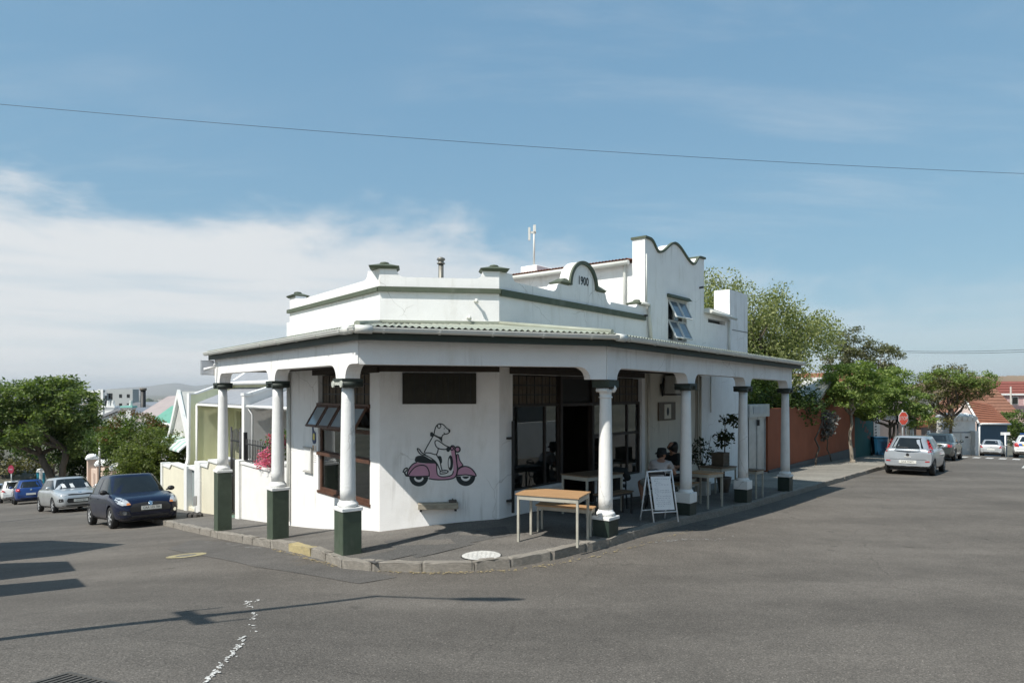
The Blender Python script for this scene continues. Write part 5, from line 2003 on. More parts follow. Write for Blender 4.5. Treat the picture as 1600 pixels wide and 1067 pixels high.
# stool under the man
stl = thing('cafe_chair', (seat_at[0], seat_at[1], gz_), 'black bistro chair under the man in the bucket hat', 'chair', 'cafe chairs on the pavement')
bpy.data.objects.remove(stl)
look = Vector((0.25, 0.97, 0)).normalized()
ch_, cfr = chair((seat_at[0], seat_at[1]), math.atan2(look.y, look.x), 'black bistro chair under the man in the bucket hat')
man = thing('person', (seat_at[0], seat_at[1], gz_), 'seated person in a black bucket hat, pale shirt and shorts, back to the road', 'person')
hd, hf, L3 = person(man, Vector((seat_at[0], seat_at[1], gz_ + 0.55)), look, (0.08, 0.26), 0.75,
                    [((-0.10, 0.06, -0.25), (0.06, 0.20, 0.05)), ((0.12, 0.10, -0.22), (-0.02, 0.22, 0.06))],
                    [((-0.27, 0.26, 0.0), (0.06, -0.05, -0.36)), ((0.10, 0.40, 0.0), (0.0, 0.0, -0.36))], shirt_w, shorts_m, skin_m)
mb = MB()
mb.lathe([(0.155, hd.z + 0.015), (0.15, hd.z + 0.02), (0.104, hd.z + 0.055), (0.098, hd.z + 0.10), (0.088, hd.z + 0.138), (0.05, hd.z + 0.148), (0.01, hd.z + 0.15)], hd.x, hd.y, 24)
mb.build('bucket_hat', cloth_black, man)
skin('hair', [(hd - hf * 0.035 + UP * 0.03, 0.095), (hd - hf * 0.05 - UP * 0.04, 0.085), (hd - hf * 0.055 - UP * 0.09, 0.06)], [(0, 1), (1, 2)], hair_m, man, 1)

seat2 = FR(5.25, 1.0, 0)
gz2 = P(seat2[0], seat2[1])
look2 = Vector((-0.80, -0.45, 0)).normalized()
chair((seat2[0], seat2[1]), math.atan2(look2.y, look2.x), 'black bistro chair under the person with black hair')
wom = thing('person', (seat2[0], seat2[1], gz2), 'seated person with thick black hair and dark top facing the hatted person', 'person')
hd2, hf2, L3b = person(wom, Vector((seat2[0], seat2[1], gz2 + 0.62)), look2, (0.0, 0.08), 0.2,
                       [((-0.08, 0.10, -0.24), (0.06, 0.22, 0.06)), ((0.08, 0.10, -0.24), (-0.04, 0.22, 0.06))],
                       [((-0.05, 0.42, 0.0), (0.0, 0.02, -0.36)), ((0.05, 0.42, 0.0), (0.0, 0.02, -0.36))], cloth_black, cloth_black, skin_d, sleeve=0.9)
skin('hair', [(hd2 + hf2 * 0.022 + UP * 0.075, (0.160, 0.160)), (hd2 - hf2 * 0.035 + UP * 0.01, (0.150, 0.145)), (hd2 - hf2 * 0.075 - UP * 0.10, 0.075), (hd2 - hf2 * 0.07 - UP * 0.20, 0.055)], [(0, 1), (1, 2), (2, 3)], hair_m, wom, 2)

# empty chair with a black jacket hung on it, left of the hatted person
cj = FR(3.0, 0.72, 0)
_, jfr = chair((cj[0], cj[1]), yr + 0.5, 'black bistro chair carrying a jacket, left of the hatted person')
jk = thing('jacket', jfr(-0.25, 0, 0.5), 'black padded jacket draped over a chair back', 'jacket')
jp = [(Vector(jfr(-0.30, 0.0, 0.84)), (0.07, 0.10)), (Vector(jfr(-0.32, 0.0, 0.66)), (0.12, 0.20)), (Vector(jfr(-0.32, 0.0, 0.48)), (0.13, 0.22)), (Vector(jfr(-0.31, 0.02, 0.32)), (0.12, 0.20)),
      (Vector(jfr(-0.30, 0.16, 0.80)), 0.08), (Vector(jfr(-0.33, 0.24, 0.60)), 0.075), (Vector(jfr(-0.30, -0.16, 0.80)), 0.08), (Vector(jfr(-0.33, -0.25, 0.58)), 0.075)]
skin('shell', jp, [(0, 1), (1, 2), (2, 3), (0, 4), (4, 5), (0, 6), (6, 7)], cloth_black, jk)
hat2 = FR(2.3, 0.42, 0)

# A-frame menu board
fl_, fr_, bl_, br_ = gpix(1022, 817, KH), gpix(1060, 815, KH), gpix(1000.5, 812, KH), gpix(1038.5, 809.5, KH)
tl_, tr_ = (fl_ + bl_) / 2, (fr_ + br_) / 2
tl_.z = tr_.z = fl_.z + 0.92
bd = thing('menu_board', tuple((fl_ + br_) / 2), 'white A-frame menu board with handwritten lines at the kerb', 'sign')
wh = M('board white', (0.82, 0.83, 0.84), 0.5, 0.05, 8)
for nm, a, b in (('front_frame', fl_, fr_), ('back_frame', bl_, br_)):
    sft = (Vector((0, -0.012, 0)) if nm == 'front_frame' else Vector((0, 0.012, 0)))
    mb = MB()
    mb.tube([a, tl_ + sft], 0.014, 8)
    mb.tube([b, tr_ + sft], 0.014, 8)
    mb.tube([a.lerp(tl_, 0.2) , b.lerp(tr_, 0.2)], 0.012, 8)
    mb.tube([tl_ + sft, tr_ + sft], 0.014, 8)
    mb.build(nm, wh, bd)
pa, pb = fl_.lerp(tl_, 0.24) , fr_.lerp(tr_, 0.24)
pc, pd_ = fr_.lerp(tr_, 0.90), fl_.lerp(tl_, 0.90)
wdir = (fr_ - fl_).normalized()
vdir = ((tl_ + tr_) / 2 - (fl_ + fr_) / 2).normalized()
ndir = wdir.cross(vdir).normalized()
if ndir.y > 0:
    ndir = -ndir
W_ = (fr_ - fl_).length * 0.80
H_ = (pd_ - pa).length
o_ = (pa + pb) / 2 + ndir * 0.02
bfr = lambda x, y, z: tuple(o_ + wdir * x + ndir * y + vdir * z)
MB(bfr).box(-W_ / 2 - 0.01, W_ / 2 - 0.01, -0.006, 0.004, 0, H_).build('panel', wh, bd)
ink = M('board ink', (0.10, 0.12, 0.18), 0.7)
mb = MB(bfr)
rg = random.Random(4)
for ln in range(15):
    z = H_ - 0.05 - ln * (H_ - 0.09) / 15
    x = -W_ / 2 + 0.03 + rg.uniform(0, 0.06)
    while x < W_ / 2 - 0.07:
        w = rg.uniform(0.015, 0.05)
        pts = [(x + w * k / 6, 0.006, z + rg.uniform(-0.007, 0.009)) for k in range(7)]
        for p, q in zip(pts, pts[1:]):
            mb.add([(p[0], p[1], p[2] - 0.0022), (q[0], q[1], q[2] - 0.0022), (q[0], q[1], q[2] + 0.0022), (p[0], p[1], p[2] + 0.0022)], [(0, 1, 2, 3)])
        x += w + rg.uniform(0.01, 0.03)
        if rg.random() < 0.12:
            break
w_ = mb.build('handwriting', ink, bd, fix=False)
w_['kind'] = 'stuff'

# ---------------------------------------------------------------- leaves
def leafcloud(name, centres, n, spread, size, mat, parent, flat=0.6, seed=1, up_bias=0.35, kind=None):
    """many leaf-sized faces scattered in clumps; centres = array (k, 3)"""
    r = np.random.default_rng(seed)
    cs = np.asarray(centres, float)
    idx = r.integers(0, len(cs), n)
    pos = cs[idx] + np.clip(r.normal(0, 1, (n, 3)), -1.7, 1.7) * np.array([spread, spread, spread * flat])
    nrm = r.normal(0, 1, (n, 3))
    nrm[:, 2] = np.abs(nrm[:, 2]) + up_bias
    nrm /= np.linalg.norm(nrm, axis=1)[:, None]
    t = np.cross(nrm, r.normal(0, 1, (n, 3)))
    t /= np.linalg.norm(t, axis=1)[:, None]
    b = np.cross(nrm, t)
    s = size * r.uniform(0.6, 1.35, n)[:, None]
    a = 0.48
    v = np.stack([pos - t * s * 0.5, pos + b * s * a * 0.5, pos + t * s * 0.55, pos - b * s * a * 0.5], 1).reshape(-1, 3)
    v -= np.array(root_loc(parent))
    me = bpy.data.meshes.new(name)
    me.vertices.add(4 * n)
    me.vertices.foreach_set('co', v.ravel())
    me.loops.add(4 * n)
    me.loops.foreach_set('vertex_index', np.arange(4 * n))
    me.polygons.add(n)
    me.polygons.foreach_set('loop_start', np.arange(0, 4 * n, 4))
    me.update(calc_edges=True)
    me.validate()
    me.materials.append(mat)
    o = bpy.data.objects.new(name, me)
    C.objects.link(o)
    o.parent = parent
    if kind:
        o['kind'] = kind
    return o


def blob_centres(ells, k, seed, shell=0.55):
    """clump centres spread through ellipsoids (x, y, z, rx, ry, rz), more of them towards the outside"""
    r = np.random.default_rng(seed)
    out = []
    vol = np.array([e[3] * e[4] * e[5] for e in ells]) ** (2 / 3)
    for e, w in zip(ells, vol / vol.sum()):
        m = max(3, int(k * w))
        d = r.normal(0, 1, (m, 3))
        d /= np.linalg.norm(d, axis=1)[:, None]
        q = r.uniform(shell ** 3, 1, m)[:, None] ** (1 / 3) * (1 + r.normal(0, 0.08, (m, 1)))
        out.append(np.array(e[:3]) + d * q * np.array(e[3:]))
    return np.concatenate(out)


bark_m = M('bark', (0.105, 0.085, 0.065), 0.9, 0.35, 8.0, 0.6, 30, stretch=(1, 1, 0.3))
bark_pale = M('pale bark', (0.25, 0.215, 0.17), 0.9, 0.3, 6.0, 0.5, 30, stretch=(1, 1, 0.3))
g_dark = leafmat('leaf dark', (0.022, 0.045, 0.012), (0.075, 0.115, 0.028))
g_mid = leafmat('leaf mid', (0.045, 0.08, 0.018), (0.15, 0.20, 0.05))
g_pale = leafmat('leaf pale', (0.11, 0.135, 0.05), (0.32, 0.34, 0.14))
g_bright = leafmat('leaf bright', (0.08, 0.13, 0.03), (0.25, 0.31, 0.09))
g_olive = leafmat('leaf olive', (0.07, 0.075, 0.03), (0.22, 0.19, 0.085))
g_red = leafmat('leaf russet', (0.07, 0.045, 0.02), (0.20, 0.10, 0.045))
g_pink = leafmat('bloom pink', (0.45, 0.06, 0.16), (0.78, 0.22, 0.36), 0.3)

# plants under the veranda
pt = FR(8.0, 1.05, 0)
zt_ = P(pt[0], pt[1])
pot = M('pot grey', (0.16, 0.14, 0.12), 0.9, 0.2)
tr_p = thing('potted_tree', (pt[0], pt[1], zt_), 'thin potted tree with long drooping leaves under the veranda', 'plant')
MB().lathe([(0.12, zt_), (0.19, zt_ + 0.36), (0.20, zt_ + 0.40), (0.17, zt_ + 0.40), (0.15, zt_ + 0.33)], pt[0], pt[1], 18).build('pot', pot, tr_p)
MB().tube([(pt[0], pt[1], zt_ + 0.35), (pt[0] + 0.02, pt[1], zt_ + 1.1), (pt[0] + 0.03, pt[1], zt_ + 1.75), (pt[0] + 0.2, pt[1], zt_ + 2.0)], [0.022, 0.017, 0.012, 0.007], 7).build('stem', bark_m, tr_p)
cs = [(pt[0] - 0.02, pt[1], zt_ + 1.25), (pt[0] - 0.12, pt[1], zt_ + 1.45), (pt[0] + 0.12, pt[1] + .05, zt_ + 1.40), (pt[0] + 0.05, pt[1], zt_ + 1.55), (pt[0] + 0.22, pt[1], zt_ + 1.95), (pt[0] + 0.34, pt[1], zt_ + 1.82), (pt[0] + 0.05, pt[1], zt_ + 1.9)]
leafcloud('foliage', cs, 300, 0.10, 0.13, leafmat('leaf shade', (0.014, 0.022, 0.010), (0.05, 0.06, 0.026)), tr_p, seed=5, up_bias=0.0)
pb_ = FR(7.7, 0.55, 0)
zb_ = P(pb_[0], pb_[1])
bsh = thing('potted_shrub', (pb_[0], pb_[1], zb_), 'loose potted shrub against the pipe on the veranda wall', 'plant')
MB().lathe([(0.13, zb_), (0.2, zb_ + 0.45), (0.17, zb_ + 0.46)], pb_[0], pb_[1], 18).build('pot', pot, bsh)
mb = MB()
for k in range(6):
    a = k * 1.1
    mb.tube([(pb_[0], pb_[1], zb_ + 0.45), (pb_[0] + 0.15 * math.cos(a), pb_[1] + 0.15 * math.sin(a), zb_ + 0.8), (pb_[0] + 0.3 * math.cos(a), pb_[1] + 0.25 * math.sin(a), zb_ + 1.1 + 0.08 * k)], [0.012, 0.009, 0.004], 6)
mb.build('stem', bark_m, bsh)
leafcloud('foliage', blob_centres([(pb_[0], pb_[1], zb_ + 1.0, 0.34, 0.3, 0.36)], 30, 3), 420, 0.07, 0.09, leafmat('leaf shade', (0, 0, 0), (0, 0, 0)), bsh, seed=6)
cx_ = FR(7.15, 1.3, 0)
zc_ = P(cx_[0], cx_[1]) + 0.765
cr_ = thing('wooden_crate', (cx_[0], cx_[1], zc_), 'wooden planter crate standing on the dark table by the potted tree', 'crate')
cfr_ = frame(Vector((cx_[0], cx_[1], zc_)), DR, NR)
for k in range(4):
    MB(cfr_).box(-0.2, 0.2, 0.14, 0.155, k * 0.085, k * 0.085 + 0.075).build('slat', slat_wood, cr_)
    MB(cfr_).box(-0.2, 0.2, -0.155, -0.14, k * 0.085, k * 0.085 + 0.075).build('slat', slat_wood, cr_)
for x in (-0.2, 0.185):
    MB(cfr_).box(x, x + 0.015, -0.139, 0.139, 0, 0.33).build('end_board', slat_wood, cr_)
MB(cfr_).box(-0.18, 0.18, -0.138, 0.138, 0.005, 0.28).build('soil', soil_m, cr_)
bx_ = FR(6.95, 0.95, 0)
zb2 = P(bx_[0], bx_[1])
b2 = thing('white_box', (bx_[0], bx_[1], zb2), 'small white box on the ground under the dark table', 'box')
bf2 = frame(Vector((bx_[0], bx_[1], zb2)), DR, NR)
MB(bf2).box(-0.15, 0.15, -0.12, 0.12, 0, 0.30).build('carton', M('carton', (0.5, 0.5, 0.47), 0.7), b2, bevel=0.01)
MB(bf2).box(-0.155, 0.155, -0.125, 0.125, 0.301, 0.33).build('lid', M('carton', (0.5, 0.5, 0.47), 0.7), b2)
# ================================================================ vehicles
tyre_m = M('tyre rubber', (0.018, 0.018, 0.018), 0.8, 0.2, 20)
rim_m = M('alloy rim', (0.55, 0.56, 0.57), 0.4, 0.1, 20, metal=0.25)
car_glass = M('car glass', (0.012, 0.015, 0.016), 0.03, 0.3, 3.0, spec=0.55)
lamp_clear = M('headlamp lens', (0.40, 0.43, 0.46), 0.12, 0.15, 30, coat=1.0)
lamp_red = M('tail lamp red', (0.42, 0.015, 0.02), 0.2, 0.2, 30, coat=1.0)
lamp_amber = M('amber lamp', (0.62, 0.22, 0.06), 0.2, 0.1, 30, coat=1.0)
trim_black = M('black plastic', (0.016, 0.016, 0.017), 0.55, 0.15, 20)
plate_m = M('number plate', (0.66, 0.66, 0.62), 0.5, 0.05, 20)
chrome = M('chrome', (0.75, 0.76, 0.78), 0.15, 0.05, 20, metal=1.0)
seat_m = M('car seats', (0.03, 0.03, 0.032), 0.9, 0.2, 10)


def interp(pts, x):
    return float(np.interp(x, [p[0] for p in pts], [p[1] for p in pts]))


def smooth_interp(pts, x):
    xs = [p[0] for p in pts]
    ys = [p[1] for p in pts]
    if x <= xs[0]:
        return ys[0]
    if x >= xs[-1]:
        return ys[-1]
    i = max(k for k in range(len(xs) - 1) if xs[k] <= x)
    h = xs[i + 1] - xs[i]
    d = [(ys[k + 1] - ys[k]) / (xs[k + 1] - xs[k]) for k in range(len(xs) - 1)]

    def m(k):
        if k == 0:
            return d[0]
        if k == len(xs) - 1:
            return d[-1]
        return 0 if d[k - 1] * d[k] <= 0 else 2 * d[k - 1] * d[k] / (d[k - 1] + d[k])
    t = (x - xs[i]) / h
    return (2 * t ** 3 - 3 * t * t + 1) * ys[i] + (t ** 3 - 2 * t * t + t) * h * m(i) + (-2 * t ** 3 + 3 * t * t) * ys[i + 1] + (t ** 3 - t * t) * h * m(i + 1)


def car_shell(sp):
    """body shell in car coordinates: d runs from the nose backwards, y across, z up"""
    L_, W_, H_ = sp['L'], sp['W'], sp['H']
    hw = W_ / 2
    mb = MB()
    mb.smooth = True
    ds = [0, 0.03, 0.09, 0.18, 0.3, 0.45, 0.6, 0.8] + list(np.linspace(1.0, L_ - 0.7, 12)) + [L_ - 0.5, L_ - 0.34, L_ - 0.2, L_ - 0.1, L_ - 0.035, L_]
    plan = [(0, sp.get('nose', 0.66)), (0.06, 0.78), (0.18, 0.88), (0.4, 0.955), (0.8, 0.99), (L_ * 0.5, 1.0), (L_ - 0.7, 0.985), (L_ - 0.3, 0.94), (L_ - 0.1, 0.87), (L_, sp.get('tailw', 0.80))]
    ring_n = 0
    vs = []
    for d in ds:
        w = hw * smooth_interp(plan, d)
        zb = smooth_interp(sp['bot'], d)
        zt = smooth_interp(sp['top'], d)
        h = zt - zb
        half = [(0, zb), (0.6 * w, zb), (0.88 * w, zb + 0.02), (0.965 * w, zb + 0.16 * h), (0.99 * w, zb + 0.38 * h), (1.0 * w, zb + 0.60 * h),
                (0.985 * w, zb + 0.78 * h), (0.955 * w, zb + 0.90 * h), (0.905 * w, zb + 0.97 * h), (0.78 * w, zb + 1.0 * h), (0.42 * w, zb + 1.0 * h + sp.get('crown', 0.02)), (0, zb + h + sp.get('crown', 0.02) * 1.25)]
        ring = half + [(-y, z) for y, z in half[-2:0:-1]]
        ring_n = len(ring)
        vs += [(d, y, z) for y, z in ring]
    nst = len(ds)
    fs = [(i * ring_n + k, i * ring_n + (k + 1) % ring_n, (i + 1) * ring_n + (k + 1) % ring_n, (i + 1) * ring_n + k) for i in range(nst - 1) for k in range(ring_n)]
    fs += [list(range(ring_n)), list(range((nst - 1) * ring_n, nst * ring_n))]
    mb.add(vs, fs)
    return mb


def car_cabin(sp):
    hw = sp['W'] / 2
    mb = MB()
    mb.smooth = True
    zb, zr = sp['belt'] - 0.04, sp['H'] - 0.045
    f0, f1, r1, r0 = sp['cabin']       # front base, front top, rear top, rear base
    levels = []
    for k in range(9):
        w = k / 8
        bow = math.sin(w * PI) * 0.02
        levels.append((f0 + (f1 - f0) * w - bow, r0 + (r1 - r0) * w + bow, hw * (0.925 - 0.245 * w ** 1.15), zb + (zr - zb) * w))
    fl, rl, wl, zl = levels[-1]
    c = (fl + rl) / 2
    for sc_, dz in ((0.965, 0.018), (0.88, 0.033), (0.7, 0.043), (0.4, 0.047), (0.05, 0.048)):
        levels.append((c + (fl - c) * sc_, c + (rl - c) * sc_, wl * sc_, zl + dz))
    n = 56
    vs = []
    for a, b, w, z in levels:
        cx, rx = (a + b) / 2, (b - a) / 2
        for k in range(n):
            th = 2 * PI * k / n
            ct, st = math.cos(th), math.sin(th)
            e = 2 / 5.2
            x = cx + rx * math.copysign(abs(ct) ** e, ct)
            y = w * math.copysign(abs(st) ** e, st)
            # the screens bow out in plan
            x += (0.10 * (1 - (y / max(w, 1e-6)) ** 2)) * (-1 if ct < 0 else 1) * (abs(ct) ** 2) * (1 if rx > 0.3 else 0)
            vs.append((x, y, z))
    m = len(levels)
    fs = [(i * n + k, i * n + (k + 1) % n, (i + 1) * n + (k + 1) % n, (i + 1) * n + k) for i in range(m - 1) for k in range(n)]
    fs += [list(range(n)), list(range((m - 1) * n, m * n))]
    mb.add(vs, fs)
    return mb


def tmp_mesh(mb, mat):
    me = bpy.data.meshes.new('body')
    me.from_pydata(mb.v, [], mb.f)
    me.materials.append(mat)
    me.polygons.foreach_set('use_smooth', mb.sm)
    bm = bmesh.new()
    bm.from_mesh(me)
    bmesh.ops.remove_doubles(bm, verts=bm.verts, dist=1e-5)
    bmesh.ops.recalc_face_normals(bm, faces=bm.faces)
    bm.to_mesh(me)
    bm.free()
    return me


def boolean(me, cutters, op='DIFFERENCE'):
    o = bpy.data.objects.new('tmp', me)
    C.objects.link(o)
    cs = []
    for cm in cutters:
        c = bpy.data.objects.new('tmpc', cm)
        C.objects.link(c)
        md = o.modifiers.new('b', 'BOOLEAN')
        md.operation = op
        md.object = c
        md.solver = 'EXACT'
        cs.append(c)
    dg = bpy.context.evaluated_depsgraph_get()
    dg.update()
    out = bpy.data.meshes.new_from_object(o.evaluated_get(dg))
    for c in cs:
        bpy.data.objects.remove(c)
    bpy.data.objects.remove(o)
    return out


def make_car(sp, loc, head, label, pitch=True, group='cars parked along the kerbs'):
    L_, W_, H_ = sp['L'], sp['W'], sp['H']
    hw = W_ / 2
    pm = sp['paint']
    root = thing('parked_car' if not sp.get('police') else 'police_car', loc, label, 'car', group)
    # (d, y, z) -> local: forward is +x
    cf = lambda d, y, z: (L_ / 2 - d, y, z)
    wf, wr, R_ = sp['axles'][0], sp['axles'][1], sp.get('R', 0.30)
    me = tmp_mesh(car_shell(sp), pm)
    cut = []
    for d in (wf, wr):
        mbc = MB().tube([(d, -hw - 0.3, R_), (d, hw + 0.3, R_)], R_ * 1.17, 28)
        cut.append(tmp_mesh(mbc, trim_black))
    body_me = boolean(me, cut)
    cab = tmp_mesh(car_cabin(sp), pm)
    bvb = BVHTree.FromPolygons([v.co for v in body_me.vertices], [p.vertices[:] for p in body_me.polygons])
    bvc = BVHTree.FromPolygons([v.co for v in cab.vertices], [p.vertices[:] for p in cab.polygons])
    mb = MB(cf)
    mb.smooth = True
    mb.add([v.co[:] for v in body_me.vertices], [list(p.vertices) for p in body_me.polygons])
    mb.add([v.co[:] for v in cab.vertices], [list(p.vertices) for p in cab.polygons])
    body = mb.build('body', pm, root, local=True, fix=True)
    md = body.modifiers.new('crease', 'EDGE_SPLIT')
    md.split_angle = math.radians(48)

    def patch(name, poly, axis, bv, mat, parent=None, off=0.006, cuts=3, back=False):
        """an outline laid on the shell: axis 'f' front, 'r' rear use (y, z); 's' / 'o' left and right sides use (d, z); 't' top uses (d, y)"""
        bm = bmesh.new()
        bm.faces.new([bm.verts.new((p[0], p[1], 0)) for p in poly])
        bmesh.ops.triangulate(bm, faces=bm.faces)
        for _ in range(cuts):
            es = [e for e in bm.edges if e.calc_length() > 0.07]
            if es:
                bmesh.ops.subdivide_edges(bm, edges=es, cuts=1, use_grid_fill=False)
                bmesh.ops.triangulate(bm, faces=bm.faces)
        vs, hits = [], []
        for v in bm.verts:
            a, b = v.co.x, v.co.y
            if axis in 'fr':
                org, dr = (Vector((-1, a, b)), Vector((1, 0, 0))) if axis == 'f' else (Vector((L_ + 1, a, b)), Vector((-1, 0, 0)))
            elif axis in 'so':
                sg = 1 if axis == 's' else -1
                org, dr = Vector((a, sg * 3, b)), Vector((0, -sg, 0))
            else:
                org, dr = Vector((a, b, 4)), Vector((0, 0, -1))
            h = bv.ray_cast(org, dr)
            hits.append((h[0], org, dr))
        ok = [(h - o_).dot(d_) for h, o_, d_ in hits if h is not None]
        if not ok:
            bm.free()
            return None
        dflt = sorted(ok)[len(ok) // 2]
        for h, o_, d_ in hits:
            k = (h - o_).dot(d_) if h is not None else dflt
            vs.append(tuple(o_ + d_ * (k - off)))
        bm.verts.index_update()
        fs = [[v.index for v in f.verts] for f in bm.faces]
        bm.free()
        m_ = MB(cf)
        m_.smooth = True
        m_.add(vs, fs)
        return m_.build(name, mat, parent or root, local=True, fix=False)

    mirror = lambda poly: [(-a, b) for a, b in poly]
    zb, zr = sp['belt'], H_
    f0, f1, r1, r0 = sp['cabin']
    # screens
    wt = hw * 0.60
    wbse = hw * 0.79
    patch('windscreen', [(-wbse, zb + 0.03), (wbse, zb + 0.03), (wt, zr - 0.10), (wt * 0.6, zr - 0.085), (-wt * 0.6, zr - 0.085), (-wt, zr - 0.10)], 'f', bvc, car_glass)
    rz = sp.get('rearglass', (zb + 0.05, zr - 0.12))
    rw0, rw1 = sp.get('rearw', (hw * 0.77, hw * 0.61))
    patch('rear_window', [(-rw0, rz[0]), (rw0, rz[0]), (rw1, rz[1]), (-rw1, rz[1])], 'r', bvc, car_glass)
    # side windows: front and rear door, pillars between
    fb, ft = f0 + 0.22, f1 + 0.14
    rb, rt = r0 - 0.25, r1 - 0.16
    mid = sp.get('bpillar', (fb + rb) / 2)
    zlo, zhi = zb + 0.015, zr - 0.115
    for ax in 'so':
        patch('side_window', [(fb, zlo), (mid - 0.03, zlo), (mid - 0.01, zhi), (ft, zhi)], ax, bvc, car_glass)
        patch('side_window', [(mid + 0.05, zlo), (rb, zlo + 0.02), (rt, zhi), (mid + 0.06, zhi)], ax, bvc, car_glass)
        z0 = 0.30
        for dd in (fb + 0.02, mid + 0.01, rb - 0.12):
            patch('door_seam', [(dd, z0), (dd + 0.011, z0), (dd + 0.011, zb - 0.02), (dd, zb - 0.02)], ax, bvb, trim_black, off=0.003)
        for dd in (mid - 0.2, rb - 0.36):
            patch('door_handle', [(dd, zb - 0.13), (dd + 0.16, zb - 0.13), (dd + 0.16, zb - 0.10), (dd, zb - 0.10)], ax, bvb, sp.get('handle', pm), off=0.022)
        patch('sill_trim', [(wf + R_ * 1.25, 0.20), (wr - R_ * 1.25, 0.20), (wr - R_ * 1.25, 0.27), (wf + R_ * 1.25, 0.27)], ax, bvb, trim_black, off=0.006)
        # mirrors
        sg = 1 if ax == 's' else -1
        m_ = MB(cf)
        m_.smooth = True
        x0, y0, z0_ = fb + 0.06, sg * (hw * 0.93), zb + 0.05
        ring = []
        for (dx, ry, rz_) in ((-0.07, 0.045, 0.03), (-0.05, 0.085, 0.06), (0.0, 0.10, 0.072), (0.05, 0.095, 0.07)):
            for k in range(12):
                a = 2 * PI * k / 12
                ring.append((x0 + dx, y0 + sg * 0.10 + ry * math.cos(a), z0_ + 0.03 + rz_ * math.sin(a)))
        m_.add(ring, [(i * 12 + k, i * 12 + (k + 1) % 12, (i + 1) * 12 + (k + 1) % 12, (i + 1) * 12 + k) for i in range(3) for k in range(12)] + [list(range(12)), list(range(36, 48))])
        m_.tube([(x0, y0 - sg * 0.04, z0_ - 0.01), (x0, y0 + sg * 0.06, z0_ + 0.02)], 0.025, 8)
        m_.build('wing_mirror', sp.get('mirror', pm), root, local=True)
    # wheel arch liners, underside, seats
    m_ = MB(cf)
    m_.box(wf - 0.45, wr + 0.45, -hw + 0.24, hw - 0.24, 0.17, 0.34)
    m_.box(0.25, L_ - 0.25, -hw + 0.25, hw - 0.25, 0.24, 0.42)
    m_.build('underside', trim_black, root, local=True)
    # wheels
    for d in (wf, wr):
        for sg in (-1, 1):
            yo = sg * (hw - 0.015)
            yi = sg * (hw - 0.20)
            ax_ = lambda r, y, a: (d + r * math.cos(a), y, R_ + r * math.sin(a))
            m_ = MB(cf)
            m_.smooth = True
            prof = [(R_ * 0.66, yo - sg * 0.012), (R_ * 0.80, yo), (R_ * 0.93, yo - sg * 0.008), (R_, yo - sg * 0.04), (R_, yi + sg * 0.04), (R_ * 0.93, yi), (R_ * 0.66, yi)]
            n = 28
            vs = [ax_(r, y, 2 * PI * k / n) for r, y in prof for k in range(n)]
            fs = [(i * n + k, i * n + (k + 1) % n, (i + 1) * n + (k + 1) % n, (i + 1) * n + k) for i in range(len(prof) - 1) for k in range(n)]
            m_.add(vs, fs)
            wheel = m_.build('wheel', tyre_m, root, local=True)
            m_ = MB(cf)
            ns = sp.get('spokes', 6)
            q = yo - sg * 0.02
            rim_o = [ax_(R_ * 0.68, q, 2 * PI * k / 30) for k in range(30)]
            rim_i = [ax_(R_ * 0.60, q - sg * 0.004, 2 * PI * k / 30) for k in range(30)]
            m_.add(rim_o + rim_i, [(k, (k + 1) % 30, 30 + (k + 1) % 30, 30 + k) for k in range(30)])
            for s_ in range(ns):
                a = 2 * PI * s_ / ns + 0.3
                wd = sp.get('spokew', 0.30)
                q2 = q + sg * 0.004
                m_.add([ax_(R_ * 0.12, q2 + sg * 0.006, a - wd * 1.6), ax_(R_ * 0.63, q2, a - wd * 0.5), ax_(R_ * 0.63, q2, a + wd * 0.5), ax_(R_ * 0.12, q2 + sg * 0.006, a + wd * 1.6)], [(0, 1, 2, 3)])
            m_.add([ax_(R_ * 0.16, q + sg * 0.012, 2 * PI * k / 12) for k in range(12)], [list(range(12))])
            m_.build('rim', rim_m, wheel, local=True, fix=False)
            m_ = MB(cf)
            m_.add([ax_(R_ * 0.66, q - sg * 0.06, 2 * PI * k / 24) for k in range(24)], [list(range(24))])
            m_.build('brake', trim_black, wheel, local=True, fix=False)
    # lamps, grilles, plates
    for end in ('front', 'rear'):
        ax = end[0]
        for it in sp.get(end, []):
            name, mat, poly, both = it[:4]
            kw = it[4] if len(it) > 4 else {}
            bv = bvc if kw.pop('cabin', False) else bvb
            kw = dict(kw)
            patch(name, poly, ax, bv, mat, **kw)
            if both:
                patch(name, mirror(poly), ax, bv, mat, **kw)
        pl_ = sp.get('plate_' + end)
        if pl_:
            txt, y0, z0_, w_ = pl_
            h = bvb.ray_cast(Vector((-1 if ax == 'f' else L_ + 1, y0, z0_)), Vector((1 if ax == 'f' else -1, 0, 0)))[0]
            dx = h.x - 0.02 if ax == 'f' else h.x + 0.02
            m_ = MB(cf)
            m_.box(min(dx, h.x), max(dx, h.x), y0 - w_ / 2, y0 + w_ / 2, z0_ - 0.055, z0_ + 0.055)
            po = m_.build('number_plate', plate_m, root, local=True)
            sg = 1 if ax == 'f' else -1
            if txt:
                textmesh('plate_lettering', txt, 0.098, letter_dark, po, lambda x, y, z: cf(dx - sg * y, y0 + sg * x, z0_ + z), 0.003, local=True, sx=0.78 * w_ / 0.5)
    if sp.get('extra'):
        sp['extra'](root, cf, patch, bvb, bvc)
    # set it down on the slope of the road
    h = Vector((math.cos(head), math.sin(head), 0))
    l = Vector((-h.y, h.x, 0))
    c = Vector(loc)
    e = 1.2
    fw = Vector((h.x * e, h.y * e, (G(c.x + h.x * e, c.y + h.y * e) - G(c.x - h.x * e, c.y - h.y * e)) / 2)).normalized()
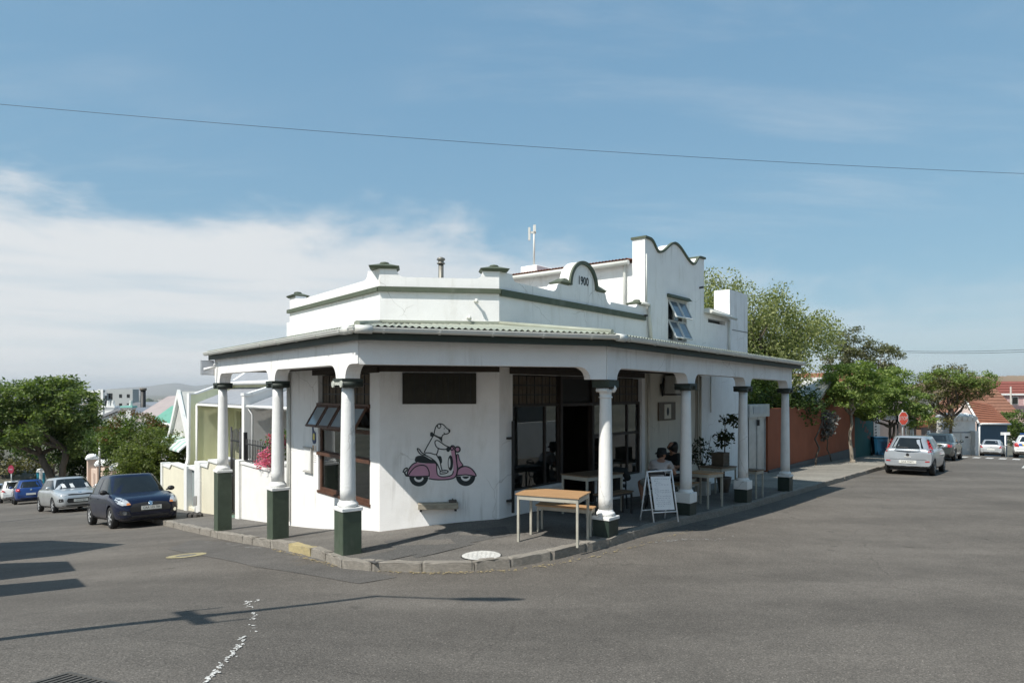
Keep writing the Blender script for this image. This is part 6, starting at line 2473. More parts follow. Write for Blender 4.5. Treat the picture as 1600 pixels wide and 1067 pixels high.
    lf = Vector((l.x * .7, l.y * .7, (G(c.x + l.x * .7, c.y + l.y * .7) - G(c.x - l.x * .7, c.y - l.y * .7)) / 2)).normalized()
    up = fw.cross(lf).normalized()
    lf = up.cross(fw)
    root.rotation_euler = Matrix(((fw.x, lf.x, up.x), (fw.y, lf.y, up.y), (fw.z, lf.z, up.z))).to_euler()
    z4 = [G(c.x + h.x * a + l.x * b, c.y + h.y * a + l.y * b) for a in (-1.2, 1.2) for b in (-0.7, 0.7)]
    root.location = (c.x, c.y, sum(z4) / 4 + 0.004)
    return root


# ---- types
HATCH = dict(L=3.84, W=1.735, H=1.50, belt=0.93, axles=(0.82, 3.27), R=0.305,
             top=[(0, 0.60), (0.06, 0.70), (0.22, 0.80), (0.6, 0.88), (1.05, 0.955), (1.5, 0.965), (3.3, 0.985), (3.6, 0.97), (3.75, 0.93), (3.84, 0.86)],
             bot=[(0, 0.30), (0.1, 0.22), (0.5, 0.19), (3.3, 0.20), (3.7, 0.27), (3.84, 0.33)],
             cabin=(0.93, 1.62, 3.30, 3.74))


def spec(base, **kw):
    d = dict(base)
    d.update(kw)
    return d


def lift(pts, a, b):
    return [(x + a, z + b) for x, z in pts]


def badge_s(root, cf, patch, bvb, bvc):
    pts = [(0.075, 0.025), (0.0, 0.062), (-0.06, 0.03), (-0.035, 0.012), (0.0, 0.03), (0.03, 0.016), (-0.075, -0.025), (0.0, -0.062), (0.06, -0.03), (0.035, -0.012), (0.0, -0.03), (-0.03, -0.016)]
    patch('badge', [(x, 0.665 + z) for x, z in pts], 'f', bvb, chrome, off=0.016, cuts=0)


swift = spec(HATCH, paint=paint('navy paint', (0.006, 0.010, 0.030), 0.22, coat=0.25), mirror=trim_black,
             front=[('grille', trim_black, [(-0.50, 0.45), (0.50, 0.45), (0.54, 0.55), (0.44, 0.67), (0.2, 0.70), (-0.2, 0.70), (-0.44, 0.67), (-0.54, 0.55)], False),
                    ('headlight', lamp_clear, [(0.50, 0.66), (0.70, 0.64), (0.78, 0.70), (0.80, 0.80), (0.74, 0.87), (0.66, 0.86), (0.55, 0.76)], True, dict(off=0.012)),
                    ('indicator', lamp_amber, [(0.50, 0.655), (0.60, 0.645), (0.60, 0.70), (0.53, 0.71)], True, dict(off=0.016)),
                    ('fog_surround', trim_black, [(0.50, 0.36), (0.76, 0.38), (0.80, 0.46), (0.72, 0.52), (0.55, 0.47)], True),
                    ('fog_lamp', chrome, [(0.645 + 0.05 * math.cos(k * PI / 6), 0.435 + 0.05 * math.sin(k * PI / 6)) for k in range(12)], True, dict(off=0.014)),
                    ('lower_lip', trim_black, [(-0.55, 0.27), (0.55, 0.27), (0.60, 0.35), (-0.60, 0.35)], False)],
             plate_front=('CAA 155 784', 0.02, 0.545, 0.52), extra=badge_s)


def kia_badge(root, cf, patch, bvb, bvc):
    patch('badge', [(0.06 * math.cos(k * PI / 7), 0.80 + 0.028 * math.sin(k * PI / 7)) for k in range(14)], 'f', bvb, chrome, off=0.01, cuts=0)
    for x in (-0.45, -0.15, 0.42):
        patch('windscreen_sticker', [(x, 1.16), (x + 0.12, 1.17), (x + 0.16, 1.0), (x + 0.02, 1.0)], 'f', bvc, M('paper', (0.6, 0.62, 0.62), 0.6), off=0.011, cuts=1)


rio = spec(HATCH, L=4.05, W=1.72, H=1.455, axles=(0.84, 3.41), paint=paint('silver paint', (0.50, 0.52, 0.53), 0.3, 0.5),
           top=lift(HATCH['top'], 0, 0.0)[:6] + [(3.5, 0.985), (3.8, 0.97), (3.95, 0.93), (4.05, 0.86)],
           bot=[(0, 0.28), (0.1, 0.2), (0.5, 0.18), (3.5, 0.19), (3.9, 0.27), (4.05, 0.33)], cabin=(0.95, 1.68, 3.42, 3.92),
           front=[('grille', trim_black, [(-0.42, 0.69), (0.42, 0.69), (0.46, 0.735), (0.3, 0.755), (0.0, 0.735), (-0.3, 0.755), (-0.46, 0.735)], False),
                  ('lower_grille', trim_black, [(-0.44, 0.38), (0.44, 0.38), (0.50, 0.46), (0.46, 0.57), (-0.46, 0.57), (-0.50, 0.46)], False),
                  ('headlight', lamp_clear, [(0.46, 0.70), (0.62, 0.66), (0.76, 0.70), (0.81, 0.84), (0.70, 0.82)], True, dict(off=0.012)),
                  ('fog_surround', trim_black, [(0.60, 0.44), (0.72, 0.42), (0.79, 0.48), (0.74, 0.57), (0.62, 0.56)], True),
                  ('bumper_lip', trim_black, [(-0.6, 0.255), (0.6, 0.255), (0.66, 0.30), (-0.66, 0.30)], False)],
           plate_front=('CA 917 827', 0, 0.475, 0.50), extra=kia_badge)


def rear_bits(lamp, zl=0.80, extra=()):
    return [('tail_light', lamp_red, lamp, True, dict(off=0.014)),
            ('boot_seam', trim_black, [(-0.62, 0.52), (0.62, 0.52), (0.62, 0.532), (-0.62, 0.532)], False, dict(off=0.004)),
            ('bumper_trim', trim_black, [(-0.62, 0.32), (0.62, 0.32), (0.66, 0.39), (-0.66, 0.39)], False)] + list(extra)


def disc_badge(z, r, m):
    def f(root, cf, patch, bvb, bvc):
        patch('badge', [(r * math.cos(k * PI / 7), z + r * math.sin(k * PI / 7)) for k in range(14)], 'r', bvb, m, off=0.012, cuts=0)
    return f


polo = spec(HATCH, L=3.97, W=1.68, H=1.46, axles=(0.80, 3.26), paint=paint('blue paint', (0.010, 0.040, 0.17)),
            top=[(0, 0.60), (0.06, 0.70), (0.22, 0.80), (0.6, 0.88), (1.05, 0.955), (1.5, 0.965), (3.4, 0.99), (3.7, 0.98), (3.88, 0.95), (3.97, 0.86)],
            bot=[(0, 0.30), (0.1, 0.22), (0.5, 0.19), (3.4, 0.20), (3.82, 0.27), (3.97, 0.33)], cabin=(0.93, 1.65, 3.42, 3.86),
            rear=rear_bits([(0.54, 0.76), (0.74, 0.78), (0.77, 0.93), (0.56, 0.93)]), plate_rear=('', 0, 0.60, 0.48),
            extra=disc_badge(0.86, 0.05, chrome))
whitehatch = spec(polo, paint=paint('white car paint', (0.72, 0.72, 0.70)), rear=rear_bits([(0.50, 0.72), (0.76, 0.76), (0.78, 0.95), (0.66, 0.88)]), plate_rear=('', 0, 0.62, 0.46), H=1.52)
bluegrey = spec(polo, paint=paint('pale blue paint', (0.36, 0.43, 0.50), 0.3, 0.4), plate_rear=('', 0, 0.62, 0.46))


def corsa_x(root, cf, patch, bvb, bvc):
    disc_badge(0.755, 0.055, trim_black)(root, cf, patch, bvb, bvc)
    patch('boot_handle', [(-0.12, 0.665), (0.12, 0.665), (0.11, 0.69), (-0.11, 0.69)], 'r', bvb, plate_m, off=0.015, cuts=1)
    patch('wiper', [(-0.02, 1.0), (0.38, 1.035), (0.38, 1.05), (-0.02, 1.02)], 'r', bvc, trim_black, off=0.014, cuts=1)


corsa = spec(HATCH, L=3.84, W=1.646, H=1.44, axles=(0.78, 3.27), R=0.295, belt=0.94, paint=paint('silver blue paint', (0.42, 0.45, 0.48), 0.32, 0.45), tailw=0.93,
             top=[(0, 0.60), (0.06, 0.70), (0.22, 0.80), (0.6, 0.88), (1.05, 0.955), (1.5, 0.965), (3.4, 1.0), (3.7, 0.995), (3.79, 0.97), (3.84, 0.90)],
             cabin=(0.93, 1.62, 3.38, 3.80), rearglass=(0.965, 1.365), rearw=(0.66, 0.52),
             rear=[('tail_light', lamp_red, [(0.655, 0.95), (0.755, 0.95), (0.69, 1.14), (0.60, 1.32), (0.55, 1.32), (0.60, 1.14)], True, dict(off=0.02, cabin=True)),
                   ('tail_light', lamp_red, [(0.66, 0.86), (0.765, 0.87), (0.765, 0.955), (0.655, 0.955)], True, dict(off=0.02)),
                   ('reflector', lamp_red, [(0.56, 0.50), (0.70, 0.51), (0.70, 0.545), (0.56, 0.535)], True, dict(off=0.012)),
                   ('boot_seam', trim_black, [(-0.60, 0.575), (0.60, 0.575), (0.60, 0.587), (-0.60, 0.587)], False, dict(off=0.004)),
                   ('bumper_trim', trim_black, [(-0.62, 0.30), (0.62, 0.30), (0.66, 0.345), (-0.66, 0.345)], False)],
             plate_rear=('CAA 95471', 0, 0.49, 0.56), extra=corsa_x)

SEDAN = dict(L=4.55, W=1.74, H=1.42, belt=0.91, axles=(0.86, 3.50), R=0.315, tailw=0.86,
             top=[(0, 0.58), (0.06, 0.68), (0.22, 0.76), (0.6, 0.83), (1.15, 0.91), (1.6, 0.935), (3.6, 0.965), (4.1, 0.975), (4.42, 0.955), (4.50, 0.92), (4.55, 0.84)],
             bot=[(0, 0.30), (0.1, 0.22), (0.5, 0.19), (3.9, 0.20), (4.4, 0.27), (4.55, 0.33)],
             cabin=(1.08, 1.80, 3.15, 3.98), rearglass=(0.99, 1.31), rearw=(0.62, 0.50))
darkcar = spec(SEDAN, paint=paint('dark green grey paint', (0.050, 0.062, 0.062), 0.3, 0.3),
               rear=rear_bits([(0.44, 0.72), (0.78, 0.73), (0.78, 0.86), (0.46, 0.87)]), plate_rear=('', 0, 0.62, 0.50))
silversedan = spec(SEDAN, L=4.19, W=1.65, H=1.40, axles=(0.84, 3.28), paint=paint('pale silver paint', (0.56, 0.57, 0.57), 0.3, 0.45),
                   top=[(0, 0.58), (0.06, 0.68), (0.22, 0.76), (0.6, 0.83), (1.1, 0.91), (1.5, 0.935), (3.4, 0.96), (3.8, 0.97), (4.06, 0.95), (4.14, 0.92), (4.19, 0.84)],
                   bot=[(0, 0.30), (0.1, 0.22), (0.5, 0.19), (3.6, 0.20), (4.05, 0.27), (4.19, 0.33)], cabin=(1.0, 1.70, 2.95, 3.68),
                   rear=rear_bits([(0.52, 0.70), (0.75, 0.72), (0.76, 0.90), (0.66, 0.92)]), plate_rear=('', 0, 0.58, 0.50), extra=disc_badge(0.84, 0.05, chrome))


def police_x(root, cf, patch, bvb, bvc):
    bl = M('police blue', (0.03, 0.10, 0.34), 0.4)
    ye = M('police yellow', (0.72, 0.46, 0.05), 0.4)
    patch('blue_stripe', [(-0.52, 0.72), (0.52, 0.72), (0.52, 0.88), (-0.52, 0.88)], 'r', bvb, bl, off=0.008)
    for k in (-1, 1):
        patch('yellow_stripe', [(0.30 * k - 0.10, 0.72), (0.30 * k, 0.72), (0.30 * k + 0.07, 0.88), (0.30 * k - 0.03, 0.88)], 'r', bvb, ye, off=0.012)
    for ax in 'so':
        patch('blue_stripe', [(0.9, 0.62), (4.2, 0.62), (4.2, 0.76), (0.9, 0.76)], ax, bvb, bl, off=0.008)
        for d in (1.6, 2.4, 3.2, 3.9):
            patch('yellow_stripe', [(d, 0.62), (d + 0.12, 0.62), (d + 0.2, 0.76), (d + 0.08, 0.76)], ax, bvb, ye, off=0.012)
    m_ = MB(cf)
    m_.box(2.15, 2.42, -0.55, 0.55, 1.43, 1.47)
    bar = m_.build('light_bar', trim_black, root, local=True)
    for y0, y1, mm in ((-0.55, -0.12, bl), (0.12, 0.55, bl), (-0.12, 0.12, plate_m)):
        MB(cf).box(2.15, 2.42, y0 + 0.004, y1 - 0.004, 1.471, 1.54).build('lens', mm, bar, local=True, bevel=0.02)


police = spec(SEDAN, paint=paint('white car paint', (0.72, 0.72, 0.70)), police=True,
              rear=rear_bits([(0.50, 0.66), (0.78, 0.68), (0.79, 0.90), (0.56, 0.92)]), plate_rear=('', 0, 0.56, 0.50), extra=police_x)


def ang(v):
    return math.atan2(v.y, v.x)


up_l, dn_l = ang(-DL), ang(DL)
make_car(swift, pix(206, 799, 20.6), up_l + math.radians(5), 'dark navy hatchback facing uphill beside the pavement, nearest of the left row')
make_car(rio, pix(107, 780, 29.6), up_l + math.radians(7), 'silver grey hatchback facing uphill just behind the navy hatchback')
make_car(polo, pix(45, 770, 42.5), dn_l, 'bright blue hatchback seen from behind, beyond the silver grey hatchback')
make_car(whitehatch, pix(21, 765, 49), dn_l, 'white hatchback with red tail lights beyond the bright blue hatchback')
make_car(bluegrey, pix(1, 765, 55.0), dn_l, 'pale blue grey hatchback farthest down the left street at frame edge')
up_r = ang(DR)
make_car(corsa, pix(1432, 715, 26.6), up_r + math.radians(0), 'silver blue hatchback with tall red tail lights parked by kerb before the STOP sign')
make_car(darkcar, pix(1469, 705, 37.0), up_r, 'dark green grey saloon parked in front of the silver blue hatchback')
make_car(silversedan, pix(1551, 700, 56.5), up_r + math.radians(1), 'pale silver saloon parked beyond the zebra crossing beside the white gatehouse')
make_car(police, pix(1611, 695, 43.0), up_r, 'white police car with blue and yellow stripes at right frame edge', group='vehicles in the right hand street')
# ================================================================ trees and the left street
def limb(mb, a, b, r0, r1, wob=0.06, n=5, seed=0):
    r = random.Random(seed)
    a, b = Vector(a), Vector(b)
    ln = (b - a).length
    pts = [a.lerp(b, k / n) + Vector((r.uniform(-1, 1), r.uniform(-1, 1), 0)) * wob * ln * math.sin(PI * k / n) for k in range(n + 1)]
    mb.tube(pts, [r0 + (r1 - r0) * k / n for k in range(n + 1)], 8)
    return pts


def tree(name, label, base, ells, n, leaf, mat, bark, r0, limbs=7, fork=0.4, seed=1, clumps=130, spread=0.26, cat='tree', group=None, trunk=True, fork_pts=None, shell=0.5, up_bias=0.35, flat=0.6):
    root = thing(name, base, label, cat, group)
    r = random.Random(seed)
    base = Vector(base)
    cs = blob_centres(ells, clumps, seed, shell)
    if trunk:
        mb = MB()
        top = Vector((sum(e[0] for e in ells) / len(ells), sum(e[1] for e in ells) / len(ells), sum(e[2] for e in ells) / len(ells)))
        fk = [Vector(p) for p in fork_pts] if fork_pts else [base.lerp(top, fork)]
        for i, f in enumerate(fk):
            limb(mb, base - Vector((0, 0, 0.3)), f, r0 * (1 if i == 0 else 0.8), r0 * 0.62, 0.04, 6, seed + i)
        mb.lathe([(r0 * 1.5, base.z - 0.3), (r0 * 1.35, base.z + 0.04), (r0 * 1.02, base.z + r0 * 1.6)], base.x, base.y, 12)
        for k in range(limbs):
            c = Vector(cs[r.randrange(len(cs))])
            f = fk[k % len(fk)]
            p = limb(mb, f, f.lerp(c, 0.92), r0 * 0.5, r0 * 0.10, 0.10, 6, seed * 31 + k)
            for q in range(2):
                c2 = Vector(cs[min(range(len(cs)), key=lambda i: (Vector(cs[i]) - c).length + r.random() * 1.5)])
                limb(mb, p[3 + q], c2, r0 * 0.2, r0 * 0.05, 0.1, 4, seed * 57 + k * 3 + q)
        mb.build('trunk', bark, root, fix=False)
    leafcloud('crown', cs, n, spread, leaf, mat, root, seed=seed, up_bias=up_bias, flat=flat)
    return root


render_white = M('house white', (0.78, 0.77, 0.74), 0.85, 0.06, 2.0, 0.2, 40, stain=(0.5, 0.48, 0.42), stain_amt=0.25)
lime = M('lime plaster', (0.83, 0.83, 0.57), 0.85, 0.06, 2.0, 0.2, 40, stain=(0.38, 0.37, 0.22), stain_amt=0.3)
cream = M('cream wall', (0.70, 0.66, 0.52), 0.85, 0.06, 2.0, 0.2, 40, stain=(0.5, 0.46, 0.36), stain_amt=0.3)
peach = M('peach wall', (0.60, 0.46, 0.37), 0.85, 0.08, 2.0, 0.2, 40, stain=(0.4, 0.32, 0.26), stain_amt=0.4)
grey_tin = M('grey roof tin', (0.27, 0.28, 0.30), 0.5, 0.1, 3.0, stain=(0.35, 0.34, 0.32), stain_amt=0.4)
green_tin = M('green roof tin', (0.13, 0.33, 0.25), 0.55, 0.12, 3.0)
pink_roof = M('faded roof', (0.345, 0.295, 0.285), 0.8, 0.1, 1.5)
win_dark = glass('house glass', (0.02, 0.022, 0.022), 0.05, 0.4)
iron_black = M('railing iron', (0.02, 0.02, 0.022), 0.5, 0.2, 20)


def corr_roof(fr, x0, x1, e0, e1, parent, mat, name='roof', per=0.22, amp=0.022, rows=1):
    """corrugated sheet between a low edge e0 = (y, z) and a high edge e1 = (y, z), x along the eave"""
    n = int(abs(x1 - x0) / per * 6)
    mb = MB(fr)
    mb.smooth = True
    vs = []
    for i in range(n + 1):
        x = x0 + (x1 - x0) * i / n
        dz = amp * math.cos(2 * PI * (x - x0) / per)
        vs += [(x, e0[0], e0[1] + dz), (x, e1[0], e1[1] + dz), (x, e0[0], e0[1] + dz - 0.01), (x, e1[0], e1[1] + dz - 0.01)]
    mb.add(vs, [(4 * i, 4 * i + 1, 4 * i + 5, 4 * i + 4) for i in range(n)] + [(4 * i + 2, 4 * i + 3, 4 * i + 7, 4 * i + 6) for i in range(n)])
    return mb.build(name, mat, parent, fix=False)


def simple_window(fr, x0, x1, z0, z1, y, parent, frame_m, cols=2, rows=2, w=0.05, gl=None):
    xs = [x0 + (x1 - x0) * k / cols for k in range(1, cols)]
    zs = [z0 + (z1 - z0) * k / rows for k in range(1, rows)]
    return glazed(fr, x0, x1, z0, z1, xs, zs, y, frame_m, gl or win_dark, w, parent)


def gl_(t, m=0.5):
    x, y, _ = FL(t, m, 0)
    return P(x, y)


# --- white neighbour: low wall, railing, gate, house
nb = thing('garden_wall', FL(6.3, -0.1, gl_(6.3)), 'low white garden wall with black railing next to the cafe', 'wall')
mb = MB()
mb.prism([(4.66, -4.3), (8.05, -4.3), (8.05, -1.95), (5.75, -1.95)] + [(5.75 - 0.25 * math.sin(k / 6 * PI / 2), -1.72 - 0.23 * math.cos(k / 6 * PI / 2)) for k in range(7)] + [(4.66, -1.72)], -0.2, -0.02, FL)
mb.build('wall', render_white, nb)
mb = MB()
mb.box(5.76, 8.04, -0.23, 0.012, -1.949, -1.90, FL)
mb.box(4.67, 5.48, -0.23, 0.012, -1.719, -1.67, FL)
mb.build('coping', render_white, nb)
MB().box(8.05, 8.40, -0.32, 0.05, -4.4, -1.86, FL).build('pier', render_white, nb)
for k in range(19):
    t = 5.6 + k * 0.13
    MB().tube([(t, -0.11, -1.9), (t, -0.11, -1.27)], 0.010, 6, FL).build('railing_bar', iron_black, nb)
mb = MB()
mb.box(5.5, 8.05, -0.125, -0.095, -1.42, -1.39, FL)
mb.box(5.5, 8.05, -0.125, -0.095, -1.86, -1.83, FL)
mb.build('rail', iron_black, nb)
MB().box(7.97, 8.05, -0.15, -0.07, -1.85, -1.10, FL).build('railing_post', iron_black, nb)
gt = thing('garden_gate', FL(8.8, -0.1, gl_(8.8)), 'tall black iron garden gate between white pier and lime house', 'gate')
for k in range(9):
    t = 8.46 + k * 0.10
    MB().tube([(t, -0.11, -3.45), (t, -0.11, -1.15 + 0.12 * math.sin(PI * k / 8))], 0.011, 6, FL).build('bar', iron_black, gt)
mb = MB()
for z in (-1.4, -2.4, -3.4):
    mb.box(8.42, 9.30, -0.13, -0.09, z, z + 0.04, FL)
mb.tube([(8.44, -0.11, -3.5), (8.44, -0.11, -1.0)], 0.03, 8, FL)
mb.tube([(9.30, -0.11, -3.5), (9.30, -0.11, -1.0)], 0.03, 8, FL)
mb.build('gate_frame', iron_black, gt)
MB().box(8.42, 9.32, -0.3, 0.0, -4.2, -3.52, FL).build('step', M('green step', (0.16, 0.25, 0.19), 0.8), gt)

wh_ = thing('white_house', FL(7.5, -4, -3.2), 'white terraced house with grey tin veranda roof next to the cafe', 'house')
MB().wall(4.66, 10.39, -4.3, 0.28, -2.65, -2.4, [(6.2, 7.2, -2.9, -0.7), (8.3, 9.7, -2.1, -0.8)], FL).build('wall', render_white, wh_)
simple_window(FL, 8.3, 9.7, -2.1, -0.8, -2.6, wh_, white_paint)
MB().box(6.2, 7.2, -2.6, -2.55, -2.9, -0.7, FL).build('door', brown_wood, wh_)
mb = MB()
prof = [(-0.80, -4.6), (-0.80, -0.12), (-0.95, -0.12), (-2.35, 0.34), (-2.5, 0.36), (-4.6, 1.9), (-7, 0.4), (-7, -4.6)]
pfr = lambda t0: (lambda x, y, z: FL(t0 + y, x, z))
mb.prism(prof, 0.0, 0.24, pfr(10.4))
mb.build('party_wall', render_white, wh_)
mb = MB()
mb.prism([(-0.78, -0.118), (-0.96, -0.118), (-2.36, 0.342), (-2.5, 0.362), (-4.6, 1.902), (-4.6, 1.98), (-2.47, 0.44), (-2.34, 0.42), (-0.94, -0.04), (-0.78, -0.04)], -0.04, 0.28, pfr(10.4))
mb.build('party_coping', white_paint, wh_)
corr_roof(FL, 4.7, 10.36, (-0.92, -0.42), (-2.40, 0.16), wh_, grey_tin, 'veranda_roof')
corr_roof(FL, 4.7, 10.36, (-2.25, 0.32), (-4.6, 1.75), wh_, grey_tin, 'roof')
mb = MB()
mb.tube([(4.7, -0.88, -0.45), (10.36, -0.88, -0.45)], 0.05, 8, FL)
mb.tube([(10.25, -0.88, -0.48), (10.25, -1.0, -0.7), (10.25, -1.0, -3.4)], 0.035, 8, FL)
mb.build('gutter', white_paint, wh_)

bg = thing('bougainvillea', FL(6.1, -0.4, -3.2), 'pink bougainvillea spilling over the black railing', 'flowering plant')
c0 = [FL(t, m, z) for t, m, z in ((5.9, -0.15, -1.45), (6.1, -0.05, -1.55), (6.3, -0.05, -1.65), (5.7, -0.2, -1.3), (6.0, -0.3, -1.2), (6.4, -0.02, -1.85), (5.7, 0.0, -1.7), (5.9, 0.02, -1.75), (6.1, -0.2, -1.15))]
leafcloud('blossom', c0, 900, 0.10, 0.07, g_pink, bg, seed=3)
leafcloud('foliage', [FL(t, m, z) for t, m, z in ((5.9, -0.3, -1.35), (6.3, -0.3, -1.25), (6.5, -0.3, -1.5), (5.7, -0.3, -1.6), (6.0, -0.4, -1.1))], 700, 0.16, 0.08, g_mid, bg, seed=4)
MB().tube([FL(6.2, -0.4, -3.2), FL(6.2, -0.35, -2.2), FL(6.1, -0.3, -1.5)], [0.03, 0.025, 0.015], 7).build('stem', bark_m, bg)

# --- lime house
lh = thing('lime_house', FL(13.8, -4, -3.8), 'pale lime green terraced house with sloping white party wall', 'house')
MB().wall(10.66, 17.0, -5.0, 0.28, -2.7, -2.42, [(15.7, 16.7, -2.4, -0.75), (12.0, 13.0, -3.4, -0.9)], FL).build('wall', lime, lh)
simple_window(FL, 15.7, 16.7, -2.4, -0.75, -2.62, lh, M('lime frame', (0.36, 0.37, 0.2), 0.6), 3, 2, 0.07)
MB().box(12.0, 13.0, -2.6, -2.55, -3.4, -0.9, FL).build('door', brown_wood, lh)
mb = MB()
prof = [(-0.35, -5.2)] + [(-0.35 - 0.45 * math.sin(k / 6 * PI / 2), -2.55 - 0.55 * math.cos(k / 6 * PI / 2)) for k in range(1, 7)] + \
       [(-0.82, -0.10), (-1.05, -0.10), (-2.35, 0.40), (-2.5, 0.42), (-4.6, 1.9), (-7, 0.4), (-7, -5.2)]
mb.prism(prof, 0.0, 0.24, pfr(17.0))
mb.build('party_wall', lime, lh)
mb = MB()
pr2 = prof[1:12]
outer = [(x + 0.07, z + 0.05) for x, z in pr2]
mb.prism([(x + 0.003, z + 0.003) for x, z in pr2] + outer[::-1], -0.05, 0.29, pfr(17.0))
mb.build('party_coping', white_paint, lh)
corr_roof(FL, 10.7, 16.96, (-1.05, -0.42), (-2.44, 0.16), lh, grey_tin, 'veranda_roof')
corr_roof(FL, 10.7, 16.96, (-2.25, 0.36), (-4.6, 1.8), lh, grey_tin, 'roof')
mb = MB()
mb.box(10.7, 16.95, -1.06, -1.0, -0.52, -0.44, FL)
mb.tube([(16.85, -1.0, -0.5), (16.85, -1.0, -4.2)], 0.045, 8, FL)
mb.tube([(10.7, -2.2, 0.33), (16.95, -2.2, 0.33)], 0.07, 8, FL)
mb.build('gutter', white_paint, lh)
cw = thing('garden_wall', FL(14, -0.1, gl_(14)), 'cream stepped garden wall with white piers in front of the lime house', 'wall')
mb = MB()
mb.prism([(9.34, -5.0), (12.2, -5.0), (12.2, -2.36), (11.4, -2.36), (11.25, -2.15), (10.3, -2.15), (10.2, -2.0), (9.34, -2.0)], -0.22, -0.03, FL)
mb.prism([(14.3, -5.6), (17.75, -5.6), (17.75, -2.83), (16.6, -2.83), (16.3, -2.66), (14.3, -2.66)], -0.22, -0.03, FL)
mb.box(12.88, 13.9, -0.22, -0.035, -5.0, -3.88, FL)
mb.build('wall', cream, cw)
mb = MB()
mb.prism([(9.34, -1.998), (10.22, -1.998), (10.32, -2.148), (11.27, -2.148), (11.42, -2.358), (12.2, -2.358), (12.2, -2.29), (11.46, -2.29), (11.31, -2.08), (10.36, -2.08), (10.26, -1.93), (9.34, -1.93)], -0.26, 0.01, FL)
mb.prism([(14.3, -2.658), (16.32, -2.658), (16.62, -2.828), (17.75, -2.828), (17.75, -2.76), (16.64, -2.76), (16.34, -2.59), (14.3, -2.59)], -0.26, 0.01, FL)
mb.build('coping', white_paint, cw)
for t0, t1, zt in ((12.2, 12.88, -2.26), (13.9, 14.3, -2.52), (17.75, 18.0, -2.72)):
    MB().box(t0, t1, -0.3, 0.03, -5.6, zt, FL).build('pier', white_paint, cw)
gp_ = MB().box(12.9, 13.89, -0.18, -0.14, -3.87, -2.6, FL).build('gate_panel', M('grey gate', (0.26, 0.30, 0.30), 0.6), cw)
MB().box(12.89, 13.89, -0.24, -0.03, -2.595, -2.53, FL).build('gate_lintel', white_paint, cw)
st_ = thing('stump_sign', FL(10.6, 0.55, gl_(10.6)), 'small grey stake with stones around it on the left pavement', 'stake')
x, y, _ = FL(10.6, 0.55, 0)
z = gl_(10.6, .55)
MB().tube([(x, y, z), (x, y, z + 0.34)], 0.012, 6).build('stake', grey_metal, st_)
MB().box(x - 0.05, x + 0.05, y - 0.02, y + 0.02, z + 0.34, z + 0.62).build('cap', M('stake grey', (0.3, 0.3, 0.29), 0.7), st_)
for k in range(6):
    a = k * 1.05
    mb = MB()
    cx, cy = x + 0.16 * math.cos(a), y + 0.13 * math.sin(a)
    mb.lathe([(0.03, z - 0.02), (0.09, z + 0.02), (0.08, z + 0.09), (0.03, z + 0.13)], cx, cy, 6, smooth=False)
    mb.build('stone', M('dark rubble', (0.06, 0.055, 0.05), 0.9, 0.3), st_)

# --- green roofed house
gh = thing('green_roofed_house', FL(24.5, -4, -4.5), 'house with green tin roof and tall white A-shaped gable', 'house')
MB().box(20.0, 29.0, -8.0, -2.3, -7, -2.0, FL).build('wall', render_white, gh)
corr_roof(FL, 19.8, 29.2, (-2.1, -2.0), (-5.2, 0.10), gh, green_tin, 'roof', 0.2, 0.02)
corr_roof(FL, 19.8, 29.2, (-8.2, -2.0), (-5.2, 0.10), gh, green_tin, 'roof', 0.2, 0.02)
MB().prism([(19.9, -2.3), (24.1, -2.3), (22.0, 0.02)], -2.28, -1.55, FL).build('gable', M('gable grey', (0.5, 0.49, 0.46), 0.8), gh)
mb = MB()
mb.prism([(19.75, -2.4), (20.05, -2.4), (22.0, -0.28), (22.0, 0.10)], -1.549, -1.42, FL)
mb.prism([(24.25, -2.4), (23.95, -2.4), (22.0, -0.28), (22.0, 0.10)], -1.548, -1.421, FL)
mb.build('bargeboard', white_paint, gh)
mb = MB()
for k in range(6):
    t = 18.6 + k * 0.75
    mb = MB()
    mb.prism([(-1.6, -1.9 - 0.02 * k), (-1.1, -2.05), (-0.75, -2.35), (-0.75, -2.42), (-1.1, -2.12), (-1.6, -1.97)], 0.0, 0.36, pfr(t))
    mb.build('bullnose_sheet', white_paint, gh)
    mb = MB()
    mb.prism([(-1.6, -1.9 - 0.02 * k), (-1.1, -2.05), (-0.75, -2.35), (-0.75, -2.42), (-1.1, -2.12), (-1.6, -1.97)], 0.365, 0.745, pfr(t))
    mb.build('bullnose_sheet', M('green stripe', (0.32, 0.46, 0.40), 0.6), gh)
corr_roof(FL, 18.3, 21.4, (-2.4, -1.8), (-5.4, 0.15), gh, green_tin, 'side_roof', 0.2, 0.03)
ph = thing('pink_roofed_house', FL(37, -9, -7), 'house with broad faded pinkish roof behind the green roofed one', 'house')
q1, q2, q3, q4 = pix(200, 657, 47), pix(305, 670, 43), pix(305, 650, 56), pix(215, 650, 58)
k1, k2 = pix(262, 619, 51), pix(310, 615, 50)
MB().hexa([(q1.x + .3, q1.y, -9), (q2.x - .3, q2.y + .3, -9), (q3.x, q3.y, -9), (q4.x, q4.y, -9)], [(q1.x + .3, q1.y, q1.z - .02), (q2.x - .3, q2.y + .3, q2.z - .02), (q3.x, q3.y, q3.z - .3), (q4.x, q4.y, q4.z - .3)]).build('wall', render_white, ph)
MB().add([tuple(q1), tuple(q2), tuple(k2), tuple(k1), tuple(q3), tuple(q4)], [(0, 1, 2, 3), (0, 3, 5), (3, 2, 4, 5), (1, 4, 2)]).build('roof', pink_roof, ph)
g1, g2, g3, g4 = pix(236, 657, 37), pix(285, 664, 33), pix(285, 632, 36.5), pix(268, 634, 37.5)
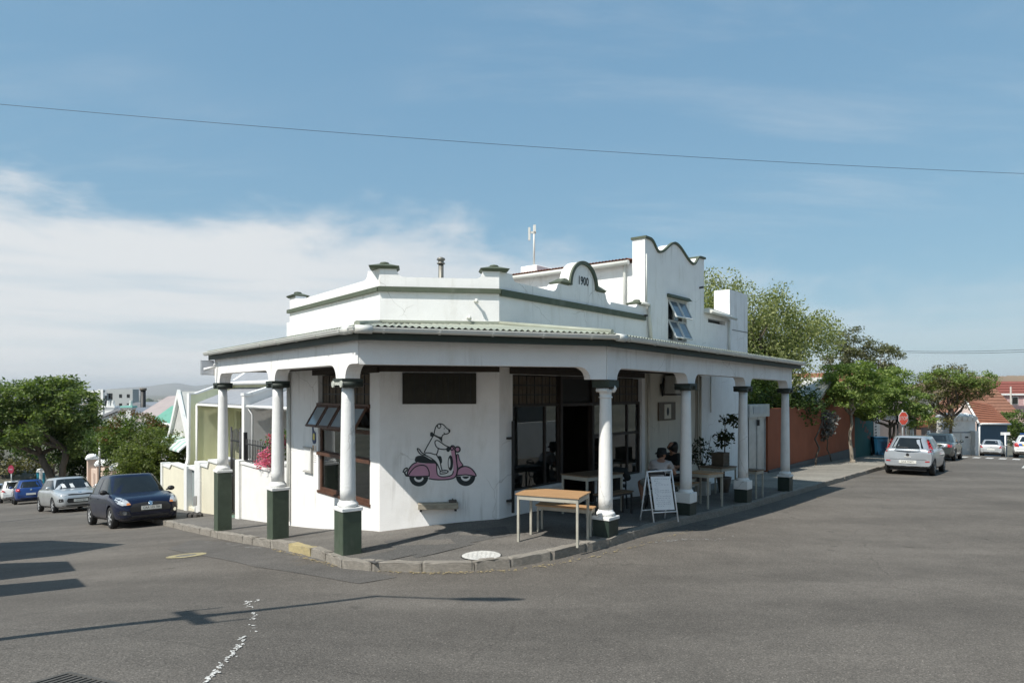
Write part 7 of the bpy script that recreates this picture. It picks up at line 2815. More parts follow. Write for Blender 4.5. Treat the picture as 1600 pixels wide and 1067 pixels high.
MB().add([tuple(g1), tuple(g2), tuple(g3), tuple(g4), (g1.x, g1.y, g1.z - 0.12), (g2.x, g2.y, g2.z - 0.12)], [(0, 1, 2, 3), (0, 1, 5, 4)]).build('lower_roof', green_tin, ph, fix=False)
MB().hexa([(g1.x + .2, g1.y + .1, -8), (g2.x, g2.y + .1, -8), (g3.x, g3.y, -8), (g4.x, g4.y, -8)], [(g1.x + .2, g1.y + .1, g1.z - 0.05), (g2.x, g2.y + .1, g2.z - 0.05), (g3.x, g3.y, g2.z), (g4.x, g4.y, g1.z)]).build('porch_wall', render_white, ph)
MB().tube([tuple(g1 + Vector((0, -.1, -.08))), tuple(g2 + Vector((0, -.1, -.08)))], 0.09, 6).build('gutter', white_paint, ph)

# --- white chimneys and gables further down
ch_h = thing('white_gabled_house', FL(45, -5, -7), 'white gabled house with two fat white chimneys down the left street', 'house')
hb = pix(176, 690, 60)
MB().box(hb.x - 3.0, hb.x + 3.2, hb.y, hb.y + 7, -9, -3.0).build('wall', render_white, ch_h)
mb = MB()
mb.prism([(hb.x - 3.2, -3.2), (hb.x + 3.4, -3.2), (hb.x + 0.6, -1.75)], hb.y - 0.2, hb.y + 7.2)
mb.build('gable', render_white, ch_h)
mb = MB()
mb.prism([(hb.x - 3.5, -3.35), (hb.x + 0.6, -1.68), (hb.x + 3.7, -3.35), (hb.x + 3.7, -3.15), (hb.x + 0.6, -1.45), (hb.x - 3.5, -3.15)], hb.y - 0.35, hb.y + 7.4)
mb.build('roof', grey_tin, ch_h)
for u, w, v0, capm, pots in ((173, 1.0, 633, white_paint, 2), (201, 0.95, 633, M('teal cap', (0.25, 0.55, 0.48), 0.7), 1)):
    c = pix(u, v0, 60.6 if pots == 2 else 59.5)
    mb = MB()
    mb.box(c.x - w * 0.38, c.x + w * 0.38, c.y - 0.3, c.y + 0.3, -3, c.z - 0.45)
    mb.hexa([(c.x - w * 0.38, c.y - 0.3, c.z - 0.449), (c.x + w * 0.38, c.y - 0.3, c.z - 0.449), (c.x + w * 0.38, c.y + 0.3, c.z - 0.449), (c.x - w * 0.38, c.y + 0.3, c.z - 0.449)],
            [(c.x - w * 0.55, c.y - 0.4, c.z - 0.2), (c.x + w * 0.55, c.y - 0.4, c.z - 0.2), (c.x + w * 0.55, c.y + 0.4, c.z - 0.2), (c.x - w * 0.55, c.y + 0.4, c.z - 0.2)])
    chm = mb.build('chimney', white_paint, ch_h)
    MB().box(c.x - w * 0.56, c.x + w * 0.56, c.y - 0.41, c.y + 0.41, c.z - 0.199, c.z - 0.05).build('chimney_cap', capm, chm)
    for k in range(pots):
        x = c.x + (k - (pots - 1) / 2) * 0.42 + (0.2 if pots == 1 else 0)
        MB().lathe([(0.13, c.z - 0.05), (0.15, c.z + 0.02), (0.11, c.z + 0.36), (0.13, c.z + 0.4)], x, c.y, 12).build('chimney_pot', white_paint, chm)

# --- peach wall with capped pillars
pw_ = thing('peach_garden_wall', FL(33, 0, gl_(33)), 'peach garden wall with domed white pillar caps behind the navy hatchback', 'wall')
mb = MB()
mb.prism([(28.6, -8), (38.5, -8.5), (38.5, -4.75), (35, -4.6), (34.9, -4.35), (31, -4.3), (30.9, -4.1), (28.6, -4.1)], -0.25, -0.05, FL)
mb.build('wall', peach, pw_)
for t, zt in ((29.2, -3.75), (31.8, -3.75), (34.6, -4.0), (38.6, -3.95)):
    pl_ = MB().box(t - 0.28, t + 0.28, -0.4, 0.12, -8.5, zt - 0.25, FL).build('pillar', peach, pw_)
    mb = MB(FL)
    mb.box(t - 0.36, t + 0.36, -0.5, 0.2, zt - 0.249, zt - 0.15)
    mb.lathe([(0.36, zt - 0.149), (0.34, zt - 0.05), (0.22, zt + 0.06), (0.04, zt + 0.1)], t, -0.15, 14)
    mb.build('pillar_cap', white_paint, pl_)
for t in (32.6, 33.6, 36, 37):
    MB().box(t - 0.3, t + 0.3, -0.049, -0.03, -5.6, -4.9, FL).build('recess', M('peach shade', (0.42, 0.31, 0.25), 0.9), pw_)
c = pix(155.5, 700, 34.5)
g0 = G(c.x, c.y)
sp = thing('street_post', (c.x, c.y, g0), 'thin black and white post in front of the peach wall', 'post')
MB().tube([(c.x, c.y, g0), (c.x, c.y, -3.6)], 0.045, 8).build('pole', black_metal, sp)
MB().tube([(c.x, c.y, -3.6), (c.x, c.y, -2.55)], 0.05, 8).build('white_top', white_paint, sp)
c = pix(68.5, 757, 55)
tg = thing('gate_posts', (c.x, c.y, c.z - 0.4), 'pair of white gate posts with teal panels under the big left tree', 'gate')
for k in range(2):
    x = c.x - 0.32 + k * 0.5
    mb = MB()
    mb.box(x - 0.16, x + 0.16, c.y - 0.2, c.y + 0.2, c.z - 0.8, c.z + 1.15)
    mb.lathe([(0.22, c.z + 1.15), (0.2, c.z + 1.25), (0.05, c.z + 1.3)], x, c.y, 10)
    po_ = mb.build('post', white_paint, tg)
    MB().box(x - 0.15, x + 0.05, c.y - 0.23, c.y - 0.205, c.z - 0.7, c.z + 1.0).build('panel', M('teal paint', (0.02, 0.24, 0.33), 0.5), po_)
c = pix(17, 733, 62)
ns = thing('round_road_sign', (c.x, c.y, G(c.x, c.y)), 'round red road sign far down the left street', 'sign')
fsg = lambda x, y, z: (c.x + x, c.y + y, c.z + z)
MB().prism(circ(0, 0, 0.27, 0.38, 0, 360, 20), -0.02, 0.02, fsg).build('disc', M('sign red', (0.33, 0.03, 0.07), 0.5), ns)
MB().box(-0.16, 0.16, -0.035, -0.021, -0.06, 0.06, fsg).build('bar', M('sign dull', (0.42, 0.2, 0.25), 0.5), ns)
MB().tube([(c.x, c.y + 0.05, G(c.x, c.y)), (c.x, c.y + 0.05, c.z)], 0.05, 6).build('pole', grey_metal, ns)

g_bigtree = leafmat('leaf big tree', (0.058, 0.098, 0.028), (0.195, 0.24, 0.078))
g_shrub = leafmat('leaf shrub', (0.05, 0.075, 0.018), (0.18, 0.21, 0.055))
# --- trees and shrubs, left
b = pix(97, 760, 50)
b = Vector((b.x, b.y, G(b.x, b.y)))
tree('street_tree', 'big broad dark green tree shading the left street', b,
     [(b.x - 1.0, b.y, -0.8, 3.4, 3.2, 1.8), (b.x - 4.2, b.y - 1, -1.5, 2.8, 3, 2.3), (b.x - 2.5, b.y, -2.6, 4.2, 3.5, 1.7), (b.x + 0.9, b.y, -1.7, 1.6, 2, 1.7), (b.x - 6.5, b.y, -2.4, 2.2, 3, 1.9), (b.x - 1, b.y, 0.2, 1.8, 2, 0.9), (b.x + 1.0, b.y + 1, -3.8, 1.8, 2, 1.2)],
     34000, 0.27, g_bigtree, bark_m, 0.34, 9, seed=2, clumps=300, spread=0.34, shell=0.35, fork_pts=[(b.x - 1.6, b.y, -4.6), (b.x + 0.2, b.y, -4.2)])
c = pix(62, 720, 66)
tree('roadside_tree', 'dark leafy tree mass behind the big left tree', (c.x, c.y, G(c.x, c.y)), [(c.x, c.y, -4.2, 3.2, 2, 2.6), (c.x + 4.0, c.y - 2, -4.8, 2.6, 2, 2.2), (c.x + 7, c.y, -5.0, 2.6, 2, 2.0)], 5200, 0.36, g_dark, bark_m, 0.25, 5, seed=8, clumps=90, spread=0.4)
c = pix(14, 716, 70)
tree('roadside_tree', 'olive brown bushy tree at the left frame edge behind the parked cars', (c.x, c.y, G(c.x, c.y)), [(c.x, c.y, -6.6, 3.6, 2, 2.0), (c.x - 3, c.y, -5.6, 2.5, 2, 2.3), (c.x + 2.5, c.y, -7.2, 2, 2, 1.4)], 4600, 0.34, g_olive, bark_m, 0.2, 5, seed=9, clumps=90, spread=0.38)
c = pix(238, 700, 29.2)
tree('garden_shrub', 'dense rounded green shrub beside the cream garden wall', (c.x, c.y, G(c.x, c.y) + 0.2), [(c.x, c.y, -2.75, 1.5, 1.2, 1.2), (c.x + 0.55, c.y, -3.0, 1.2, 1.1, 1.2), (c.x - 0.75, c.y, -3.2, 1.0, 1.0, 1.2)], 24000, 0.10, g_shrub, bark_m, 0.1, 5, seed=12, clumps=420, spread=0.13, cat='shrub', shell=0.3)
c = pix(222, 672, 34)
tree('garden_shrub', 'russet tipped shrub behind the dense green one', (c.x, c.y, G(c.x, c.y) + 0.2), [(c.x - 0.2, c.y, -1.9, 1.4, 1.2, 0.95), (c.x + 0.9, c.y, -2.3, 1.0, 1.0, 0.8), (c.x - 1.3, c.y, -2.5, 1.0, 1.0, 0.9)], 10000, 0.12, g_mid, bark_m, 0.1, 5, seed=13, clumps=260, spread=0.15, cat='shrub', shell=0.3)
leafcloud('blossom', blob_centres([(c.x - 0.2, c.y - 0.3, -1.5, 1.3, 1.0, 0.7), (c.x + 1.0, c.y - .3, -1.9, 0.9, .8, 0.6), (c.x - 1.4, c.y - .3, -2.1, 0.8, .8, 0.6)], 60, 77), 1900, 0.13, 0.11, g_red, bpy.data.objects['garden_shrub.001'], seed=78)
c = pix(190, 700, 36)
tree('garden_shrub', 'grey green shrub under the russet one', (c.x, c.y, G(c.x, c.y) + 0.2), [(c.x, c.y, -3.2, 1.2, 1.2, 1.3), (c.x - 0.8, c.y, -2.6, 0.9, .9, 0.8), (c.x + .6, c.y, -4.0, 1.2, 1, 1.1)], 11000, 0.13, g_dark, bark_m, 0.1, 5, seed=14, clumps=220, spread=0.16, cat='shrub', shell=0.3)
c = pix(128, 700, 52)
tree('garden_shrub', 'dark shrubbery in the shade between big tree and peach wall', (c.x, c.y, G(c.x, c.y)), [(c.x, c.y, -4.0, 2.3, 1.6, 2.2), (c.x + 1, c.y, -5.6, 2.3, 1.5, 1.5)], 9000, 0.22, g_dark, bark_m, 0.12, 5, seed=15, clumps=170, spread=0.22, cat='shrub')

# --- far buildings on the left
ap = thing('apartment_block', pix(178, 640, 150), 'pale grey flat roofed apartment block far beyond the left street', 'building')
ca = pix(190, 608, 150)
k_ = 150 / F
conc = M('apartment grey', (0.40, 0.42, 0.42), 0.85, 0.05, 0.5)
MB().wall(-3.3, 2.4, -9, 0, -2.5, 0, [(-3.0, -2.0, -2.2, -0.9), (-0.6, 0.1, -1.9, -1.1), (1.1, 1.8, -1.9, -1.1), (-0.6, 0.1, -3.9, -3.1), (1.1, 1.8, -3.9, -3.1)], lambda x, y, z: (ca.x + x, ca.y - y, ca.z + z)).build('wall', conc, ap)
af = lambda x, y, z: (ca.x + x, ca.y - y, ca.z + z)
for x0, x1, z0, z1 in ((-3.0, -2.0, -2.2, -0.9), (-0.6, 0.1, -1.9, -1.1), (1.1, 1.8, -1.9, -1.1), (-0.6, 0.1, -3.9, -3.1), (1.1, 1.8, -3.9, -3.1)):
    f = MB(af).box(x0, x1, -0.3, -0.25, z0, z1).build('window', black_metal, ap)
    MB(af).box(x0 + 0.1, x1 - 0.1, -0.249, -0.22, z0 + 0.1, z1 - 0.1).build('pane', win_dark, f)
MB(af).box(-7.4, -3.4, -2, 0.3, -9.2, -1.4).build('balcony_wing', M('wing shade', (0.2, 0.2, 0.2), 0.9), ap)
for z in (-0.3, -2.2, -4.2, -6.2):
    MB(af).box(-7.6, -3.35, 0.301, 1.2, z - 0.35, z).build('balcony_slab', white_paint, ap)
for x in (-4.5, -3.85):
    MB(af).box(x, x + 0.5, 0.7, 1.25, -9, -0.01).build('column', white_paint, ap)
MB(af).box(-7.5, -5.4, 0.5, 0.8, -1.85, -0.4).build('screen', M('screen yellow', (0.45, 0.45, 0.3), 0.8), ap)
cs_ = pix(223.5, 606, 95)
sk = thing('chimney_stack', (cs_.x, cs_.y, -8), 'tall slim black chimney stack far beyond the left street', 'chimney')
MB().lathe([(0.36, -9), (0.33, cs_.z - 0.35)], cs_.x, cs_.y, 12).build('shaft', black_metal, sk)
MB().lathe([(0.44, cs_.z - 0.349), (0.46, cs_.z)], cs_.x, cs_.y, 12).build('collar', M('stack collar', (0.16, 0.14, 0.12), 0.8), sk)
c = pix(205, 645, 105)
lt = thing('low_warehouse', (c.x, c.y, -10), 'low grey roofed building beside the black chimney stack', 'building')
MB().box(c.x - 3, c.x + 5, c.y, c.y + 8, -12, -2.6).build('wall', conc, lt)
MB().prism([(c.x - 3.3, -2.7), (c.x + 5.3, -2.7), (c.x + 1, -1.6)], c.y - 0.3, c.y + 8.3).build('roof', grey_tin, lt)

# far city and mountains: countless small blocks on the plain
mb = MB()
rc = random.Random(5)
for k in range(900):
    Y = 260 * (4200 / 260) ** rc.random()
    u = rc.uniform(-60, 520)
    X = (u - 800) / F * Y
    zb_ = float(terrain_z(np.array([X]), np.array([Y]))[0])
    w, h, d = rc.uniform(6, 22) * (1 + Y / 2500), rc.uniform(4, 11) * (1 + Y / 3000), rc.uniform(8, 20)
    mb.cur = rc.randrange(4)
    mb.box(X - w / 2, X + w / 2, Y, Y + d, zb_ - 2, zb_ + h)
o = mb.build('far_city', [M('city a', (0.42, 0.41, 0.39), 0.9), M('city b', (0.25, 0.19, 0.16), 0.9), M('city c', (0.16, 0.18, 0.15), 0.9), M('city d', (0.55, 0.54, 0.52), 0.9)], fix=False)
o['kind'] = 'stuff'
mb = MB()
for k in range(700):
    Y = 220 * (3500 / 220) ** rc.random()
    u = rc.uniform(-60, 560)
    X = (u - 800) / F * Y
    zb_ = float(terrain_z(np.array([X]), np.array([Y]))[0])
    w = rc.uniform(3, 9) * (1 + Y / 1500)
    mb.lathe([(w * 0.6, zb_), (w * 1.0, zb_ + w * 0.5), (w * 0.55, zb_ + w * 1.1), (w * 0.1, zb_ + w * 1.3)], X, Y, 6, smooth=False)
o = mb.build('far_trees', M('far tree green', (0.045, 0.06, 0.03), 0.9, 0.3, 0.1), fix=False)
o['kind'] = 'stuff'


def hill_range(name, prof, Y0, depth, mat, seed, base=-70):
    """mountain range: (u, v) of its skyline at distance Y0"""
    us = np.linspace(prof[0][0], prof[-1][0], 160)
    vsk = np.interp(us, [p[0] for p in prof], [p[1] for p in prof])
    r = np.random.default_rng(seed)
    vs, fs = [], []
    rows = 9
    for i, (u, v) in enumerate(zip(us, vsk)):
        top = (612 - v) / F * Y0
        for j in range(rows):
            w = j / (rows - 1)
            Y = Y0 - depth * (1 - w)
            z = base + (top - base) * (w ** 1.6) * (1 + 0.10 * math.sin(i * 0.55 + j * 1.3) * (1 - w)) + (r.normal(0, 0.012) * (top - base) if 0 < j < rows - 1 else r.normal(0, 0.006) * (top - base))
            vs.append(((u - 800) / F * Y, Y, z))
        vs.append(((u - 800) / F * (Y0 + depth * .6), Y0 + depth * .6, base))
    m = rows + 1
    fs = [(i * m + j, i * m + j + 1, (i + 1) * m + j + 1, (i + 1) * m + j) for i in range(len(us) - 1) for j in range(m - 1)]
    mb = MB()
    mb.smooth = True
    mb.add(vs, fs)
    o = mb.build(name, mat, fix=False)
    o['kind'] = 'structure'
    return o


hill_m = M('mountain scrub', (0.15, 0.14, 0.11), 0.95, 0.3, 0.002)
hill_range('hills', [(-300, 622), (0, 618), (120, 612), (190, 606), (235, 603), (262, 599), (278, 598), (292, 601), (306, 603), (330, 600), (360, 597), (400, 600), (450, 604), (520, 612), (640, 618), (760, 622)], 17000, 5000, hill_m, 1)
# ================================================================ right hand street
orange_w = M('terracotta plaster', (0.24, 0.070, 0.030), 0.9, 0.12, 1.8, 0.4, 30, stain=(0.24, 0.10, 0.06), stain_amt=0.45)
teal_w = M('teal wall', (0.012, 0.085, 0.082), 0.85, 0.12, 2.0, 0.3, 30)
pink_w = M('pink plaster', (0.62, 0.43, 0.345), 0.85, 0.07, 1.5, 0.2, 30, stain=(0.45, 0.33, 0.27), stain_amt=0.4)
brown_w = M('brown plaster', (0.20, 0.135, 0.105), 0.85, 0.12, 1.5, 0.2, 30)


def gr_(s, n=0.5):
    x, y, _ = FR(s, n, 0)
    return P(x, y)


mgate = thing('metal_gate', FR(13.7, 0, gr_(13.7)), 'double galvanised steel gate between the cafe and terracotta wall', 'gate')
MB(FR).box(12.66, 14.6, -0.25, 0.0, -3.4, -3.398 + 0.6).build('threshold', stone_m, mgate)
for s0, s1 in ((12.95, 13.75), (13.78, 14.58)):
    leaf = MB(FR).box(s0, s1, -0.12, -0.08, -2.75, -0.86).build('door_leaf', grey_metal, mgate, bevel=0.004)
    mb = MB(FR)
    mb.box(s0, s1, -0.079, -0.06, -0.93, -0.865)
    mb.box(s0, s1, -0.079, -0.06, -2.74, -2.67)
    mb.box(s0, s0 + 0.06, -0.079, -0.06, -2.669, -0.931)
    mb.box(s1 - 0.06, s1, -0.079, -0.06, -2.669, -0.931)
    mb.build('frame', grey_metal, leaf)
MB(FR).box(12.66, 12.94, -0.3, -0.2, -2.9, -0.86).build('dark_gap', black_metal, mgate)
MB(FR).box(12.68, 14.62, -0.2, 0.06, -0.855, -0.42).build('header', grey_metal, mgate, bevel=0.01)
MB(FR).box(13.0, 14.3, 0.062, 0.075, -0.74, -0.50).build('header_panel', M('header pale', (0.36, 0.38, 0.39), 0.5), mgate)
MB(FR).box(13.72, 13.82, -0.06, 0.0, -1.15, -0.95).build('lock', black_metal, mgate)

ow = thing('terracotta_building', FR(20, -1, gr_(20)), 'terracotta plastered building with pale roofed gable along the pavement', 'building')
MB(FR).box(14.63, 20.7, -0.25, 0.0, -4.2, -0.60).build('wall', orange_w, ow)
MB(FR).prism([(20.7, -4.2), (27.4, -4.2), (27.4, -0.55), (26.2, -0.42), (23.4, 0.56), (20.7, -0.44)], -0.3, 0.0, ).build('gable_wall', orange_w, ow)
mb = MB(FR)
mb.prism([(20.55, -0.50), (23.4, 0.562), (26.4, -0.50), (26.4, -0.36), (23.4, 0.70), (20.55, -0.36)], -0.35, 0.08)
mb.build('bargeboard', M('barge pale', (0.45, 0.42, 0.36), 0.7), ow)
rfr = lambda x, y, z: FR(y, x, z)
for sa, za, sb, zb_ in ((20.4, -0.46, 23.4, 0.66), (26.5, -0.46, 23.4, 0.66)):
    mb = MB(FR)
    mb.add([(sa, -0.36, za), (sb, -0.36, zb_), (sb, -7, zb_), (sa, -7, za), (sa, -0.36, za - 0.03), (sb, -0.36, zb_ - 0.03), (sb, -7, zb_ - 0.03), (sa, -7, za - 0.03)],
           [(0, 1, 2, 3), (4, 5, 6, 7), (0, 1, 5, 4), (2, 3, 7, 6), (0, 3, 7, 4), (1, 2, 6, 5)])
    mb.build('roof', M('pale tin', (0.50, 0.49, 0.46), 0.6, 0.08, 2.0), ow)
MB(FR).box(20.75, 27.3, -7, -0.31, -4.2, -0.62).build('flank', orange_w, ow)
MB(FR).box(14.63, 27.4, 0.001, 0.05, -4.2, -2.75).build('plinth', M('dark plinth', (0.10, 0.10, 0.10), 0.9), ow)
cp = thing('wall_creeper', FR(20.6, 0.15, gr_(20.6)), 'bare creeper with a grey fan of dead fronds on the terracotta wall', 'plant')
mb = MB()
z0 = gr_(20.5)
limb(mb, FR(19.6, 0.25, z0), FR(20.75, 0.18, -0.9), 0.045, 0.025, 0.05, 6, 3)
limb(mb, FR(22.0, 0.25, z0), FR(20.75, 0.2, -1.3), 0.03, 0.02, 0.04, 6, 4)
limb(mb, FR(20.75, 0.2, -1.0), FR(20.9, 0.2, -0.4), 0.03, 0.015, 0.05, 5, 5)
mb.build('stem', bark_m, cp)
leafcloud('dead_fronds', blob_centres([(*FR(21.5, 0.15, -1.45)[:2], -1.5, 0.28, 0.2, 0.55), (*FR(21.8, 0.15, -1.2)[:2], -1.2, 0.3, 0.2, 0.4)], 40, 4), 700, 0.10, 0.16, leafmat('leaf grey', (0.08, 0.085, 0.08), (0.22, 0.22, 0.21), 0.1), cp, seed=9, up_bias=-0.4)

tw = thing('teal_wall', FR(29.5, 0, gr_(29.5)), 'dark teal painted wall with faded red brush marks', 'wall')
MB(FR).box(27.42, 31.7, -0.2, 0.0, -4.4, -0.7).build('wall', teal_w, tw)
mb = MB()
for k in range(14):
    w = k / 13
    s, z = 28.6 + 2.4 * w + 0.3 * math.sin(k * 2.1), -1.3 - 1.25 * w + 0.2 * math.sin(k * 1.7)
    mb.add([(s - 0.22, 0.004, z), (s, 0.004, z - 0.1), (s + 0.25, 0.004, z - 0.02), (s + 0.05, 0.004, z + 0.13)], [(0, 1, 2, 3)], FR)
mb.build('brush_marks', M('brush red', (0.16, 0.075, 0.06), 0.9), tw, fix=False)['kind'] = 'stuff'

pk = thing('pink_building', FR(37, -2, gr_(37)), 'pale pink corner building with dark edged gable behind the STOP sign', 'building')
MB(FR).wall(31.72, 41.0, -5.0, -0.95, -0.3, 0.0, [(38.6, 39.8, -2.6, -1.5)], FR).build('wall', pink_w, pk)
MB(FR).prism([(31.72, -0.948), (41.0, -0.948), (40.6, -0.85), (36.6, 1.0), (32.2, -0.85)], -0.3, 0.0).build('gable_wall', pink_w, pk)
simple_window(FR, 38.6, 39.8, -2.6, -1.5, -0.25, pk, white_paint)
mb = MB(FR)
mb.prism([(31.4, -1.0), (36.6, 1.02), (41.5, -1.2), (41.5, -0.95), (36.6, 1.24), (31.4, -0.78)], -0.4, 0.12)
mb.build('bargeboard', M('barge brown', (0.10, 0.075, 0.06), 0.7), pk)
for sa, za in ((31.3, -0.84), (41.6, -1.05)):
    mb = MB(FR)
    mb.add([(sa, -0.41, za), (36.6, -0.41, 1.2), (36.6, -8, 1.2), (sa, -8, za)], [(0, 1, 2, 3)])
    mb.add([(sa, -0.41, za - 0.03), (36.6, -0.41, 1.17), (36.6, -8, 1.17), (sa, -8, za - 0.03)], [(0, 1, 2, 3)])
    mb.build('roof', rust_tile, pk, fix=False)
MB(FR).box(41.02, 46.0, -6, -0.05, -5.5, -1.35).build('side_wing', brown_w, pk)
MB(FR).box(40.9, 46.2, -6.2, 0.1, -1.349, -1.2).build('wing_roof', M('barge brown', (0, 0, 0)), pk)
for s in (41.6, 43.4):
    f = MB(FR).box(s, s + 1.1, -0.049, 0.0, -3.2, -1.9).build('window', white_paint, pk)
    MB(FR).box(s + 0.08, s + 1.02, 0.001, 0.01, -3.1, -2.0).build('pane', win_dark, f)
bb_ = thing('brown_building', FR(57, -2, gr_(57)), 'low brown plastered house under the wide spiky crowned tree', 'house')
MB(FR).box(48.5, 67, -6, -0.1, -8, -2.35).build('wall', brown_w, bb_)
MB(FR).prism([(48.2, -2.4), (67.3, -2.4), (67.3, -2.2), (48.2, -2.2)], -6.3, 0.2).build('roof', rust_tile, bb_)
for s in (51, 56, 61):
    f = MB(FR).box(s, s + 1.4, -0.099, -0.04, -4.3, -3.0).build('window', white_paint, bb_)
    MB(FR).box(s + 0.1, s + 1.3, -0.039, -0.03, -4.2, -3.1).build('pane', win_dark, f)
nb_ = thing('notice_panel', FR(32.4, 0, -2), 'white wall panel painted with lines of dark lettering', 'sign')
MB(FR).box(31.75, 33.3, 0.001, 0.02, -3.0, -1.25).build('panel', M('panel pale', (0.66, 0.58, 0.52), 0.8), nb_)
mb = MB(FR)
rp_ = random.Random(3)
for k in range(9):
    z = -1.35 - k * 0.17
    x = 31.95
    while x < 32.9 - (0.5 if k > 2 else 0):
        w = rp_.uniform(0.07, 0.16)
        mb.box(x, x + w, 0.021, 0.024, z - 0.085, z)
        x += w + rp_.uniform(0.02, 0.05)
mb.build('painted_lettering', M('faded ink', (0.12, 0.10, 0.09), 0.8), nb_)['kind'] = 'stuff'

# --- street signs
c = pix(1411.5, 653.5, 31.8)
g0 = G(c.x, c.y)
sf = lambda x, y, z: (c.x + x * 0.80 + y * 0.6, c.y - x * 0.12 * 0 + y * -0.8 + x * 0.6 * 0, c.z + z)
sx_ = Vector((0.92, 0.39, 0))
sy_ = Vector((0.39, -0.92, 0))
sf = frame(Vector((c.x, c.y, c.z)), sx_, sy_)
ss = thing('stop_sign', (c.x, c.y, g0), 'red octagonal STOP sign on a post at the corner', 'sign')
octo = lambda r: [(r * math.cos(PI / 8 + k * PI / 4), r * math.sin(PI / 8 + k * PI / 4)) for k in range(8)]
MB(sf).prism(octo(0.335), 0.0, 0.012).build('border', M('sign white', (0.75, 0.74, 0.72), 0.5), ss)
MB(sf).prism(octo(0.305), 0.0125, 0.016).build('face', M('stop red', (0.75, 0.085, 0.045), 0.5), ss)
textmesh('lettering', 'STOP', 0.245, M('sign white', (0, 0, 0)), ss, sf, 0.02, sx=0.98)
MB().tube([(c.x - sy_.x * 0.04, c.y - sy_.y * 0.04, g0), (c.x - sy_.x * 0.04, c.y - sy_.y * 0.04, c.z + 0.4)], 0.035, 8).build('pole', grey_metal, ss)
c2_ = pix(1402.5, 652, 33)
g2 = G(c2_.x, c2_.y)
sn = thing('street_name_sign', (c2_.x, c2_.y, g2), 'small street name plate on a black pole left of the STOP sign', 'sign')
MB().tube([(c2_.x, c2_.y, g2), (c2_.x, c2_.y, c2_.z + 0.1)], 0.04, 8).build('pole', black_metal, sn)
nf = frame(Vector((c2_.x - 0.3, c2_.y - 0.05, c2_.z)), sx_, sy_)
MB(nf).box(-0.42, 0.38, -0.01, 0.01, -0.11, 0.11).build('plate', M('name plate', (0.55, 0.55, 0.58), 0.5), sn)
c3 = pix(1427, 688, 34.5)
ds = thing('direction_sign', (c3.x, c3.y, G(c3.x, c3.y)), 'leaning white pole with an orange board right of the STOP sign', 'sign')
MB().tube([(c3.x + 0.15, c3.y, G(c3.x, c3.y)), (c3.x - 0.12, c3.y, -1.47)], 0.06, 8).build('pole', white_paint, ds)
df_ = frame(Vector((c3.x + 0.38, c3.y - 0.1, -1.68)), sx_, sy_)
MB(df_).prism([(-0.35, -0.13), (0.42, -0.09), (0.42, 0.10), (0.30, 0.22), (0.18, 0.08), (-0.35, 0.05)], -0.015, 0.015).build('board', M('board orange', (0.68, 0.23, 0.10), 0.6), ds)
c4 = pix(1571, 690, 60)
ts = thing('street_name_sign', (c4.x, c4.y, G(c4.x, c4.y)), 'white T shaped street name post beside the dark blue house', 'sign')
MB().tube([(c4.x, c4.y, G(c4.x, c4.y)), (c4.x, c4.y, -3.65)], 0.06, 8).build('pole', white_paint, ts)
MB().box(c4.x - 0.4, c4.x + 0.4, c4.y - 0.02, c4.y + 0.02, -3.8, -3.55).build('plate', white_paint, ts)

# blue bin by the tree
c5 = pix(1374, 718, 36.5)
z5 = P(c5.x, c5.y)
bn = thing('wheelie_bin', (c5.x, c5.y, z5), 'dark blue plastic bin behind the slim street tree', 'bin')
blue_p = M('bin blue', (0.010, 0.06, 0.12), 0.35, 0.1)
mb = MB()
mb.hexa([(c5.x - 0.24, c5.y - 0.25, z5 + 0.05), (c5.x + 0.24, c5.y - 0.25, z5 + 0.05), (c5.x + 0.24, c5.y + 0.25, z5 + 0.05), (c5.x - 0.24, c5.y + 0.25, z5 + 0.05)],
        [(c5.x - 0.3, c5.y - 0.33, z5 + 0.95), (c5.x + 0.3, c5.y - 0.33, z5 + 0.95), (c5.x + 0.3, c5.y + 0.33, z5 + 0.95), (c5.x - 0.3, c5.y + 0.33, z5 + 0.95)])
mb.build('body', blue_p, bn, bevel=0.02)
MB().box(c5.x - 0.32, c5.x + 0.32, c5.y - 0.36, c5.y + 0.35, z5 + 0.955, z5 + 1.02).build('lid', blue_p, bn, bevel=0.02)
for sg in (-1, 1):
    MB().tube([(c5.x + sg * 0.24, c5.y + 0.3, z5 + 0.1), (c5.x + sg * 0.29, c5.y + 0.3, z5 + 0.1)], 0.1, 12).build('wheel', trim_black, bn)

# --- white gatehouse
c6 = pix(1505, 712, 47.5)
g6 = G(c6.x, c6.y)
gh_ = thing('white_gatehouse', (c6.x, c6.y, g6), 'small white gatehouse with scalloped tile coping and open white door', 'gatehouse')
MB().box(c6.x - 0.85, c6.x + 0.85, c6.y, c6.y + 1.6, g6 - 0.5, -1.95).build('wall', render_white, gh_)
MB().box(c6.x - 0.75, c6.x + 0.05, c6.y - 0.012, c6.y - 0.002, -2.55, -2.1).build('upper_panel', M('sign white', (0, 0, 0)), gh_)
MB().box(c6.x - 0.85, c6.x + 0.5, c6.y - 0.03, c6.y - 0.013, -2.85, -2.78).build('rail', M('gate rail', (0.25, 0.27, 0.3), 0.6), gh_)
for k in range(2):
    f = MB().box(c6.x + 0.852, c6.x + 0.87, c6.y + 0.1 + k * 0.75, c6.y + 0.7 + k * 0.75, -2.75, -2.2).build('window', white_paint, gh_)
    MB().box(c6.x + 0.871, c6.x + 0.88, c6.y + 0.16 + k * 0.75, c6.y + 0.64 + k * 0.75, -2.68, -2.27).build('pane', win_dark, f)
mb = MB()
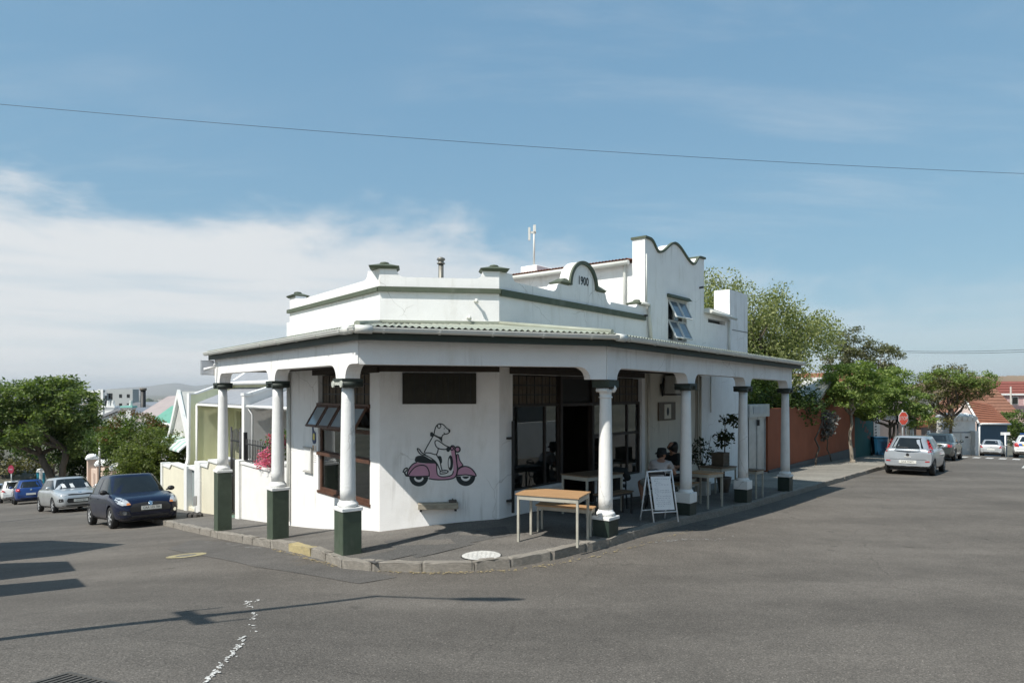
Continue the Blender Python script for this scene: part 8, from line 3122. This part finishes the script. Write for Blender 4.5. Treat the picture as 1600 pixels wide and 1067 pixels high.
mb.hexa([(c6.x - 0.15, c6.y - 0.06, g6), (c6.x + 0.5, c6.y - 0.06, g6), (c6.x + 0.5, c6.y - 0.034, g6), (c6.x - 0.15, c6.y - 0.034, g6)],
        [(c6.x - 0.15, c6.y - 0.06, -2.86), (c6.x + 0.5, c6.y - 0.06, -2.86), (c6.x + 0.5, c6.y - 0.034, -2.86), (c6.x - 0.15, c6.y - 0.034, -2.86)])
mb.build('door', M('sign white', (0, 0, 0)), gh_)
MB().box(c6.x + 0.51, c6.x + 0.75, c6.y - 0.5, c6.y - 0.02, g6, -2.7).build('door_leaf', M('sign white', (0, 0, 0)), gh_)
MB().box(c6.x + 0.1, c6.x + 0.32, c6.y - 0.075, c6.y - 0.061, -3.2, -3.1).build('lock', black_metal, gh_)
for k in range(5):
    x = c6.x - 0.72 + k * 0.36
    MB().tube([(x, c6.y - 0.2, -1.85), (x, c6.y + 0.8, -1.65), (x, c6.y + 1.7, -1.85)], 0.17, 10).build('roof_tile', white_paint, gh_)

# --- far houses
orange_tile = M('orange roof tile', (0.32, 0.115, 0.058), 0.85, 0.2, 3.0, 0.2, 20)
red_tile = M('red roof tile', (0.22, 0.07, 0.052), 0.85, 0.15, 3.0)
brown_tile = M('brown roof tile', (0.24, 0.115, 0.075), 0.85, 0.15, 3.0)


def tiled_slope(name, a, b, c_, d_, rows, mat, parent, thick=0.06):
    """stepped courses of tiles between the eave a-b and the ridge d-c, each course a piece"""
    a, b, c_, d_ = map(Vector, (a, b, c_, d_))
    n = (b - a).cross(d_ - a).normalized()
    if n.z < 0:
        n = -n
    for k in range(rows):
        w0, w1 = k / rows, (k + 1) / rows + 0.02
        p = [a.lerp(d_, w0), b.lerp(c_, w0), b.lerp(c_, w1), a.lerp(d_, w1)]
        lo = [p[0] + n * thick, p[1] + n * thick, p[2] + n * 0.005, p[3] + n * 0.005]
        MB().hexa([tuple(x) for x in (p[0], p[1], p[2] - n * 0.03, p[3] - n * 0.03)], [tuple(x) for x in lo]).build('tile_course', mat, parent)


bh = thing('blue_house', FR(70, 0, -6), 'dark slate blue cottage with orange tiled roof past the zebra crossing', 'house')
e0 = pix(1531, 661, 64)
e1 = pix(1574, 661.5, 70)
r0 = pix(1508, 624, 66)
r1 = pix(1548, 632, 73)
MB().hexa([(e0.x, e0.y, -8), (e1.x, e1.y, -8), (e1.x - 1, e1.y + 5, -8), (e0.x - 4, e0.y + 4, -8)], [(e0.x, e0.y, e0.z - 0.05), (e1.x, e1.y, e1.z - 0.05), (e1.x - 1, e1.y + 5, e1.z - 0.05), (e0.x - 4, e0.y + 4, e0.z - 0.05)]).build('wall', M('slate blue wall', (0.035, 0.075, 0.115), 0.85, 0.1, 2), bh)
tiled_slope('roof', (e0.x - 0.2, e0.y - 0.2, e0.z), (e1.x + 0.3, e1.y, e1.z), tuple(r1), tuple(r0), 9, orange_tile, bh)
g1_ = pix(1489, 668, 66)
mb = MB()
mb.add([(e0.x - 0.25, e0.y + 0.05, -8), (g1_.x, g1_.y + 1, -8), (g1_.x, g1_.y + 1, g1_.z), (r0.x, r0.y + .1, r0.z - 0.12), (e0.x - 0.25, e0.y + 0.05, e0.z),
        (e0.x + 0.05, e0.y + 0.35, -8), (g1_.x + .2, g1_.y + 1.3, -8), (g1_.x + .2, g1_.y + 1.3, g1_.z), (r0.x + .2, r0.y + .4, r0.z - 0.12), (e0.x + 0.05, e0.y + 0.35, e0.z)],
       [(0, 1, 2, 3, 4), (9, 8, 7, 6, 5), (0, 1, 6, 5), (1, 2, 7, 6), (2, 3, 8, 7), (3, 4, 9, 8), (4, 0, 5, 9)])
mb.build('gable_wall', M('dusty pink gable', (0.50, 0.40, 0.36), 0.85, 0.1, 2), bh)
MB().tube([tuple(e0 + Vector((-0.3, -0.3, 0))), tuple(r0 + Vector((-0.1, -0.2, 0.02)))], 0.10, 6).build('verge', white_paint, bh)
MB().tube([(e0.x - 0.1, e0.y - 0.1, -7), (e0.x - 0.1, e0.y - 0.1, e0.z)], 0.07, 6).build('downpipe', white_paint, bh)
MB().tube([tuple(e0 + Vector((0, -0.2, -0.05))), tuple(e1 + Vector((0.2, -0.2, -0.05)))], 0.09, 6).build('gutter', white_paint, bh)


def far_house(name, label, u0, u1, v_eave, v_ridge, v_base, Y, roof, wall, hip=0.25, cat='house', rows=7):
    a, b = pix(u0, v_eave, Y), pix(u1, v_eave, Y)
    w = b.x - a.x
    r_a, r_b = pix(u0, v_ridge, Y + w * 0.3), pix(u1, v_ridge, Y + w * 0.3)
    ra, rb = Vector((a.x + w * hip, r_a.y, r_a.z)), Vector((b.x - w * hip, r_b.y, r_b.z))
    h = thing(name, (a.x + w / 2, Y + 3, pix(u0, v_base, Y).z), label, cat)
    zb_ = pix(u0, v_base, Y).z
    MB().box(a.x + 0.4, b.x - 0.4, Y + 0.4, Y + w * 0.6, zb_, a.z).build('wall', wall, h)
    tiled_slope('roof', tuple(a), tuple(b), tuple(rb), tuple(ra), rows, roof, h, 0.12)
    back = [Vector((a.x, Y + w * 0.6, a.z)), Vector((b.x, Y + w * 0.6, a.z))]
    MB().add([tuple(a), tuple(ra), tuple(back[0]), tuple(b), tuple(rb), tuple(back[1])], [(0, 1, 2), (3, 5, 4), (2, 1, 4, 5)]).build('roof_side', roof, h, fix=False)
    return h, a, b, zb_


h, a, b, zb_ = far_house('brown_roofed_house', 'house with wide brown tiled roof above the blue cottage', 1492, 1592, 645, 602, 680, 105, brown_tile, pink_w, 0.2, rows=9)
h, a, b, zb_ = far_house('red_roofed_house', 'house with red hipped roof and pink wall at top right', 1556, 1680, 617, 596, 660, 120, red_tile, M('rose wall', (0.55, 0.36, 0.36), 0.85), 0.16, rows=5)
for k, u in enumerate((1586, 1606)):
    q = pix(u, 624, 120.3)
    f = MB().box(q.x - 0.6, q.x + 0.6, q.y, q.y + 0.1, q.z - 0.9, q.z + 0.5).build('window', white_paint, h)
    MB().box(q.x - 0.5, q.x + 0.5, q.y - 0.05, q.y - 0.001, q.z - 0.8, q.z + 0.4).build('pane', win_dark, f)
q = pix(1579, 616, 119)
MB().box(q.x - 1.8, q.x + 6, q.y - 0.3, q.y + 0.2, q.z - 0.15, q.z + 0.15).build('balcony_edge', white_paint, h)
c7 = pix(1579.5, 604, 112)
tp_ = thing('telegraph_pole', (c7.x, c7.y, -6), 'pale thin pole in front of the red hipped roof', 'pole')
MB().tube([(c7.x, c7.y, -6), (c7.x, c7.y, c7.z)], 0.13, 6).build('pole', M('pale pole', (0.4, 0.37, 0.33), 0.8), tp_)

hill_b = M('dry hillside', (0.235, 0.165, 0.105), 0.95, 0.2, 0.01)
hill_range('hills', [(1380, 612), (1440, 598), (1480, 590), (1530, 587.5), (1600, 586.5), (1680, 588), (1800, 590), (2000, 600)], 650, 300, hill_b, 4, base=-20)

# --- trees, right
t0 = FR(17.5, -2.6, 0)
t0 = Vector((t0[0], t0[1], G(t0[0], t0[1])))
tree('pepper_tree', 'tall weeping yellow green tree behind the cafe and terracotta wall', t0,
     [(9.2, 27.5, 3.0, 1.7, 1.8, 1.6), (8.0, 28, 3.4, 1.3, 1.5, 1.2), (10.8, 28, 2.4, 1.3, 1.5, 1.5), (10.0, 27.5, 1.2, 1.9, 1.8, 1.5), (10.9, 27.5, 0.9, 0.8, 1.0, 1.1), (9.3, 27.6, 0.2, 1.6, 1.5, 1.2), (12.3, 28.5, 2.2, 0.9, 1.1, 1.0), (13.5, 29.3, 2.4, 0.8, 1.0, 0.8), (7.6, 28, 1.6, 1.2, 1.4, 2.0)],
     46000, 0.115, g_pale, bark_m, 0.22, 10, seed=21, clumps=620, spread=0.21, flat=1.15, up_bias=-0.1, shell=0.35)
leafcloud('crown', blob_centres([(9.6, 28.4, 1.0, 2.0, 1.4, 2.0), (8.8, 27.6, -0.2, 1.7, 1.2, 0.9), (11.2, 27.6, -0.2, 1.3, 1.0, 1.0)], 160, 5, 0.2), 9000, 0.3, 0.17, g_dark, bpy.data.objects['pepper_tree'], seed=22)
hd_ = thing('shade_leaves', FR(17, -0.8, gr_(17)), 'added dark leaf mass over the terracotta wall with shade in its colour', 'shade_leaves')  # dark leaves added here stand in for shade
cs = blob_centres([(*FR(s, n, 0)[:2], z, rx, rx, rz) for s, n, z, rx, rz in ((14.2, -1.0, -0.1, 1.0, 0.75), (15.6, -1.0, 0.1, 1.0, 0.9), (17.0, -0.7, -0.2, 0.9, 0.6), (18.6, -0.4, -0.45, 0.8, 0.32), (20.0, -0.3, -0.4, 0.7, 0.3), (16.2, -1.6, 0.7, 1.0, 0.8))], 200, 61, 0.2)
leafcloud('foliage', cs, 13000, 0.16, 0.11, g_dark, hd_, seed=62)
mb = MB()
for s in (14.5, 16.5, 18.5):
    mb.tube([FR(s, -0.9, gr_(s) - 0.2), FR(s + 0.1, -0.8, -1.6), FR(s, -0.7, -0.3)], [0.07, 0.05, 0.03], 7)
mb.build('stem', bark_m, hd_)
t1 = FR(22.9, 0.9, 0)
t1 = Vector((t1[0], t1[1], P(t1[0], t1[1]) - 0.02))
tree('street_tree', 'pale trunked street tree standing against the end of terracotta wall', t1,
     [(t1.x - 0.3, t1.y, 0.35, 1.0, 1.2, 0.8), (t1.x + 0.6, t1.y, 0.0, 1.1, 1.1, 0.8), (t1.x + 0.1, t1.y, 0.9, 0.8, 1, 0.5), (t1.x - 0.9, t1.y, -0.3, 0.7, 0.9, 0.5)],
     10000, 0.13, g_bright, bark_pale, 0.09, 7, fork=0.62, seed=31, clumps=150, spread=0.15, flat=0.5)
t2 = FR(28.0, 1.5, 0)
t2 = Vector((t2[0], t2[1], P(t2[0], t2[1]) - 0.02))
tree('street_tree', 'slim forked street tree with bright layered crown behind silver blue hatchback', t2,
     [(t2.x - 0.6, t2.y, 0.1, 1.2, 1.3, 0.85), (t2.x + 0.5, t2.y, -0.4, 1.2, 1.2, 0.8), (t2.x - 1.5, t2.y, -0.4, 0.9, 1.1, 0.7), (t2.x + 0.2, t2.y, 0.7, 0.8, 1, 0.55), (t2.x + 1.3, t2.y, -1.2, 0.8, 0.9, 0.6), (t2.x - 1.0, t2.y, -1.0, 1.0, 0.9, 0.4)],
     17000, 0.13, g_bright, bark_m, 0.10, 9, seed=33, clumps=230, spread=0.16, flat=0.45, fork_pts=[(t2.x - 0.05, t2.y, -1.75), (t2.x + 0.15, t2.y, -1.6)])
t3 = pix(1487, 690, 45.5)
t3 = Vector((t3.x, t3.y, P(t3.x, t3.y) - 0.1))
tree('street_tree', 'wide spiky crowned tree with brownish underside right of the STOP sign', t3,
     [(t3.x - 0.8, t3.y, 0.4, 1.6, 1.6, 1.0), (t3.x + 1.1, t3.y, 0.3, 1.4, 1.5, 0.9), (t3.x + 0.2, t3.y, 1.0, 1.4, 1.4, 0.8), (t3.x - 1.8, t3.y, -0.2, 1.2, 1.3, 0.8), (t3.x + 2.0, t3.y, 0.1, 0.9, 1.2, 0.6), (t3.x - 0.4, t3.y, -0.8, 1.5, 1.3, 0.6), (t3.x - 1.0, t3.y, -2.0, 0.9, 1, 0.5)],
     9000, 0.15, g_olive, bark_m, 0.13, 16, fork=0.5, seed=35, clumps=230, spread=0.17, up_bias=0.6)
leafcloud('crown', blob_centres([(t3.x - 0.5, t3.y - 0.3, 0.8, 1.9, 1.3, 0.9), (t3.x + 1.4, t3.y - 0.3, 0.7, 1.4, 1.2, 0.7), (t3.x + 2.3, t3.y, 0.4, 0.7, 1, 0.5)], 130, 7), 5000, 0.16, 0.15, g_bright, bpy.data.objects['street_tree.003'] if 'street_tree.003' in bpy.data.objects else bpy.data.objects['street_tree'], seed=36)
t4 = FR(36, -9, 0)
c8 = pix(1350, 560, 46)
tree('garden_tree', 'greyish olive tree rising behind the terracotta gable', (c8.x, c8.y, -4),
     [(c8.x - 0.8, c8.y, 3.2, 1.4, 1.3, 1.0), (c8.x + 1.2, c8.y, 2.2, 1.5, 1.3, 1.0), (c8.x - 1.6, c8.y, 2.0, 1.4, 1.2, 1.2), (c8.x + 0.2, c8.y, 1.2, 2.2, 1.3, 1.0), (c8.x - 0.6, c8.y, 0.2, 2.6, 1.3, 1.2)],
     13000, 0.17, leafmat('leaf greyish', (0.07, 0.08, 0.045), (0.22, 0.22, 0.13)), bark_m, 0.2, 9, seed=37, clumps=170, spread=0.22)
c9 = pix(1588, 660, 78)
tree('garden_tree', 'rounded green tree in front of the brown tiled roof', (c9.x, c9.y, -7), [(c9.x, c9.y, -3.4, 2.0, 1.6, 1.7), (c9.x + 1.5, c9.y, -3.8, 1.8, 1.5, 1.6), (c9.x - 1, c9.y, -4.3, 1.4, 1.2, 1.2), (c9.x + 1, c9.y, -5.2, 2.2, 1.2, 1.2)],
     5000, 0.24, g_mid, bark_m, 0.2, 6, seed=39, clumps=120, spread=0.24)

# --- overhead cables and poles (the poles stand just outside the picture)
def cable(name, a, b, sag, r, label, n=40):
    a, b = Vector(a), Vector(b)
    pts = [a.lerp(b, k / n) - UP * sag * 4 * (k / n) * (1 - k / n) for k in range(n + 1)]
    o = MB().tube(pts, r, 6).build(name, black_metal)
    return tag(o, label, 'cable')


pl0, pr0 = Vector((-24, 19.2, 9.0)), Vector((24, 25.6, 8.0))
cable('overhead_cable', pl0, pr0, 0.42, 0.0065, 'long thin overhead cable crossing the sky above the cafe')
wf_ = Vector((31, 33, 2.45))
cable('overhead_cable', pix(1405, 548, 49), wf_, 0.22, 0.012, 'upper of two short cables at right above the trees')
cable('overhead_cable', pix(1405, 550, 49), wf_ - UP * 0.12, 0.24, 0.012, 'lower of two short cables at right above the trees')
pole_wood = M('pole timber', (0.13, 0.10, 0.075), 0.9, 0.25, 5.0, stretch=(4, 4, 0.5))


def utility_pole(p, top, label, bracket=False):
    g = G(p[0], p[1])
    t = thing('utility_pole', (p[0], p[1], g), label, 'pole', 'timber utility poles outside the junction')
    MB().tube([(p[0], p[1], g - 0.3), (p[0], p[1], top)], [0.12, 0.085], 12).build('shaft', pole_wood, t)
    MB().box(p[0] - 0.6, p[0] + 0.6, p[1] - 0.05, p[1] + 0.05, top - 0.5, top - 0.4).build('crossarm', pole_wood, t)
    return t, g


utility_pole(pl0, 8.7, 'timber utility pole far left carrying the long overhead cable')
utility_pole(pr0, 8.1, 'timber utility pole at far right carrying the long overhead cable')
utility_pole(wf_, 2.6, 'short timber utility pole at right carrying two cables')
# the pole whose shadow crosses the foreground
tip = gpix(588, 931)
hgt = 7.6
back = hgt / math.tan(SUN_EL)
pb0 = tip - SUN_H * back
gb = G(pb0.x, pb0.y)
ptop = tip.z + hgt
up_ = thing('utility_pole', (pb0.x, pb0.y, gb), 'timber street light pole beside the camera casting the foreground shadow', 'pole', 'timber utility poles outside the junction')
MB().tube([(pb0.x, pb0.y, gb - 0.3), (pb0.x, pb0.y, gb + 4.0), (pb0.x, pb0.y, ptop)], [0.10, 0.075, 0.045], 12).build('shaft', pole_wood, up_)
sh2 = gpix(352, 968)
dd = (sh2 - tip)
hh = ptop - (dd.dot(-SUN_H)) * math.tan(SUN_EL) + (sh2.z - tip.z) * 0
pr = Vector((-SUN_H.y, SUN_H.x, 0))
off = dd.dot(pr)
zbk = ptop - dd.dot(-SUN_H) * math.tan(SUN_EL)
mb = MB(frame(Vector((pb0.x, pb0.y, zbk)), pr, -SUN_H))
mb.box(-0.42, 0.42, -0.04, 0.04, -0.06, 0.06)
mb.box(-0.09, 0.09, -0.10, 0.10, -0.12, 0.12)
mb.build('crossarm', pole_wood, up_)
for k in (-0.38, 0.38):
    MB(frame(Vector((pb0.x, pb0.y, zbk)), pr, -SUN_H)).tube([(k, 0, 0.06), (k, 0, 0.45)], 0.022, 6).build('bracket_rod', black_metal, up_)

e_a, e_b = gpix(700, 935), gpix(818, 936)
va, vb = e_a - tip, e_b - tip
pa3 = Vector((pb0.x, pb0.y, ptop))
MB().tube([pa3, pa3 + Vector((va.x, va.y, 0.0))], 0.028, 8).build('lamp_arm', grey_metal, up_)
q0, q1 = pa3 + Vector((va.x, va.y, 0)), pa3 + Vector((vb.x, vb.y, 0))
MB().tube([q0, q0.lerp(q1, 0.3), q0.lerp(q1, 0.7), q1], [0.03, 0.085, 0.10, 0.04], 10).build('lamp_head', grey_metal, up_)

# unseen slabs added left of the view, shaped to cast the shadows on the road
pg = thing('shadow_slabs', (-9.5, 8.0, G(-9.5, 8)), 'unseen slabs on posts beyond the left edge, shaped to cast road shadows', 'shadow_slabs')
hp = 3.2
for poly in ([(-260, 866), (0, 848), (70, 845), (188, 851), (90, 868), (0, 877), (-260, 896)], [(-260, 899), (0, 881), (95, 878), (106, 893), (0, 906), (-260, 932)], [(-260, 938), (0, 914), (106, 905), (119, 918), (0, 932), (-260, 962)]):
    pts = [gpix(*q) for q in poly]
    sh_v = SUN_H * (hp / math.tan(SUN_EL))
    q3 = [(p - sh_v + UP * hp) for p in pts]
    mb = MB()
    n = len(q3)
    mb.add([tuple(p) for p in q3] + [tuple(p + UP * 0.14) for p in q3], [list(range(n)), list(range(2 * n - 1, n - 1, -1))] + [(i, (i + 1) % n, n + (i + 1) % n, n + i) for i in range(n)])
    mb.build('shadow_slab', white_paint, pg)
    for p in (q3[0], q3[-1]):
        MB().box(p.x - 0.08, p.x + 0.08, p.y - 0.08, p.y + 0.08, G(p.x, p.y) - 0.1, p.z - 0.001).build('post', white_paint, pg)

# house across the right hand street, mirrored in the shop windows
oh = thing('corner_house', FR(6, 14, -2.2), 'plain house across the right hand street seen in shop windows', 'house')
MB(FR).wall(-4, 18, -4, 2.4, 12.0, 12.3, [(0, 1.4, -1.3, 0.6), (5, 6.4, -1.3, 0.6), (9, 10, -2.3, 0.4), (13, 14.4, -1.3, 0.6)], FR).build('wall', M('opposite wall', (0.30, 0.28, 0.25), 0.9, 0.1, 1.5), oh)
for s in (0, 5, 13):
    simple_window(FR, s, s + 1.4, -1.3, 0.6, 12.1, oh, white_paint)
MB(FR).box(9, 10, 12.15, 12.2, -2.3, 0.4).build('door', brown_wood, oh)
MB(FR).box(-4, 18, 12.31, 19, -4, 2.3).build('back', M('opposite wall', (0, 0, 0)), oh)
MB(FR).prism([(-4.4, 2.41), (18.4, 2.41), (18.4, 2.55), (-4.4, 2.55)], 11.5, 19.4).build('roof', rust_tile, oh)
gw = thing('garden_wall', FR(6, 10.2, -2.2), 'low pale garden wall across the right hand street', 'wall')
MB(FR).box(-5, 19, 10.2, 10.4, -4, -1.35).build('wall', render_white, gw)

# the air: thin summer haze over the plain
hz = MB().box(-46000, 46000, -46000, 46000, -64, 330).build('haze', None, fix=True)
hm = bpy.data.materials.new('haze')
hm.use_nodes = True
t = hm.node_tree
t.nodes.clear()
pv2 = N(t, 'ShaderNodeVolumePrincipled')
pv2.inputs['Color'].default_value = (0.93, 0.96, 1.0, 1)
pv2.inputs['Density'].default_value = HAZE
pv2.inputs['Anisotropy'].default_value = 0.2
ot = N(t, 'ShaderNodeOutputMaterial')
link(t, pv2.outputs[0], ot.inputs['Volume'])
hz.data.materials.clear()
hz.data.materials.append(hm)
hz['kind'] = 'stuff'
